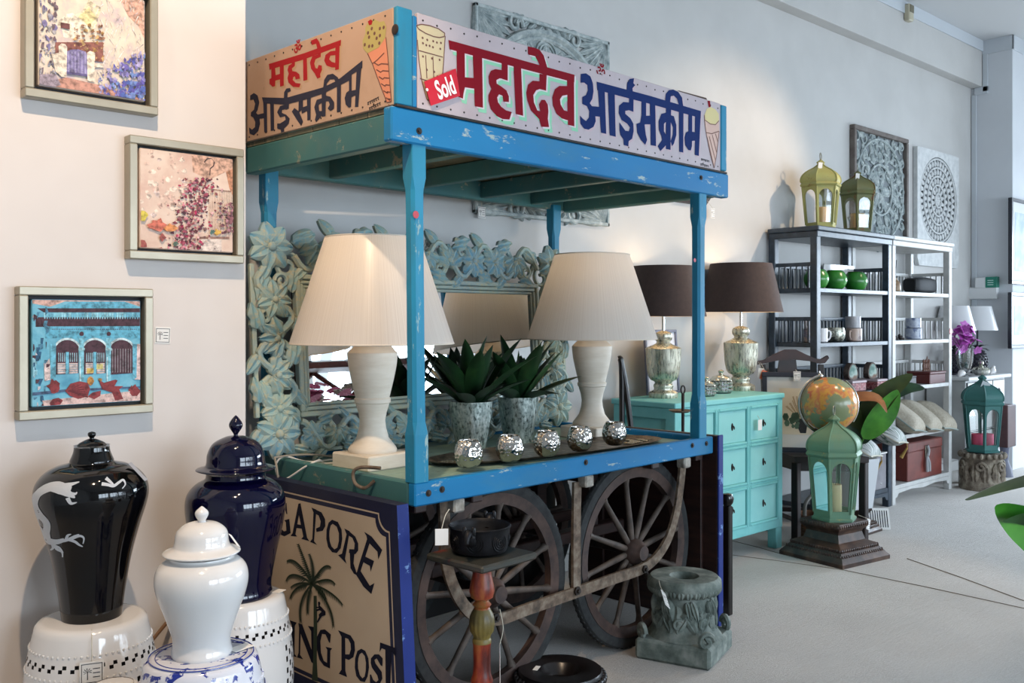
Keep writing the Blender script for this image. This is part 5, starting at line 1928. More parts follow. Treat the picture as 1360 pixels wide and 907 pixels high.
d2 = s2.x * CU + s2.y * SU
tj = jar('temple_jar', 'navy glazed lidded temple jar on the white garden stool by the trade sign', (s2.x - .03, s2.y + .0, .5), F / d2,
         [(46, 787), (47, 783), (46, 770), (52, 735), (60, 700), (64, 673), (62, 654), (52, 641), (40, 634), (38, 630), (38, 626), (37, 622), (49, 622), (50, 620), (40, 617), (37.5, 612), (36, 600), (29, 587), (14, 579), (3.5, 577)], NAVY_C, 'jar',
         [(3.5, 578), (3, 575), (8.5, 566), (8, 560), (3, 553), (.2, 550.5)], 11)
d3 = s3.x * CU + s3.y * SU
jar('ginger_jar', 'white glazed lidded ginger jar in front, on the blue and white stool', s3, F / d3,
    [(38, 872), (39, 868), (37, 858), (38, 845), (48, 815), (57, 790), (60, 772), (57, 757), (48, 747), (42, 744), (41, 741), (40, 737), (48, 738), (49, 735), (38, 730), (35, 724), (32, 709), (20, 699), (5, 697)], CERAMIC_W, 'jar',
    [(5.5, 698), (5, 695), (8.5, 688), (8, 683), (3, 678), (.2, 676)], 11)
sc3 = F / d3
# tags
p = onZ(124, 866, .44) if False else None
va = Vector((-s1.x, -s1.y, 0)).normalized()
q = Vector((s1.x, s1.y, .43)) + va * .186
price_tag('white price tag with palm mark hanging on the dragon vase stool', q, (pi / 2, 0, atan2(va.x, -va.y)), .06, .062, True, [Vector((s1.x, s1.y, .501)) + va * .13, Vector((s1.x, s1.y, .47)) + va * .172])
ve = Vector((-s2.x, -s2.y, 0)).normalized()
q = Vector((s2.x - .03, s2.y, .5)) + Vector((ve.x * .06 + .115, ve.y * .06 + .0, .345))
price_tag('white price tag hanging at the right shoulder of the navy jar', q, (pi / 2 - .5, .45, -.5), .03, .055, False)
q = Vector((s3.x, s3.y, .5)) + Vector((.062, -.03, .30))
price_tag('small white price tag tucked in the lid of the white ginger jar', q, (pi / 2 - .9, .5, .5), .014, .045, False)
q = Vector((s2.x, s2.y, .5005)) + Vector((.085, -.06, 0))
k = MB().box(-.02, .02, -.014, .014, 0, .001, .0003).build('paper_label', CARD)
k.location = q
k.rotation_euler = (0, 0, .5)
tag(k, 'white paper label lying on the stool top beside the navy jar foot', 'tag')
# thin bamboo pole between stools
q1 = onY(228, 819, 3.06)
q0 = onY(203, 849, 3.0)
q0 = q1 + (q0 - q1) * (q1.z / (q1.z - q0.z))
t = thing('bamboo_stick', 'thin brown stick leaning on the pier between the two white garden stools', 'stick', (q0.x, q0.y, 0))
MB().tube([(0, 0, .004), ((q1.x - q0.x) / 2, (q1.y - q0.y) / 2, q1.z / 2), (q1.x - q0.x, q1.y - q0.y, q1.z)], .006, 8).build('shaft', M('brown_stick', '6f5138', .6), t)

# ================================================================== CARVED PANELS ON THE BACK WALL
GREYW = Mn('limewashed_grey_carving', [(.3, '7d8a8c'), (.5, 'a0aaaa'), (.7, 'c2c8c6')], 26, 6, .75, 0, .2, .002)
WHITEW = Mn('whitewashed_carving', [(.3, 'b9bcbd'), (.7, 'd3d5d5')], 20, 5, .75, 0, .15, .002)
BACKD = M('carving_backing', '7b8286', .9)


def mandala(mb, cx_, cy_, R_, T, rings, mi=0, z=.0):
    for r, n, ln, wd_, h in rings:
        for k in range(n):
            a = 2 * pi * (k + .5 * (int(r * 100) % 2)) / n
            relief_leaf(mb, cx_ + r * cos(a), cy_ + r * sin(a), a, ln, wd_, z, h, 0, mi, T, .006)


def hoop(mb, x, y, r, rad, T, mi=0, z=.0, n=56):
    mb.tube([(x + r * cos(2 * pi * k / n), y + r * sin(2 * pi * k / n), z) for k in range(n)], rad, 6, mi, T, True)


def wall_panel(label, x0, x1, z0, z1):
    t = thing('wall_carving', label, 'wall panel')
    t.matrix_basis = Tr(x0, WY, z0) @ XZ
    return t, x1 - x0, z1 - z0


# square panel behind the cart roof
t, w, h = wall_panel('square grey carved wall panel with round medallion, behind the cart roof', 3.035, 4.03, 1.88, 2.916)
mb = MB()
cxp, cyp, Rm = w / 2, h / 2, .46
mb.lathe([(0, .004), (Rm, .004), (Rm, .016), (0, .016)], 64, 0, Tr(cxp, cyp, 0))
for r, rad in ((Rm, .022), (Rm - .03, .012), (.29, .010), (.12, .010)):
    hoop(mb, cxp, cyp, r, rad, None, 0, .022)
mandala(mb, cxp, cyp, Rm, None, ((.02, 8, .1, .06, .016), (.13, 12, .14, .075, .018), (.30, 20, .11, .07, .016)), 0, .018)
for k in range(12):
    a = 2 * pi * k / 12
    for rr in (.035, .055, .075):
        mb.tube([(cxp + .35 * cos(a) + rr * cos(a + pi / 2 - pi * q_ / 10) * 1.0, cyp + .35 * sin(a) + rr * sin(a + pi / 2 - pi * q_ / 10), .022) for q_ in range(11)], .006, 5)
mb.build('medallion', GREYW, t)
for sx in (0, 1):
    for sy in (0, 1):
        mb = MB()
        X_, Y_ = (w - .0 if sx else 0), (h if sy else 0)
        dx_, dy_ = (-1 if sx else 1), (-1 if sy else 1)
        base = atan2(dy_, dx_)
        for k in range(9):
            a = base + (k - 4) * .2
            relief_leaf(mb, X_ + dx_ * .02, Y_ + dy_ * .02, a, .26 - .05 * abs(k - 4) * .2, .05, .01, .022, 0)
        for s in (-1, 1):
            a = base + s * .62
            mb.tube(spiral(X_ + cos(a) * .28, Y_ + sin(a) * .28, .055, .012, a, s * 1.2, 20, .016), .012, 6)
            for q_ in range(4):
                relief_leaf(mb, X_ + cos(a) * (.28 + q_ * .05), Y_ + sin(a) * (.28 + q_ * .05), a + s * .9, .09, .035, .008, .016)
        mb.build('corner_carving', GREYW, t)
mb = MB()
for a, b2, c_, d_ in ((0, w, 0, .02), (0, w, h - .02, h), (0, .02, 0, h), (w - .02, w, 0, h)):
    mb.box(a, b2, c_, d_, .003, .03, .004)
mb.build('edge_frame', GREYW, t)
q = onY(639, 283, WY - .03)
price_tag('small price tag hanging below the square carved panel behind the cart', (q.x, WY - .035, q.z + .03), (pi / 2, 0, 0), .05, .055, True, [Vector((q.x, WY - .03, q.z + .07))])
# panel A, brown frame, arabesque
t, w, h = wall_panel('grey openwork arabesque panel in a brown frame above the dark shelf unit', 6.825, 7.745, 1.93, 2.85)
MB().box(.02, w - .02, .02, h - .02, .002, .008, 0).build('backing', BACKD, t)
mb = MB()
for a, b2, c_, d_ in ((0, w, 0, .035), (0, w, h - .035, h), (0, .035, .035, h - .035), (w - .035, w, .035, h - .035)):
    mb.box(a, b2, c_, d_, 0, .045, .005)
mb.build('frame', Mn('brown_grey_frame', [(.3, '5a4f4a'), (.7, '77706b')], 10, 4, .7), t)
mb = MB()
rnd = random.Random(11)
hoop(mb, w / 2, h / 2, .40, .010, None, 0, .02)
hoop(mb, w / 2, h / 2, .20, .010, None, 0, .02)
mandala(mb, w / 2, h / 2, .4, None, ((.02, 6, .16, .06, .014), (.21, 14, .10, .05, .014), (.30, 22, .09, .035, .012)), 0, .014)
for iy in range(7):
    for ix in range(7):
        x, y = .08 + ix * (w - .16) / 6, .08 + iy * (h - .16) / 6
        mb.tube(spiral(x, y, .055, .012, rnd.uniform(0, 6), rnd.choice((-1.2, 1.2)), 16, .016), .008, 5)
        for q_ in range(3):
            relief_leaf(mb, x + rnd.uniform(-.04, .04), y + rnd.uniform(-.04, .04), rnd.uniform(0, 6.28), .08, .034, .012, .012)
mb.build('arabesque', GREYW, t)
# panel B, white mandala
zb = onY(1217, 352, 3.53).z
t, w, h = wall_panel('white carved panel with a pierced round mandala above the white shelf unit', 7.914, 8.756, zb, 2.82)
c0 = onY(1247, 267, 3.53)
cxp, cyp, Rm = w / 2, c0.z - zb, .375
MB().lathe([(0, .004), (Rm + .01, .004), (Rm + .01, .010), (0, .010)], 56, 0, Tr(cxp, cyp, 0)).build('backing', BACKD, t)
n = 64
outer, inner = [], []
for k in range(n):
    a = 2 * pi * k / n
    c, s = cos(a), sin(a)
    f = min((w / 2) / max(abs(c), 1e-6), ((h - cyp) if s > 0 else cyp) / max(abs(s), 1e-6))
    outer.append((cxp + c * f, cyp + s * f))
    inner.append((cxp + Rm * c, cyp + Rm * s))
mb = MB()
mb.ring([(x, y, .04) for x, y in outer], [(x, y, .04) for x, y in inner])
mb.ring([(x, y, .04) for x, y in inner], [(x, y, .004) for x, y in inner])
mb.ring([(x, y, .004) for x, y in outer], [(x, y, .04) for x, y in outer])
mb.build('field', WHITEW, t)
mb = MB()
for r in (.36, .285, .21, .135, .06):
    hoop(mb, cxp, cyp, r, .009, None, 0, .032)
mandala(mb, cxp, cyp, Rm, None, ((.0, 8, .055, .03, .01), (.07, 12, .06, .034, .01), (.145, 20, .06, .036, .01), (.22, 28, .06, .038, .01), (.295, 38, .06, .038, .01)), 0, .028)
mb.build('mandala', WHITEW, t)
# octagonal frame half hidden behind the sign
p0 = onY(945, 200, 3.53)
t = thing('octagonal_mirror', 'dark wooden octagonal framed mirror on the wall behind the right end of the sign', 'mirror')
t.matrix_basis = Tr(4.80, WY, 2.41) @ XZ
MB().lathe([(.27, .002), (.27, .028), (.29, .04), (.33, .045), (.365, .03), (.365, .002)], 8, 0, None, False, pi / 8, False).build('frame', DARKWOOD, t)
MB().lathe([(0, .01), (.275, .01), (.275, .016), (0, .016)], 8, 0, None, False, pi / 8).build('glass', MATS['silvered_glass'], t)
q = onY(945, 279, 3.52)
price_tag('small price tag hanging under the octagonal mirror', (q.x, WY - .05, 2.055), (pi / 2, 0, 0), .045, .06, True, [Vector((q.x - .05, WY - .045, 2.10))])

# ================================================================== THE TURQUOISE DRESSER
TURQ = Mpaint('turquoise_paint', '74bcbc', '80c6c5', 'b5c2a6', .34, 12, .45, (1, 1, 1), '64b0b0')
TURQD = Mpaint('turquoise_drawer', '90cfcd', '86c7c6', '4a3c30', .335, 9, .45, (1, 1, 1), '9cd6d3')
DX0, DX1, DY0, DY1, DH = 3.99, 5.03, 3.05, 3.48, .92
dr = thing('drawer_chest', 'turquoise painted nine drawer chest standing against the wall right of the cart', 'chest of drawers', (DX0, DY0, 0))
w, d_ = DX1 - DX0, DY1 - DY0
MB().box(-.012, w + .012, -.012, d_ + .0, DH - .03, DH, .005).build('top', TURQ, dr)
zs = [[onY(1008, y, DY0).z for y in r] for r in ((541.7, 583.5), (592, 637), (647, 692.6))]
zb = .125
mb = MB()
mb.box(.02, w - .02, .03, d_ - .01, zb + .01, DH - .031, .002)
mb.build('carcass', TURQ, dr)
mb = MB()
xs_ = [(.075, .355), (.395, .665), (.705, .985)]
mb.box(0, w, -.002, .03, zs[0][0] + .015, DH - .031, .002)
mb.box(0, w, -.002, .03, zb, zs[2][1] - .01, .003)
for zz0, zz1 in ((zs[1][0] + .015, zs[0][1] - .015), (zs[2][0] + .015, zs[1][1] - .015)):
    mb.box(0, w, -.002, .03, zz0, zz1, .003)
for a, b2 in ((0, .06), (.37, .385), (.68, .695), (1.0, w)):
    mb.box(a, b2, -.0025, .03, zb, DH - .031, .002)
mb.build('face_frame', TURQ, dr)
for x0, x1 in ((0, .065), (w - .065, w)):
    for y0, y1 in ((0, .06), (d_ - .07, d_ - .005)):
        MB().box(x0, x1, y0, y1, 0, zb + .01, .004).build('leg', TURQ, dr)
mb = MB()
for z0, z1 in ((zb, zb + .05), (DH - .09, DH - .031)):
    mb.box(-.0, .02, .03, d_ - .01, z0, z1, .003)
for y0, y1 in ((.0, .06), (d_ - .07, d_ - .01)):
    mb.box(-.001, .02, y0, y1, zb, DH - .031, .003)
mb.build('side_frame', TURQ, dr)
for r in range(3):
    for c_ in range(3):
        z1, z0 = zs[r]
        x0, x1 = xs_[c_]
        if True:
            dw = MB()
            cxd, czd = (x0 + x1) / 2, (z0 + z1) / 2
            hw, hh = (x1 - x0) / 2, (z1 - z0) / 2
            dw.box(-hw, hw, .006, .03, -hh, hh, .003)
            o = dw.build('drawer', TURQD, dr)
            o.location = (cxd, 0, czd)
            e = MB()
            for a in (-1, 1):
                e.box(a * hw, a * (hw + .016), -.006, .02, -hh - .016, hh + .016, .006)
                e.box(-hw, hw, -.006, .02, a * hh, a * (hh + .016), .006)
            e.build('drawer_moulding', TURQ, o)
            k = MB()
            k.lathe([(.017, 0), (.017, .003), (0, .004)], 16, 0, Tr(0, .006, 0) @ XZ @ Matrix.Diagonal((.5, 1.25, 1, 1)))
            k.tube(catmull([(0, .0, .008), (.004, -.007, 0), (0, -.009, -.012), (-.004, -.007, 0), (0, .0, .008)], 4), .002, 6)
            k.build('handle', DARKIRON, o)
q = onY(1009, 562, DY0 - .02)
price_tag('white price tag hanging from the top right drawer of the turquoise chest', (q.x, DY0 - .022, q.z + .02), (pi / 2, 0, 0), .04, .06, False, [Vector((q.x - .01, DY0 - .012, q.z + .045))])

# ---- mercury glass lamps
MERC2 = Mn('mercury_glass_gold', [(.36, '97968a'), (.5, 'bdbba9'), (.62, 'd6d2c2')], 85, 8, .18, .75, .1, .002, (1, 1, .2), .45)
BRSH = Mn('brown_shade_cloth', [(.3, '33231f'), (.7, '3d2b26')], 40, 3, .75)


def merc_lamp(label, loc, s=1.0, flat=0):
    t = thing('mercury_lamp', label, 'lamp', loc, 0, 'mercury glass lamps on the turquoise chest')
    P = [(0, 0), (.086, 0), (.088, .012), (.087, .03), (.075, .038), (.058, .046), (.055, .056), (.06, .068), (.058, .078), (.05, .088), (.056, .098), (.078, .108), (.09, .128), (.098, .165), (.103, .22), (.107, .29), (.108, .296), (.1, .302), (.06, .318), (.043, .328), (.04, .338), (.052, .35), (.056, .37), (.05, .388), (.03, .397), (.014, .402), (.0, .403)]
    MB().lathe([(r * s, z * s) for r, z in P], 40).build('body', MERC2, t)
    MB().lathe([(.009, .4 * s), (.009, .52 * s), (.016, .52 * s), (.016, .56 * s), (0, .56 * s)], 14).build('stem', STEEL, t)
    MB().lathe([(.258 * s, .488 * s), (.19 * s, .79 * s)], 56, 0, None, True, 0, False).lathe([(.256 * s, .488 * s), (.188 * s, .79 * s)], 56, 1, None, True, 0, False).build('lamp_shade', [BRSH, M('shade_lining', 'd8c8b0', .8)], t)
    mb = MB()
    for k in range(3):
        a = 2 * pi * k / 3
        mb.tube([(0, 0, .555 * s), (.1 * cos(a), .1 * sin(a), .73 * s), (.188 * s * cos(a), .188 * s * sin(a), .785 * s)], .002, 5)
    mb.build('shade_carrier', STEEL, t)
    MB().lathe([(.012, .56 * s), (.025, .6 * s), (.028, .63 * s), (.0, .665 * s)], 14).build('bulb', MATS['bulb_glass'], t)
    l = bpy.data.lights.new('lamp_bulb_light', 'POINT')
    l.energy, l.color, l.shadow_soft_size = 3, (1, .75, .48), .03
    lo = bpy.data.objects.new('lamp_bulb_light', l)
    COL.objects.link(lo)
    lo.parent = t
    lo.location = (0, 0, .7 * s)
    return t


qa, qb = onZ(881, 526, DH), onZ(984, 519.5, DH)
qa.y, qb.y = min(qa.y, 3.32), min(qb.y, 3.36)
qa = onY(881, 526, qa.y)
qb = onY(984, 519, 3.34)
merc_lamp('mercury glass lamp with dark brown shade, behind the front right cart post', (qa.x, qa.y, DH), .93)
merc_lamp('mercury glass lamp with dark brown shade, right end of the turquoise chest', (qb.x, qb.y, DH), .99)
CRYST = Mglass('cut_crystal', (.93, .95, .94, 1), .5, .05)
for i, (px, py, s, lab) in enumerate(((938, 526, .8, 'small cut crystal lidded jar partly behind the front right cart post'), (957.5, 522, 1.0, 'cut crystal lidded jar before the right mercury glass lamp'))):
    q = onZ(px, py, DH)
    t = thing('crystal_jar', lab, 'jar', (q.x, q.y, DH), 0, 'crystal jars on the turquoise chest')
    MB().lathe([(0, 0), (.058 * s, 0), (.062 * s, .01), (.062 * s, .07 * s), (.056 * s, .075 * s), (.056 * s, .012), (0, .01)], 18, 0, None, False).build('bowl', CRYST, t)
    mb = MB()
    for k in range(18):
        a = 2 * pi * k / 18
        for z in (.02, .042, .062):
            mb.ball((.061 * s * cos(a + z * 4), .061 * s * sin(a + z * 4), z * s), .009 * s, None, None, 6, 5)
    mb.build('cut_facets', M('crystal_facets', 'c9ccc6', .08, .7), t)
    MB().lathe([(.066 * s, .076 * s), (.064 * s, .084 * s), (.05 * s, .098 * s), (.02 * s, .108 * s), (.01 * s, .112 * s), (.016 * s, .122 * s), (.018 * s, .132 * s), (.0, .142 * s)], 24).build('lid', M('crystal_lid', 'c6c6b8', .06, .8), t)
# slim frame leaning on the wall behind the lamp
t = thing('photo_frame', 'slim grey blue picture frame leaning on the wall behind the left mercury lamp', 'frame')
p1 = onY(893, 440, 3.5)
t.matrix_basis = Tr(p1.x + .015, 3.468, DH + .002) @ R('X', -.07) @ XZ
mb = MB()
for a, b2, c_, d2_ in ((-.30, 0, 0, .016), (-.30, 0, .36, .376), (-.30, -.284, .016, .36), (-.016, 0, .016, .36)):
    mb.box(a, b2, c_, d2_, 0, .016, .002)
mb.build('frame', M('slate_blue_frame', '5d6278', .4), t)
MB().box(-.285, -.015, .015, .361, .004, .008, .0).build('print', M('pale_print', 'c9ccd8', .5), t)
# iron candle stand and the folding chair at the cart's right end
q = atD(907, 545, 4.75)
t = thing('iron_candle_stand', 'slender rusty iron candle stand with a drip pan behind the front right cart post', 'candle stand', (q.x, q.y, 0))
MB().tube([(0, 0, .02), (0, 0, .985)], .008, 8).build('rod', DARKIRON, t)
MB().tube([(.0 + .016 * cos(2 * pi * k / 14), 0, 1.005 + .02 * sin(2 * pi * k / 14)) for k in range(14)], .004, 6, 0, None, True).build('loop', DARKIRON, t)
MB().lathe([(0, .892), (.04, .893), (.058, .902), (.058, .905), (.04, .897), (0, .897)], 24, 0, Tr(-.02, 0, 0)).build('drip_pan', RUST, t)
mb = MB()
for k in range(3):
    a = 2 * pi * k / 3
    mb.tube(catmull([(0, 0, .12), (.07 * cos(a), .07 * sin(a), .09), (.13 * cos(a), .13 * sin(a), .008)], 5), .008, 7)
mb.build('foot', DARKIRON, t)
ft = onZ(961, 818, 0)
tb = atD(826, 476, 4.72)
t = thing('folding_chair', 'black folding chair with round arm knobs wedged beside the cart\'s right end', 'chair', (ft.x + .03, ft.y, 0))
o = Vector((ft.x + .03, ft.y, 0))
for nm, off in (('back_post', 0), ('back_post', .045)):
    a = tb - o
    MB().tube(catmull([(a.x + off * 1.6, a.y - off, 0.01), (a.x + off * 1.2, a.y - off, .55), (a.x + off * .5, a.y - off * .4, .95), (a.x - .005, a.y, a.z - .02), (a.x - .012, a.y + .01, a.z)], 6), .014, 8).build(nm, BLACKWOOD, t)
MB().box(-.016, .016, -.02, .02, 0, .50, .004).build('front_post', BLACKWOOD, t)
MB().lathe([(0, .5), (.016, .5), (.026, .515), (.03, .535), (.022, .555), (0, .56)], 20).build('arm_knob', M('black_gloss', '121214', .15), t)
MB().box(-.012, .012, .0, tb.y - o.y + .02, .42, .45, .003).build('side_rail', BLACKWOOD, t)
mb = MB()
mb.tube([(0, .01, .435), (tb.x - o.x, tb.y - o.y, .435)], .012, 8)
mb.build('stretcher', BLACKWOOD, t)

# ================================================================== CARVED CHAIR, PICTURE, GLOBE
CH = [Vector((5.17, 3.04, 0)), Vector((5.455, 2.754, 0)), Vector((5.56, 3.08, 0)), Vector((5.36, 3.36, 0))]
SEAT = .53
CHW = Mn('black_brown_polish', [(.3, '120c0c'), (.7, '2a1a18')], 9, 5, .45, 0, .05)
ch = thing('yoke_chair', 'black carved chair with a yoke shaped top rail, picture and globe on its seat', 'chair', CH[0])
c0 = CH[0]
mb = MB()
cen = sum(CH, Vector()) / 4
P = [(p - c0 + (p - cen) * .10) for p in CH]
mb.prism([(p.x, p.y) for p in P], SEAT - .035, SEAT)
mb.prism([((p - c0).x, (p - c0).y) for p in CH], SEAT - .09, SEAT - .036)
mb.build('seat', CHW, ch)
for i, p in enumerate(CH):
    l = p - c0
    if i < 2:
        MB().box(l.x - .022, l.x + .022, l.y - .022, l.y + .022, 0, SEAT - .036, .004).build('leg', CHW, ch)
    else:
        px = (1090, 1013)[i - 2]
        tp = atD(px, 484, p.x * CU + p.y * SU)
        MB().tube([(l.x, l.y, 0), (l.x, l.y, SEAT), ((tp - c0).x, (tp - c0).y, tp.z)], .021, 4).build('back_post', CHW, ch)
for i, j in ((0, 1), (1, 2), (2, 3), (3, 0)):
    a, b2 = CH[i] - c0, CH[j] - c0
    MB().tube([(a.x, a.y, .14), (b2.x, b2.y, .14)], .014, 4).build('stretcher', CHW, ch)
yoke = [(105, 300), (180, 290), (280, 232), (400, 182), (500, 182), (600, 230), (700, 272), (760, 278), (820, 242), (832, 268), (790, 318), (740, 325), (650, 300), (480, 283), (330, 290), (180, 320), (110, 335)]
dpl = (CH[2].x * CU + CH[2].y * SU + CH[3].x * CU + CH[3].y * SU) / 2
P = [atD(990 + x / 7.557, 440 + y / 7.557, dpl - .0) - c0 for x, y in yoke]
bk = Vector((CU, SU, 0)) * .035
mb = MB()
mb.loft([[p - bk * .5 for p in P], [p + bk * .5 for p in P]])
mb.build('top_rail', Mn('red_brown_polish', [(.3, '1a0c0a'), (.7, '3a1a15')], 7, 4, .5), ch)
P = [atD(990 + x / 7.557, 440 + y / 7.557, dpl) - c0 for x, y in ((340, 285), (505, 285), (515, 380), (520, 720), (330, 720), (325, 380))]
MB().loft([[p - bk * .25 for p in P], [p + bk * .25 for p in P]]).build('back_splat', CHW, ch)
q = atD(1016, 492, dpl - .06)
price_tag('orange tag tied to the left end of the yoke chair top rail', q, (pi / 2, .35, -.75), .034, .06, False, [q + Vector((-.02, .02, .05))], M('orange_card', 'cf6a48', .6))
q = atD(1011, 489, dpl - .05)
price_tag('white tag tied beside the orange tag on the yoke chair', q, (pi / 2, .1, -.75), .034, .06, False, [q + Vector((-.0, .02, .04))])
# botanical print, leaning on the chair back
fr = thing('botanical_print', 'black framed botanical print with wide white mat leaning on the carved chair', 'picture')
b0 = atD(1013, 598, 5.93)
b1 = atD(1089, 597, 5.86)
ux = (b1 - b0)
ux.z = 0
wd_ = ux.length
azp = atan2(ux.y, ux.x)
hp = .50
fr.matrix_basis = Tr(b0.x, b0.y, SEAT + .002) @ R('Z', azp) @ R('X', -.20) @ XZ
mb = MB()
for a, b2, c_, d2_ in ((0, wd_, 0, .03), (0, wd_, hp - .03, hp), (0, .03, .03, hp - .03), (wd_ - .03, wd_, .03, hp - .03)):
    mb.box(a, b2, c_, d2_, 0, .025, .003)
mb.build('frame', M('blue_black_frame', '2a2d38', .35), fr)
MB().box(.02, wd_ - .02, .02, hp - .02, .004, .012, 0).build('mat', M('mat_board', 'cfccc6', .8), fr)
mb = MB()
z = .0126
mb.poly([(wd_ * .30, hp * .22, z), (wd_ * .86, hp * .22, z), (wd_ * .86, hp * .80, z), (wd_ * .30, hp * .80, z)])
mb.build('print', M('print_paper', 'd3c7b0', .8), fr)
mb = MB()
rnd = random.Random(3)
vx, vy = wd_ * .66, hp * .42
mb.poly([(vx - .035, vy, z + .0006), (vx + .05, vy + .0, z + .0006), (vx + .035, vy - .09, z + .0006), (vx - .0, vy - .09, z + .0006)])
for k in range(22):
    a = rnd.uniform(.4, 2.4)
    ln_ = rnd.uniform(.08, .15)
    mb.poly([(vx, vy, z + .0005), (vx + cos(a) * ln_, vy + sin(a) * ln_, z + .0005), (vx + cos(a + .04) * ln_, vy + sin(a + .04) * ln_, z + .0005)], 1)
for k in range(18):
    x, y, r = vx - .04 + rnd.uniform(-.05, .03), vy - .01 + rnd.uniform(-.04, .03), rnd.uniform(.008, .02)
    mb.poly([(x + r * cos(q_ * 1.05), y + 1.3 * r * sin(q_ * 1.05), z + .0008) for q_ in range(6)], 2)
mb.build('printed_plant', [M('print_dark', '23262a', .8), M('print_twig', 'a58d6a', .8), M('print_green', '4f6a58', .8)], fr)
q = Vector(fr.matrix_basis @ Vector((wd_ * .62, hp + .004, .03)))
price_tag('small white price tag hanging on the top of the botanical print frame', q, (pi / 2 - .2, 0, azp), .045, .06, True, [q + Vector((0, .01, .01))])
# globe
gq = atD(1101, 537, 5.65)
gl_ = thing('desk_globe', 'terrestrial globe in green and orange with a steel meridian on the carved chair', 'globe', (gq.x, gq.y, SEAT))
gz, gr = gq.z - SEAT, .163
GM = M('globe_map', '6f7a52', .22)
nt = GM.node_tree
b = nt.nodes['Principled BSDF']
v = coords(nt)
n1 = N(nt, 'ShaderNodeTexNoise', Scale=7.0, Detail=6.0, Roughness=.6)
n2 = N(nt, 'ShaderNodeTexNoise', Scale=16.0, Detail=3.0)
nt.links.new(v, n1.inputs['Vector'])
nt.links.new(v, n2.inputs['Vector'])
land = ramp(nt, n2.outputs[0], [(.3, 'b5593c'), (.45, 'cf9a45'), (.58, 'c4734c'), (.7, 'd2b460')])
c = mix(nt, ramp(nt, n1.outputs[0], [(.50, '000000'), (.52, 'ffffff')]), '818a66', land)
nt.links.new(c, b.inputs['Base Color'])
T = Tr(0, 0, gz)
MB().ball((0, 0, 0), gr, gr, gr, 48, 28).build('sphere', GM, gl_, (0, 0, gz), (.2, .4, 2.2))
axis = atD(1090, 500, 5.66) - gq
up2 = Vector((axis.x, axis.y, axis.z)).normalized()
sidev = Vector((SU, -CU, 0)).normalized() * -1
s2v = (sidev - up2 * sidev.dot(up2)).normalized()
mb = MB()
mb.tube([Vector((0, 0, gz)) + (up2 * cos(a) + s2v * sin(a)) * (gr + .014) for a in [pi * k / 30 for k in range(31)]], .009, 8)
mb.tube([Vector((0, 0, gz)) + (up2 * cos(a) - s2v * sin(a)) * (gr + .012) for a in [.9 + pi * .5 * k / 20 for k in range(21)]], .005, 6)
mb.build('meridian', STEEL, gl_)
mb = MB()
for s in (1, -1):
    c_ = Vector((0, 0, gz)) + up2 * s * (gr + .012)
    mb.ball(c_, .016, None, None, 12, 8)
    mb.tube([c_, c_ + up2 * s * .03], .006, 8)
mb.build('pivot', STEEL, gl_)
MB().lathe([(0, 0), (.09, 0), (.09, .012), (.05, .02), (.018, .035), (.014, .06), (.014, gz - gr + .02 - .02), (0, gz - gr - .005)], 28).build('base', STEEL, gl_)


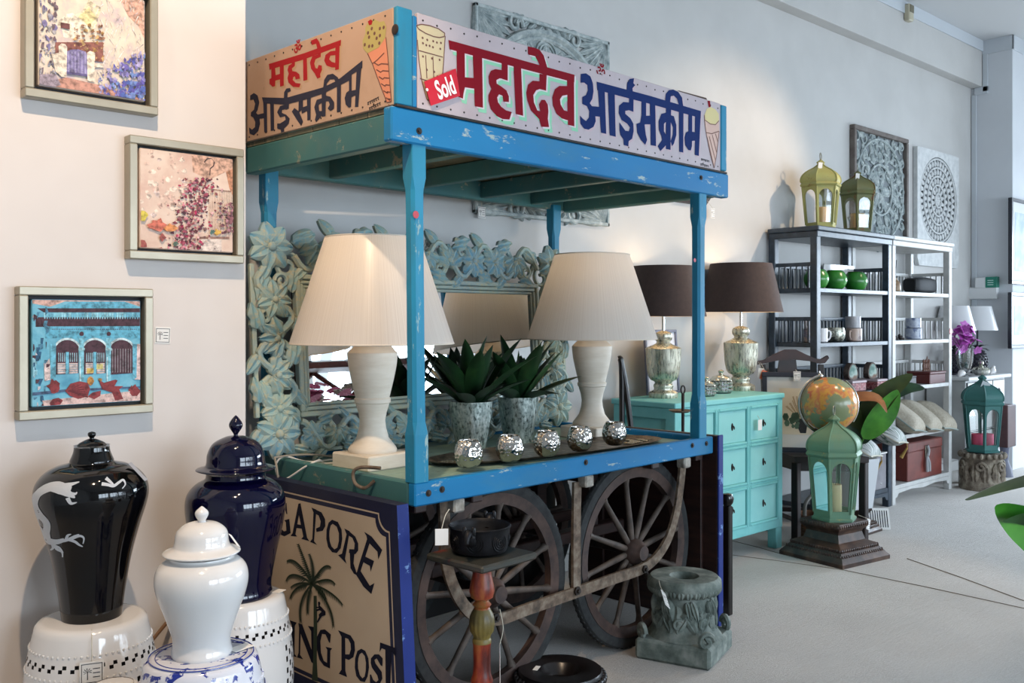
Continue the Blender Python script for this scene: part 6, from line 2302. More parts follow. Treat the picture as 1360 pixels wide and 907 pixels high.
# ================================================================== LANTERNS
def lantern(name, label, loc, H, Rm, paint, rz=0, n=6, arch=True, cat='lantern', group=None, glass_t=(.96, .98, .97, 1)):
    """Moorish lantern: tapered glazed body, overhanging eave, ogee dome, finial and ring"""
    t = thing(name, label, cat, loc, rz, group)
    zb, ze, zd = .07 * H, .60 * H, .66 * H
    rb_, re_ = Rm * .74, Rm * .92
    MB().lathe([(0, 0), (rb_ + .012, 0), (rb_ + .014, .02 * H), (rb_, .035 * H), (rb_, zb), (0, zb)], n, 0, None, False).build('base', paint, t)
    mb = MB()
    gl = MB()
    for k in range(n):
        a0, a1 = 2 * pi * k / n, 2 * pi * (k + 1) / n

        def pt(u, v_, off=0.0):
            r = rb_ + (re_ - rb_) * v_ - off
            x0, y0, x1, y1 = r * cos(a0), r * sin(a0), r * cos(a1), r * sin(a1)
            return (x0 + (x1 - x0) * u, y0 + (y1 - y0) * u, zb + (ze - zb) * v_)
        inn, outp = [], []
        for q_ in range(13):
            a = pi * q_ / 12
            inn.append((.5 - .39 * cos(a), .72 + .20 * sin(a)))
            outp.append((q_ / 12, 1.0))
        inn = [(.12, .05)] + inn + [(.88, .05)]
        outp = [(0, 0)] + outp + [(1, 0)]
        for off, fl in ((0, 0), (.008, 1)):
            mb.ring([pt(u, v_, off) for u, v_ in outp], [pt(u, v_, off) for u, v_ in inn])
        mb.ring([pt(u, v_, 0) for u, v_ in inn], [pt(u, v_, .008) for u, v_ in inn])
        gl.poly([pt(.1, .03, .005), pt(.9, .03, .005), pt(.9, .93, .005), pt(.1, .93, .005)])
        mb.tube([pt(0, 0), pt(0, 1)], .006, 6)
    mb.build('frame', paint, t)
    gl.build('glass', Mglass('lantern_glass', glass_t, .12), t)
    MB().lathe([(re_, ze), (Rm, ze + .01 * H), (Rm * 1.04, ze + .025 * H), (Rm * 1.0, ze + .045 * H), (Rm * .96, zd), (0, zd)], n, 0, None, False).build('eave', paint, t)
    prof = smooth_prof([(Rm * .97, zd), (Rm * 1.0, .70 * H), (Rm * .93, .76 * H), (Rm * .70, .82 * H), (Rm * .38, .87 * H), (Rm * .18, .91 * H), (Rm * .12, .935 * H)], 4)
    MB().lathe(prof, n, 0, None, False).build('dome', paint, t)
    mb = MB()
    for k in range(n):
        a = 2 * pi * k / n
        mb.tube([(r * 1.005 * cos(a), r * 1.005 * sin(a), z) for r, z in prof], .005, 5)
    mb.build('dome_ribs', paint, t)
    MB().lathe([(Rm * .12, .933 * H), (Rm * .2, .94 * H), (Rm * .22, .955 * H), (Rm * .12, .975 * H), (Rm * .05, .99 * H), (0, H)], n, 0, None, False).build('finial', paint, t)
    rr = Rm * .18
    MB().tube([(rr * cos(2 * pi * k / 18), 0, H + rr * .7 + rr * sin(2 * pi * k / 18)) for k in range(18)], .0035, 6, 0, None, True).build('ring', M('ring_metal', '8a8a80', .4, .8), t)
    return t, zb


def candle(label, loc, r, h, mat):
    t = thing('pillar_candle', label, 'candle', loc)
    MB().lathe([(0, 0), (r - .002, 0), (r, .003), (r, h - .004), (r - .004, h), (r - .012, h - .006), (0, h - .008)], 28).build('wax', mat, t)
    MB().tube([(0, 0, h - .01), (.002, 0, h + .012)], .0015, 5).build('wick', INK, t)
    return t


WAX = M('ivory_wax', 'd9cf9f', .5, 0, **{'Subsurface Weight': .15})
# stepped pedestal and the green lantern in front of the chair
PEDW = Mn('carved_dark_teak', [(.3, '241713'), (.5, '3d2a22'), (.7, '5e4638')], 12, 5, .45, 0, .25, .003)
c_f, c_l, c_r = onZ(1110, 758, 0), onZ(1040, 735, 0), onZ(1177, 742, 0)
pc = (c_l + c_r) / 2
pang = atan2(c_r.y - c_f.y, c_r.x - c_f.x)


def stepped(name, label, loc, rz, w, h):
    t = thing(name, label, 'pedestal', loc, rz)
    steps = [(1.0, 0, .14), (.97, .14, .2), (.86, .2, .30), (.80, .30, .40), (.78, .40, .44), (.58, .44, .72), (.50, .72, .84), (.60, .84, .90), (.62, .90, 1.0)]
    sq = lambda s, z: [(-s, -s, z), (s, -s, z), (s, s, z), (-s, s, z)]
    prof = [(1.0, 0), (1.0, .10), (.96, .15), (.80, .34), (.80, .40), (.76, .42), (.56, .50), (.50, .70), (.52, .76), (.60, .84), (.62, .88), (.62, .97), (.60, 1.0)]
    MB().loft([sq(w / 2 * s, z * h) for s, z in prof]).build('body', PEDW, t)
    mb = MB()
    for s, z, n_ in ((.80, .37, 20), (.62, .925, 14), (.88, .245, 20)):
        r = w / 2 * s
        for k in range(n_):
            u = -r + 2 * r * (k + .5) / n_
            for sx in range(4):
                T = R('Z', pi / 2 * sx)
                mb.ball((u, -r - (.0 if s != .88 else .0), z * h), r / n_ * .7, .006, .011, 6, 4, 0, T)
    mb.build('bead_carving', PEDW, t)
    return t


PEDH = .215
stepped('stepped_pedestal', 'dark carved stepped wooden pedestal under the green lantern on the carpet', pc, pang, .43, PEDH)
GREENP = Mpaint('verdigris_paint', '6b8f73', '5f8470', 'a79a5c', .36, 14, .5, (1, 1, 1), '7f8a5c')
OLIVEP = Mpaint('olive_gold_paint', 'a39f62', '949a62', '7d6c42', .36, 14, .55, (1, 1, 1), '9a8a58')
TEALP = Mpaint('deep_teal_paint', '3a6a66', '346260', '6f8a84', .33, 14, .5)
t, zb = lantern('moorish_lantern', 'green hexagonal lantern with glass sides on the stepped pedestal by the globe', (pc.x, pc.y, PEDH), .60, .158, GREENP, pang + .45)
candle('ivory pillar candle inside the green lantern on the stepped pedestal', (pc.x - .02, pc.y - .02, PEDH + zb + .001), .034, .16, WAX)
q = pc + Vector((.16, -.07, PEDH - .0))
price_tag('white price tag hanging from the corner of the stepped pedestal top', q + Vector((.02, -.05, -.01)), (pi / 2, .3, .1), .05, .06, True, [q + Vector((-.01, 0, .01))])
# pair on the dark shelf top
for i, (px, bx, hgt, rad, yy, lab, pt_, clab) in enumerate(((1090, 297, .46, .128, 3.33, 'olive gold hexagonal lantern, left one on top of the dark shelf unit', OLIVEP, 'left'), (1139, 302, .44, .125, 3.33, 'brown green hexagonal lantern, right one on top of the dark shelf unit', Mpaint('olive_brown_paint', '6f7045', '5f6a4c', '7a5238', .42, 12, .55, (1, 1, 1), '6a5a3c'), 'right'))):
    q = onY(px, bx, yy)
    t, zb = lantern('moorish_lantern', lab, (q.x, q.y, 1.972), hgt * 1.06, rad * 1.08, pt_, .3 + .15 * i, group='lanterns on the dark shelf')
    candle('amber pillar candle inside the %s lantern on the dark shelf unit' % clab, (q.x, q.y, 1.972 + zb + .001), .05, .12, M('amber_wax', 'd0a35a', .5, 0, **{'Subsurface Weight': .2}))
    price_tag('paper tag tied to the finial of the %s lantern on the dark shelf unit' % clab, (q.x - .055, q.y - .03, 1.972 + hgt * .99), (pi / 2, .1, -.6), .03, .075, False, [Vector((q.x - .01, q.y, 1.972 + hgt * 1.02))])

# ================================================================== PLANTER ON A SECOND PEDESTAL
pp = Vector((5.77, 2.975, 0))
stepped('stepped_pedestal', 'dark stepped wooden pedestal under the white planter behind the green lantern', pp, 0, .25, .15)
pl = thing('planter', 'white square tapered planter with broad leaved plant behind the green lantern', 'planter', (pp.x, pp.y, .15), -.25)
sq = lambda s, z: [(-s, -s, z), (s, -s, z), (s, s, z), (-s, s, z)]
MB().loft([sq(.075, 0), sq(.078, .004), sq(.108, .32), sq(.10, .32), sq(.096, .28)]).build('pot', M('white_planter', 'c9ccd0', .4), pl)
MB().box(-.094, .094, -.094, .094, .26, .285, .004).build('soil', MATS['soil'], pl)
LEAFG = Mn('bright_green_leaf', [(.3, '2c6a1e'), (.6, '4b8f2c'), (.8, '5fa038')], 8, 3, .35)
LEAFO = Mn('dull_olive_leaf', [(.3, '2e3d1f'), (.6, '46562b'), (.8, '5d5a30')], 8, 3, .4)
LEAFB = Mn('rust_brown_leaf', [(.3, '7a4a2c'), (.6, 'a56c40'), (.8, 'b98552')], 8, 3, .5)
inv = pl.matrix_basis.inverted()


def leaf_path(mb, pts, width, depthside=0.0, mi=0, fold=.2):
    """a broad leaf along a path of points; its face is turned towards the shop front"""
    P = catmull(pts, 5)
    m = len(P)
    rows = []
    view = Vector((CU, SU, 0))
    for i in range(m):
        t_ = (P[min(i + 1, m - 1)] - P[max(i - 1, 0)]).normalized()
        s = t_.cross(view)
        s = (s.normalized() if s.length > 1e-4 else Vector((0, 0, 1)))
        s = (s * cos(depthside) + view * sin(depthside)).normalized()
        nn = t_.cross(s).normalized()
        u = i / (m - 1)
        w_ = width * .5 * max(sin(pi * (u ** .85 * .97 + .02)), 0) ** .75
        rows.append([P[i] - s * w_ + nn * w_ * fold, P[i] - s * w_ * .5 + nn * w_ * fold * .3, P[i], P[i] + s * w_ * .5 + nn * w_ * fold * .3, P[i] + s * w_ + nn * w_ * fold])
    mb.grid(rows, mi)


def A6(px, py, d=6.0):
    return inv @ atD(px, py, d)


base = inv @ Vector((pp.x, pp.y, .43))
for nm, mat, pts, wd_, ds in (
        ('leaf', LEAFO, [A6(1146, 566, 6.0), A6(1158, 545, 5.95), A6(1180, 520, 5.9), A6(1212, 497, 5.85)], .15, .3),
        ('leaf', LEAFG, [A6(1147, 582, 5.95), A6(1164, 560, 5.9), A6(1180, 538, 5.88), A6(1192, 518, 5.85)], .17, -.4),
        ('leaf', LEAFB, [A6(1118, 532, 5.98), A6(1140, 528, 5.9), A6(1165, 530, 5.85), A6(1178, 548, 5.8)], .10, 1.0),
        ('leaf', LEAFO, [A6(1140, 575, 6.0), A6(1128, 548, 5.98), A6(1118, 525, 5.95), A6(1108, 504, 5.95)], .15, .2),
        ('leaf', LEAFD, [A6(1152, 560, 6.1), A6(1180, 528, 6.1), A6(1205, 516, 6.1), A6(1228, 516, 6.1)], .10, .6),
        ('leaf', LEAFD, [A6(1142, 590, 6.0), A6(1148, 565, 6.0), A6(1150, 545, 6.0), A6(1158, 528, 6.0)], .16, 0),
        ('leaf', LEAFD, [A6(1138, 596, 6.0), A6(1130, 575, 6.0), A6(1122, 562, 6.0), A6(1112, 552, 6.0)], .10, -.3)):
    mb = MB()
    leaf_path(mb, pts, wd_, ds)
    mb.tube(catmull([base, (base + pts[0]) / 2 + Vector((0, 0, .02)), pts[0]], 4), .005, 6)
    mb.build(nm, mat, pl)
t = thing('striped_booklet', 'white striped booklet standing against the dark pedestal of the planter', 'booklet')
q0, q1 = onZ(1156, 708, .0), onZ(1172, 716, 0)
t.matrix_basis = Tr(pp.x + .135, pp.y - .10, .002) @ R('Z', -.9) @ R('X', -.45) @ XZ
MB().box(-.07, .07, 0, .14, 0, .004, .001).build('cover', CARD, t)
k = MB()
for i in range(9):
    x = -.064 + i * .0145
    k.poly([(x, .015, .0045), (x + .006, .015, .0045), (x + .006, .125, .0045), (x, .125, .0045)])
k.build('printing', INK, t)

# ================================================================== THE TWO SHELF UNITS
DBLUE = Mn('blue_black_paint', [(.3, '232d38'), (.5, '2c3844'), (.7, '3c4a58')], 14, 5, .35, 0, .1, .002)
SWHITE = Mn('shelf_white_paint', [(.3, 'b4b4b2'), (.7, 'c8c8c6')], 12, 4, .45, 0, .1, .002)
SY0, SY1 = 3.18, 3.54
LV = [.14, .50, .859, 1.205, 1.566]


def shelf_unit(name, label, x0, x1, mat):
    t = thing(name, label, 'shelf unit', (x0, SY0, 0))
    w, d_ = x1 - x0, SY1 - SY0
    p = .05
    for x in (0, w - p):
        for y in (0, d_ - p):
            MB().box(x, x + p, y, y + p, 0, 1.91, .004).build('post', mat, t)
    mb = MB()
    mb.box(-.015, w + .0, -.02, d_, 1.94, 1.972, .005).box(0, w, -.005, d_, 1.90, 1.94, .004)
    mb.build('top', mat, t)
    for z in LV:
        mb = MB()
        mb.box(p * .5, w - p * .5, .004, d_ - .004, z - .03, z, .003)
        mb.build('shelf', mat, t)
    for z in LV[2:]:
        mb = MB()
        mb.box(p, w - p, d_ - .03, d_ - .012, z + .145, z + .17, .002)
        k = int((w - 2 * p) / .05)
        for i in range(k):
            x = p + (w - 2 * p) * (i + .5) / k
            mb.box(x - .006, x + .006, d_ - .026, d_ - .014, z, z + .145, .002)
        for sx in (.012, w - .03):
            mb.box(sx, sx + .018, p, d_ - p, z + .145, z + .17, .002)
            for i in range(6):
                y = p + (d_ - 2 * p) * (i + .5) / 6
                mb.box(sx + .003, sx + .015, y - .006, y + .006, z, z + .145, .002)
        mb.build('gallery', mat, t)
    ap = [(p, .11), (p, .05), (p + .03, .055), (p + .05, .08), (w * .3, .09), (w * .5, .075), (w * .7, .09), (w - p - .05, .08), (w - p - .03, .055), (w - p, .05), (w - p, .11)]
    mb = MB()
    mb.prism([(x, z) for x, z in ap], -.0, .02, 0, Tr(0, .022, 0) @ XZ)
    mb.build('apron', mat, t)
    return t


shelf_unit('shelf_unit', 'blue black open shelf unit with lanterns on top, left of the white one', 5.665, 6.725, DBLUE)
shelf_unit('shelf_unit', 'white open shelf unit holding cushions and a red chest, right of the dark one', 6.74, 7.775, SWHITE)


def on_shelf(px, lv, y=3.30):
    q = onY(px, 400, y)
    return Vector((q.x, y, LV[lv] + .0005))


# level 1 (top): green pots, tray, dark bottle | vase, bag
GRN = Mn('green_glaze', [(.3, '1c5a26'), (.6, '3a8a34'), (.8, '4f9a3c')], 5, 3, .25)
for px, w in ((1084, 'leftmost, half behind the shelf post'), (1108.5, 'middle one'), (1136, 'rightmost')):
    q = on_shelf(px, 4, 3.28)
    t = thing('green_pot', 'round green glazed pot on the dark top shelf, ' + w, 'pot', q, 0, 'green pots on the dark shelf')
    MB().lathe(smooth_prof([(0, 0), (.05, .002), (.078, .04), (.082, .075), (.066, .115), (.05, .128)], 5) + [(.045, .126), (.05, .11), (0, .10)], 36).build('pot', GRN, t)
    MB().lathe([(.05, .127), (.052, .131), (.047, .132), (.046, .127)], 30, 0, None, True, 0, False).build('rim', M('dark_glaze', '142418', .3), t)
t = thing('serving_plate', 'white rectangular plate standing behind the green pots', 'plate', on_shelf(1115, 4, 3.47))
MB().box(-.24, .2, -.012, .0, .0, .195, .006).build('plate', CERAMIC_W, t)
q = on_shelf(1177, 4, 3.36)
t = thing('dark_bottle', 'thin black bottle with a long neck on the dark top shelf corner', 'bottle', q)
MB().lathe(smooth_prof([(0, 0), (.022, .001), (.024, .05), (.022, .10), (.008, .13), (.007, .215), (.009, .22), (0, .221)], 3), 20).build('glass', BLACK_C, t)
MB().lathe([(.0095, .216), (.0095, .235), (0, .236)], 14).build('stopper', BLACKWOOD, t)
q = on_shelf(1188.5, 4, 3.27)
t = thing('reed_diffuser', 'tan reed diffuser jar with dark sticks on the white top shelf', 'diffuser', q)
MB().lathe(smooth_prof([(0, 0), (.035, .001), (.042, .03), (.036, .07), (.018, .09), (.016, .105)], 4) + [(.012, .105), (0, .09)], 24).build('jar', Mn('tan_jar', [(.4, '8c7056'), (.6, 'b09c80')], 20, 3, .4), t)
mb = MB()
for k in range(5):
    a = 1.3 * k
    mb.tube([(0, 0, .06), (.02 * cos(a) - .02, .02 * sin(a), .24)], .003, 5)
mb.build('reeds', BLACKWOOD, t)
q = on_shelf(1222, 4, 3.30)
t = thing('black_bag', 'black zipped pouch bag lying on the white top shelf', 'bag', q)
mb = MB()
rows = []
for i in range(15):
    u = i / 14
    x = -.19 + .38 * u
    s = .72 + .28 * min(1, max(sin(pi * u), 0) ** .35)
    rows.append([(x, *(lambda c: (c[0], .062 + c[1]))(sup(.07 * s, .062 * s, 2 * pi * k / 20, 4))) for k in range(20)])
MB().loft(rows, 0, None, True).build('body', M('black_cloth', '15171c', .7), t)
MB().tube([(-.18, -.0, .124), (0, -.01, .128), (.18, 0, .122)], .004, 6).build('zip', M('zip_grey', '2c2f36', .4), t)
MB().tube(catmull([(-.17, -.03, .09), (-.215, -.06, .10), (-.22, -.06, .05), (-.2, -.05, .005)], 4), .008, 6).build('strap', M('black_cloth', '15171c', .7), t)

# level 2: mugs and bowls


def mug(label, loc, r, h, mat, rz=0, group='stacked mugs on the second shelf'):
    t = thing('mug', label, 'mug', loc, rz, group)
    MB().lathe([(0, 0), (r * .85, 0), (r, .006), (r, h), (r - .004, h), (r - .005, .012), (0, .01)], 28).build('cup', mat, t)
    MB().tube(catmull([(r - .002, 0, h * .8), (r + .028, 0, h * .78), (r + .034, 0, h * .45), (r + .02, 0, h * .2), (r - .002, 0, h * .2)], 4), .006, 8).build('handle', mat, t)
    return t


PAT = Mn('patterned_mug', [(.4, 'b9b4b4'), (.5, '7a7a96'), (.58, 'c2a99c'), (.66, 'b9b4b4')], 14, 3, .25)
PINKM = Mn('pinkish_mug', [(.35, 'c0a594'), (.55, 'b7a096'), (.65, '7f6a68')], 16, 3, .3)
GRYM = Mn('grey_mug', [(.35, '9a9aa0'), (.6, 'b2aeb0')], 16, 3, .3)
BLM = Mn('blue_mug', [(.35, '8b93a8'), (.5, 'a9b0bd'), (.6, '5c6888')], 16, 3, .3)
q = on_shelf(1076, 3, 3.30)
mug('patterned mug at the left of the dark second shelf, bottom of a stack of two', q, .05, .085, PAT, 3.6)
mug('pale mug stacked on the patterned mug at the left of the dark second shelf', q + Vector((0, 0, .0855)), .048, .085, GRYM, 3.3)
q = on_shelf(1089, 3, 3.25)
mug('white mug with its handle to the right beside the dark shelf post', q, .05, .095, M('white_mug', 'c2c4c8', .3), -.4, None)
q = on_shelf(1108, 3, 3.28)
t = thing('hammered_bowl', 'hammered silver bowl in the middle of the dark second shelf', 'bowl', q)
MB().lathe(smooth_prof([(0, 0), (.05, .001), (.07, .03), (.072, .07), (.066, .098)], 5) + [(.062, .098), (.064, .06), (0, .01)], 32).build('bowl', Mn('hammered_pewter', [(.45, '6d7068'), (.6, 'c2c2b4')], 60, 2, .3, .8, .5), t)
q = on_shelf(1134, 3, 3.26)
mug('pinkish lower mug of the stack of two right of the hammered bowl', q, .055, .09, PINKM, 3.3)
mug('greyish upper mug of the stack of two right of the hammered bowl', q + Vector((-.01, 0, .0905)), .052, .085, GRYM, .3)
q = on_shelf(1213, 3, 3.30)
mug('lower blue grey patterned mug stacked on the white second shelf', q, .062, .085, BLM, .4)
mug('upper blue grey patterned mug stacked on the white second shelf', q + Vector((0, 0, .0855)), .058, .08, BLM, .2)
for i, (px, w) in enumerate(((1188, 'left'), (1196, 'right'))):
    q = on_shelf(px, 3, 3.27 - .02 * i)
    t = thing('frog_figurine', 'small dark crouching figurine on the white second shelf, %s of the pair' % w, 'figurine', q)
    mb = MB()
    mb.ball((0, 0, .018), .026, .02, .018, 14, 10).ball((-.018, 0, .034), .013, .012, .011, 10, 8).ball((.012, .016, .01), .013, .008, .01, 8, 6).ball((.012, -.016, .01), .013, .008, .01, 8, 6)
    mb.build('body', DARKIRON, t)
q = onY(1257, 439, SY0 - .003)
k = MB().lathe([(.027, 0), (.027, .003), (0, .0035)], 20, 0, XZ).build('round_sticker', M('bright_red', 'c8281e', .4))
k.location = (7.775 - .025, SY0 - .0005, onY(1257, 440, SY0).z)
tag(k, 'bright red round sold sticker on the right front post of the white shelf', 'sticker')

# level 3: agates on boxes | red box with carved figures
REDBOX = Mn('red_patterned_paper', [(.4, '8c3a40'), (.52, 'b27a78'), (.6, '6a2c34')], 40, 2, .6)
for i, (px, lab) in enumerate(((1119, 'left'), (1152, 'right'))):
    q = on_shelf(px + 8, 2, 3.29 - .02 * i)
    t = thing('patterned_box', 'flat red patterned box with pale lid on the dark third shelf, ' + lab, 'box', q, 0, 'red boxes on the dark third shelf')
    MB().box(-.10, .10, -.08, .08, 0, .055, .003).build('body', REDBOX, t)
    MB().box(-.104, .104, -.084, .084, .0555, .072, .003).build('lid', M('pale_lid', 'b9a8ac', .6), t)
for px, lab, i in ((1129, 'left', 0), (1155, 'right', 1)):
    q = on_shelf(px, 2, 3.29 - .02 * i) + Vector((0, 0, .0725))
    t = thing('cut_agate', 'upright polished agate half with pale green face on the %s red box' % lab, 'agate', q, -.3)
    mb = MB()
    pts = [(.045 * cos(a) * (1 - .25 * sin(a)), .058 + .062 * sin(a)) for a in [2 * pi * k / 18 for k in range(18)]]
    mb.prism(pts, -.02, .03, 0, XZ)
    mb.build('stone', Mn('agate_rind', [(.4, '4a3a34'), (.6, '77665c')], 20, 4, .6), t)
    MB().poly([(x * .82, -.031, .058 + (z - .058) * .82) for x, z in pts]).build('cut_face', Mn('agate_face', [(.4, '6f8f86'), (.5, 'b5c6bc'), (.6, '8a6f60')], 9, 2, .15), t)
q = on_shelf(1231, 2, 3.27)
t = thing('red_lacquer_box', 'dark red lacquered box on the white third shelf', 'box', q)
MB().box(-.15, .13, -.09, .09, 0, .075, .005).build('body', M('dark_red_lacquer', '5c2826', .3), t)
MB().box(-.155, .135, -.095, .095, .0755, .095, .005).build('lid', M('dark_red_lacquer', '5c2826', .3), t)
for i in range(4):
    qq = q + Vector((-.06 + i * .032, 0, .0955))
    t = thing('carved_figure', 'slim brown carved figure on the red lacquer box, %s of four from the left' % ('first', 'second', 'third', 'last')[i], 'figurine', qq, 0, 'carved figures on the red box')
    MB().lathe([(0, 0), (.012, 0), (.012, .006), (.007, .012), (.010, .035), (.008, .055), (.005, .062), (.008, .07), (.008, .08), (.003, .09 + .02 * (i == 2)), (0, .095 + .025 * (i == 2))], 14).build('figure', M('carved_brown', '6a4230', .5), t)
q = on_shelf(1203, 2, 3.25)
t = thing('black_box', 'small black box at the left of the white third shelf', 'box', q)
MB().box(-.07, .07, -.05, .05, 0, .06, .004).build('body', BLACKWOOD, t)
MB().box(-.072, .072, -.052, .052, .0605, .072, .003).build('lid', BLACKWOOD, t)


# ---- cushions
def cushion(label, loc, rot, size, mat, trim, thick=.12, group='cushions on the shelves'):
    t = thing('cushion', label, 'cushion', loc, 0, group, rot)
    n = 16
    for s in (1,):
        top, bot = [], []
    def P(i, j, s):
        u, v_ = -1 + 2 * i / n, -1 + 2 * j / n
        hgt_ = max((1 - u ** 4) * (1 - v_ ** 4), 0) ** .55
        pin = 1 - .07 * (1 - abs(u)) * abs(v_) ** 2 - .0
        return (u * size / 2 * (1 - .06 * (1 - v_ * v_)), v_ * size / 2 * (1 - .06 * (1 - u * u)), s * thick / 2 * hgt_)
    mb = MB()
    for s in (1, -1):
        mb.grid([[P(i, j, s) for j in range(n + 1)] for i in range(n + 1)])
    mb.build('cover', mat, t)
    edge = [P(i, 0, 0) for i in range(n)] + [P(n, j, 0) for j in range(n)] + [P(n - i, n, 0) for i in range(n)] + [P(0, n - j, 0) for j in range(n)]
    MB().tube(edge, .006, 6, 0, None, True).build('piping', trim, t)
    return t


LIN = Mn('natural_linen', [(.3, '9d9484'), (.7, 'b3aa9a')], 60, 2, .9, 0, .2)
PIP = M('grey_piping', '8a948e', .8)
for i, (px, y, lab) in enumerate(((1205, 3.16, 'front left one of three'), (1229, 3.17, 'middle one of three'), (1250, 3.18, 'far right one of three'))):
    q = onY(px, 556, y)
    cushion('natural linen cushion hanging over the white shelf edge, ' + lab, (q.x + .02, q.y + .06, q.z + .015), (.62, .12, .18 - .05 * i), .36 - .02 * i, LIN, PIP, .15)
PATC = Mn('white_green_stripe', [(.42, 'c2c4c2'), (.5, '3f5a4a'), (.56, 'c2c4c2')], 9, 2, .9, 0, 0, .004, (5, .6, 1))
for i, (px, py, y, lab) in enumerate(((1142, 588, 3.12, 'lower left'), (1178, 571, 3.16, 'upper right'))):
    q = onY(px, py, y)
    t = cushion('white cushion with green stripes and tassels on the dark shelf, ' + lab, (q.x, q.y + .05, q.z), (.5, .1, .25), .36, PATC, M('cream_piping', 'bdb8a8', .8), .14)
    mb = MB()
    mb.tube([(.17, -.17, 0), (.185, -.19, -.03)], .004, 5)
    mb.lathe([(.004, 0), (.009, -.012), (.007, -.02), (.014, -.09), (0, -.09)], 10, 0, Tr(.186, -.192, -.03))
    mb.build('tassel', M('gold_tassel', '9a7a3e', .8), t)
# red chest, grey crate, dark bottom things
p0, p1 = onY(1207, 600, SY0 + .02), onY(1250, 600, SY0 + .02)
t = thing('red_chest', 'red brown wooden chest with a cloth tie on the lowest white shelf', 'chest', (p0.x - .03, SY0 + .015, LV[0] + .0005))
w = p1.x - p0.x + .03
REDC = Mn('red_brown_chest', [(.3, '5a2823'), (.6, '74362e'), (.8, '834238')], 6, 4, .45)
MB().box(0, w, 0, .30, 0, .215, .005).build('body', REDC, t)
MB().box(-.004, w + .004, -.005, .304, .216, .29, .008).build('lid', REDC, t)
mb = MB()
mb.box(w * .5 - .015, w * .5 + .015, -.012, -.005, .16, .25, .003)
mb.build('lock_plate', M('grey_brass', '8a8578', .35, .8), t)
mb = MB()
for s in (-1, 1):
    mb.tube(catmull([(w * .5, -.016, .17), (w * .5 + s * .02, -.022, .12), (w * .5 + s * (.01 + .02 * (s > 0)), -.02, .05)], 4), [.010] * 4 + [.012] * 5, 7)
mb.tube(catmull([(w * .5, -.016, .25), (w * .5 + .012, -.022, .21), (w * .5 - .006, -.022, .17)], 4), .012, 7)
mb.build('cloth_tie', M('grey_cloth', '9a9c9e', .9), t)
q = onY(1182, 632, SY0 - .0)
t = thing('grey_crate', 'grey metal crate with white rim at the right end of the dark lower shelf', 'crate', (6.70 - .32, SY0 + .01, LV[0] + .0005))
MB().box(0, .28, 0, .26, 0, .25, .004).build('body', Mn('galvanised_grey', [(.3, '6d6a70'), (.7, '8a878c')], 8, 4, .5, .3), t)
MB().box(-.006, .286, -.006, .266, .2505, .262, .003).build('rim', CARD, t)
mb = MB()
for z in (.04, .2):
    mb.ball((.2, -.001, z), .006, .003, .006, 8, 5)
mb.build('screw', STEEL, t)
t = thing('wicker_basket', 'brown wicker basket with grey handle on the floor under the carved chair', 'basket', (5.40, 3.06, 0))
mb = MB()
for i in range(9):
    z = .012 + i * .016
    r = .075 + .012 * sin(i / 8 * pi) + .004 * i
    mb.tube([(r * cos(2 * pi * k / 32), r * sin(2 * pi * k / 32), z + .002 * (k % 2)) for k in range(32)], .009, 6, 0, None, True)
mb.lathe([(0, .003), (.08, .003), (.08, .01), (0, .01)], 24)
mb.build('bowl', Mn('brown_wicker', [(.3, '4a3020'), (.7, '80573c')], 30, 3, .7), t)
MB().tube(catmull([(-.095, 0, .14), (-.085, 0, .22), (0, 0, .26), (.085, 0, .22), (.095, 0, .14)], 6), .012, 8).build('handle', M('grey_handle', '6a6660', .6), t)

# ================================================================== WHITE CONSOLE BY THE FAR PIER
DKX0, DKX1, DKY0, DKY1, DKH = 8.13, 8.98, 3.20, 3.545, .88
WD = Mn('console_white', [(.3, 'c3c4c4'), (.7, 'd0d1d1')], 6, 3, .5)
dk = thing('console_chest', 'white painted console with ring pull drawers by the far bluish pier', 'console', (DKX0, DKY0, 0))
w, d_ = DKX1 - DKX0, DKY1 - DKY0
MB().box(-.04, w + .04, -.03, d_, DKH - .03, DKH, .005).build('top', WD, dk)
mb = MB()
mb.box(.0, w, .015, d_ - .005, .19, DKH - .031, .003)
mb.build('carcass', WD, dk)
for x in (0, w - .07):
    for y in (0.01, d_ - .075):
        MB().box(x, x + .07, y, y + .065, 0, .19, .004).build('leg', WD, dk)
GAP = M('drawer_gap', '4e4f52', .9)
cells = [(.02, .27, .67, .83), (.29, .54, .67, .83), (.56, .82, .67, .83), (.02, .62, .43, .65), (.02, .74, .20, .41)]
for x0, x1, z0, z1 in cells:
    o = MB().box(0, x1 - x0, 0, .014, 0, z1 - z0, .002).build('drawer', WD, dk)
    o.location = (x0, .002, z0)
    g = MB()
    ww, hh = x1 - x0, z1 - z0
    for a, b2, c_, e_ in ((-.004, ww + .004, -.004, 0), (-.004, ww + .004, hh, hh + .004), (-.004, 0, 0, hh), (ww, ww + .004, 0, hh)):
        g.box(a, b2, .004, .0135, c_, e_, 0)
    g.build('drawer_gap', GAP, o)
    k = MB()
    k.lathe([(.012, 0), (.012, .003), (0, .004)], 12, 0, Tr(ww / 2, 0, hh / 2) @ XZ)
    k.tube([(ww / 2 + .012 * cos(2 * pi * q_ / 12), -.006, hh / 2 - .014 + .014 * sin(2 * pi * q_ / 12)) for q_ in range(12)], .003, 5, 0, None, True)
    k.build('ring_pull', DARKIRON, o)
# pineapple lamps
DARKP = M('dark_pineapple', '2b2a33', .35)


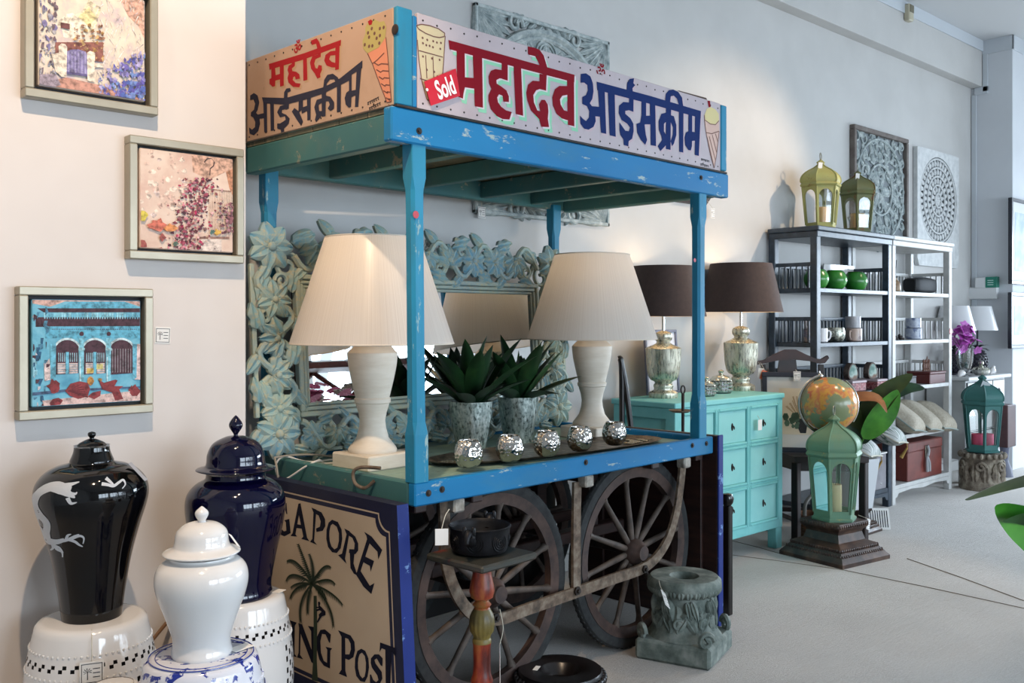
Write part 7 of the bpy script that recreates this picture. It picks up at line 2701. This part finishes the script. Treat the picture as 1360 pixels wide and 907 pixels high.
def pineapple(label, loc):
    t = thing('pineapple_lamp', label, 'lamp', loc, 0, 'pineapple lamps on the console')
    MB().lathe([(0, 0), (.06, 0), (.06, .012), (.045, .018), (0, .018)], 28).build('base', DARKP, t)
    mb = MB()
    mb.lathe(smooth_prof([(.03, .015), (.07, .05), (.082, .11), (.07, .17), (.035, .215)], 5), 28)
    for i in range(8):
        z = .04 + i * .022
        r = .082 * sin(pi * (z + .04) / .27) ** .55
        for k in range(14):
            a = 2 * pi * (k + .5 * (i % 2)) / 14
            mb.ball((r * cos(a), r * sin(a), z), .013, .013, .011, 6, 4)
    mb.build('body', DARKP, t)
    mb = MB()
    for k in range(14):
        blade(mb, (0, 0, .205), 2 * pi * k / 14 + (k % 2) * .2, (.5, 1.0)[k % 2], .12, .03, 1.4, .3, 6)
    mb.build('leaf_crown', DARKP, t)
    MB().tube([(0, 0, .2), (0, 0, .42)], .009, 8).build('stem', DARKP, t)
    MB().lathe([(.17, .385), (.115, .60)], 48, 0, None, True, 0, False).lathe([(.168, .385), (.113, .60)], 48, 0, None, True, 0, False).build('lamp_shade', M('white_shade', 'c9cacc', .3), t)
    mb = MB()
    for k in range(3):
        a = 2 * pi * k / 3
        mb.tube([(0, 0, .42), (.113 * cos(a), .113 * sin(a), .598)], .002, 5)
    mb.build('shade_carrier', STEEL, t)
    return t


q = onY(1324, 495, 3.40)
pineapple('dark pineapple lamp with white shade, right end of the white console', (min(q.x, DKX1 - .12), 3.40, DKH))
q = onY(1261, 495, 3.44)
pineapple('dark pineapple lamp with white shade, left end of the console behind the orchids', (max(onY(1268, 495, 3.43).x, DKX0 + .1), 3.43, DKH))
# orchids in a glass vase
q = onY(1281, 500, 3.26)
ov = thing('glass_vase', 'clear footed glass vase on the white console holding magenta orchids', 'vase', (q.x, 3.26, DKH))
MB().lathe([(0, 0), (.05, 0), (.05, .008), (.02, .02), (.02, .035), (.05, .07), (.066, .13), (.072, .24), (.069, .24), (.06, .12), (.04, .07), (0, .05)], 32).build('glass', Mglass('vase_glass', (.9, .93, .93, 1), .35), ov)
MB().lathe([(0, .055), (.04, .075), (.052, .11), (.0, .115)], 24).build('pebbles', Mn('vase_pebbles', [(.4, '55585a'), (.6, 'b0b2b0')], 60, 2, .5), ov)
of = thing('orchid_spray', 'bunch of magenta orchids standing in the clear glass vase', 'flowers', (q.x, 3.26, DKH + .12))
mb = MB()
rnd = random.Random(9)
for k in range(46):
    a, rr = rnd.uniform(0, 6.28), rnd.uniform(0, .15) ** 1
    x, y, z = rr * cos(a), rr * sin(a) * .8, .20 + rnd.uniform(-.07, .12) - rr * .3
    T = Tr(x, y, z) @ R('Z', rnd.uniform(0, 6.28)) @ R('X', rnd.uniform(.4, 1.6))
    for j in range(5):
        relief_leaf(mb, 0, 0, 2 * pi * j / 5, .042, .036, 0, .006, 0, k % 2, T, .001)
mb.build('blossom', [M('magenta_petal', 'c04fbb', .5), M('lilac_petal', 'd07fcc', .5)], of)
mb = MB()
for k in range(9):
    a = 2 * pi * k / 9
    mb.tube(catmull([(.01 * cos(a), .01 * sin(a), .0), (.03 * cos(a), .03 * sin(a), .1), (.10 * cos(a), .09 * sin(a), .2)], 3), .003, 5)
mb.build('stems', LEAFO, of)
q = onY(1303, 497, 3.26)
t = thing('crystal_dish', 'lidded crystal dish on the white console before the right pineapple lamp', 'dish', (q.x, 3.26, DKH))
MB().lathe([(0, 0), (.045, 0), (.07, .02), (.075, .045), (.07, .045), (.06, .02), (0, .008)], 20, 0, None, False).build('dish', MATS['crystal_facets'], t)
MB().lathe([(.076, .046), (.06, .065), (.02, .078), (.012, .085), (.022, .10), (.018, .115), (0, .12)], 20, 0, None, False).build('lid', MATS['crystal_lid'], t)
for px, lab, yy in ((1262, 'white ceramic shell on the left of the console by the vase', 3.27), (1318, 'white ceramic shell on the right of the console', 3.25)):
    q = onY(px, 497, yy)
    x_ = min(max(q.x, DKX0 + .06), DKX1 - .02)
    t = thing('ceramic_shell', lab, 'ornament', (x_, yy, DKH + .0))
    mb = MB()
    rows = []
    for i in range(9):
        u = i / 8
        r = .035 * sin(pi * (u * .92 + .04)) ** .6
        rows.append([(-.05 + .1 * u, r * cos(a) * .8, r * .9 + r * sin(a) * .9) for a in [2 * pi * k / 14 for k in range(14)]])
    mb.loft(rows, 0, None, True)
    mb.build('shell', CERAMIC_W, t)
    MB().ball((.03, 0, .055), .018, .014, .02, 10, 8).build('spire', CERAMIC_W, t)

# ---- stone pedestal with the teal lantern, dark cabinet by the wall, frames on the pier
p2 = Vector((7.97, 3.02, 0))
STONE2 = Mn('brown_carved_stone', [(.3, '4a4138'), (.5, '776c5e'), (.7, '9c9484')], 18, 7, .8, 0, .5, .006)
t = thing('carved_plinth', 'brown carved stone plinth under the teal lantern beside the white shelf', 'plinth', p2)
MB().lathe([(0, 0), (.175, 0), (.18, .03), (.165, .06), (.15, .12), (.145, .2), (.15, .245), (.165, .26), (.165, .29), (0, .29)], 12, 0, None, True, .2).build('block', STONE2, t)
mb = MB()
for k in range(12):
    a = 2 * pi * k / 12
    relief_leaf(mb, 0, 0, pi / 2, .16, .07, 0, .02, 3, 0, R('Z', a) @ Tr(.15, 0, .06) @ R('Z', pi / 2) @ R('X', pi / 2))
for k in range(20):
    a = 2 * pi * k / 20
    mb.ball((.165 * cos(a), .165 * sin(a), .275), .02, .018, .024, 8, 6)
for k in range(6):
    a = 2 * pi * k / 6 + .3
    mb.tube(spiral(0, .0, .04, .01, 0, 1.3, 16, .012), .012, 6, 0, R('Z', a) @ Tr(.15, 0, .19) @ R('Z', pi / 2) @ R('X', pi / 2))
mb.build('relief', STONE2, t)
t, zb = lantern('moorish_lantern', 'deep teal lantern on the brown carved plinth before the white console', (p2.x, p2.y, .30), .62, .165, TEALP, .5)
PINKW = M('pink_wax', 'c4456a', .5, 0, **{'Subsurface Weight': .2})
candle('pink pillar candle inside the teal lantern, left of the pair', (p2.x - .05, p2.y + .02, .30 + zb + .001), .045, .10, PINKW)
candle('pink pillar candle inside the teal lantern, right of the pair', (p2.x + .055, p2.y - .02, .30 + zb + .001), .045, .095, PINKW)
q = p2 + Vector((-.04, -.05, .30 + .56))
price_tag('grey paper tag tied to the finial of the teal lantern', q, (pi / 2, .4, -.7), .07, .09, False, [p2 + Vector((0, 0, .30 + .6))], M('grey_card', 'a9b0b2', .7))
q = onZ(1318, 655, 0)
t = thing('stone_animal', 'small pale carved stone animal on the carpet beside the brown plinth', 'figurine', (8.22, 2.98, 0), .4)
mb = MB()
mb.ball((0, 0, .075), .07, .045, .055, 16, 10).ball((-.06, 0, .13), .038, .034, .036, 12, 8).ball((-.092, 0, .122), .02, .02, .016, 10, 6)
for x, y in ((-.045, .028), (-.045, -.028), (.045, .028), (.045, -.028)):
    mb.tube([(x, y, .07), (x, y, .0)], [.018, .02], 8)
mb.build('body', Mn('pale_stone', [(.3, '8a8070'), (.7, 'aca28f')], 20, 5, .8, 0, .3), t)
q = onY(1338, 585, YC - .2)
bx0, bx1 = onY(1337, 560, YC - .12).x, onY(1348, 560, YC - .12).x
t = thing('dark_cabinet', 'dark red brown hanging box on a slim stand by the bright right wall', 'cabinet', (bx0, YC - .13, 0))
zt, zb2 = onY(1340, 538, YC - .12).z, onY(1340, 594, YC - .12).z
MB().box(0, bx1 - bx0, 0, .11, zb2, zt, .005).build('box', Mn('dark_red_wood', [(.3, '33181a'), (.7, '4a2428')], 6, 3, .4), t)
MB().lathe([(0, 0), (.07, 0), (.06, .06), (.03, .14), (.035, zb2 - .05), (.04, zb2), (0, zb2)], 16, 0, Tr((bx1 - bx0) * .4, .055, 0)).build('stand', M('slate_stand', '55586a', .5), t)
FRMB = M('navy_black_frame', '23262f', .3)
for i, (px0, y0, y1, lab) in enumerate(((1343.5, 262, 377, 'upper dark framed print on the bright right wall'), (1343, 388, 463, 'lower dark framed print on the bright right wall'))):
    a, c_ = onY(px0, y0, YC - .03), onY(px0, y1, YC - .03)
    t = thing('framed_print', lab, 'picture', (a.x, YC, c_.z), 0, 'framed prints on the right wall')
    w, h = .62, a.z - c_.z
    mb = MB()
    for x0, x1, z0, z1 in ((0, w, 0, .03), (0, w, h - .03, h), (0, .03, .03, h - .03), (w - .03, w, .03, h - .03)):
        mb.box(x0, x1, -.035, 0, z0, z1, .003)
    mb.build('frame', FRMB, t)
    MB().box(.025, w - .025, -.012, -.004, .025, h - .025, 0).build('mat', M('bright_mat', 'd0d2d4', .7), t)
    MB().box(.13, w - .13, -.0135, -.0122, .12, h - .12, 0).build('print', Mn('blue_grey_print', [(.4, '8fa6ba'), (.6, 'b6c3cc')], 6, 4, .6), t)

# ================================================================== LEAVES AT THE RIGHT EDGE
fpx = atD(1560, 760, 2.2)
fp_ = thing('floor_plant', 'broad leaved plant reaching into the picture at the right edge', 'plant', (fpx.x, fpx.y, 0))
MB().lathe([(0, 0), (.13, 0), (.15, .02), (.17, .28), (.18, .33), (.165, .33), (.15, .27), (0, .26)], 36).build('pot', M('terracotta_pot', '7a4a34', .7), fp_)
inv = fp_.matrix_basis.inverted()


def F2(px, py, d):
    return inv @ atD(px, py, d)


def broad(pts_px, width, d0, d1, mat, ds, fold=.15):
    n = len(pts_px)
    pts = [F2(x, y, d0 + (d1 - d0) * i / (n - 1)) for i, (x, y) in enumerate(pts_px)]
    mb = MB()
    leaf_path(mb, pts, width, ds, 0, fold)
    b0 = Vector((0, 0, .28))
    mb.tube(catmull([b0, (b0 + pts[0]) / 2 + Vector((0, 0, .25)), pts[0]], 5), .006, 6)
    mb.build('leaf', mat, fp_)


broad([(1440, 615), (1390, 628), (1345, 638), (1310, 650), (1282, 663)], .10, 2.1, 2.0, LEAFO, 1.05)
broad([(1480, 800), (1430, 752), (1385, 712), (1350, 690), (1322, 672)], .105, 2.15, 2.0, LEAFG, .2)
broad([(1480, 730), (1430, 700), (1390, 690), (1355, 686), (1332, 692)], .07, 2.1, 1.98, LEAFD, .9)
broad([(1500, 700), (1530, 600), (1540, 520), (1540, 460)], .16, 2.2, 2.2, LEAFG, .2)
broad([(1560, 700), (1620, 620), (1660, 560), (1690, 540)], .16, 2.25, 2.4, LEAFO, .2)

# ================================================================== SEEN ONLY IN THE MIRROR: BY THE WINDOWS
t = thing('display_rack', 'tall red brown wooden rack with crossed braces by the shop windows, seen in the mirror', 'rack', (4.55, -.15, 0), .1)
RB_ = Mn('red_brown_table', [(.3, '4a201a'), (.7, '75382c')], 6, 4, .4)
for x in (-.7, .7):
    for y in (-.2, .2):
        MB().box(x - .03, x + .03, y - .03, y + .03, 0, 1.52, .004).build('post', RB_, t)
for z in (.3, .95, 1.46):
    MB().box(-.76, .76, -.25, .25, z, z + .05, .005).build('shelf', RB_, t)
for s_ in (-1, 1):
    MB().tube([(-.7 * s_, -.2, 1.0), (.0, -.2, 1.46)], .022, 4).build('brace', RB_, t)
    MB().tube([(.0, -.21, 1.0), (-.7 * s_, -.21, 1.46)], .022, 4).build('brace', RB_, t)
t = thing('flower_bouquet', 'pink and white bouquet in a tall white planter reflected in the mirror', 'flowers', (3.90, .5, .0))
MB().lathe([(0, 0), (.12, 0), (.14, .02), (.15, .95), (.17, 1.0), (.15, 1.0), (.13, .95), (0, .93)], 32).build('pot', CERAMIC_W, t)
mb = MB()
rnd = random.Random(2)
for k in range(70):
    a, rr = rnd.uniform(0, 6.28), sqrt(rnd.random()) * .30
    T = Tr(rr * cos(a), rr * sin(a), 1.23 + rnd.uniform(-.1, .14) - rr * .4) @ R('Z', rnd.uniform(0, 6)) @ R('X', rnd.uniform(-.8, .8))
    for j in range(6):
        relief_leaf(mb, 0, 0, 2 * pi * j / 6, .055, .05, 0, .015, 0, k % 3, T, .002)
mb.build('blossom', [M('pink_petal', 'c4587c', .6), M('rose_petal', 'd0879a', .6), M('cream_petal', 'd8d0c2', .6)], t)
mb = MB()
for k in range(16):
    blade(mb, (0, 0, .97), k * .4, 1.0, .28, .05, .9, .2, 6)
mb.build('foliage', LEAFO, t)
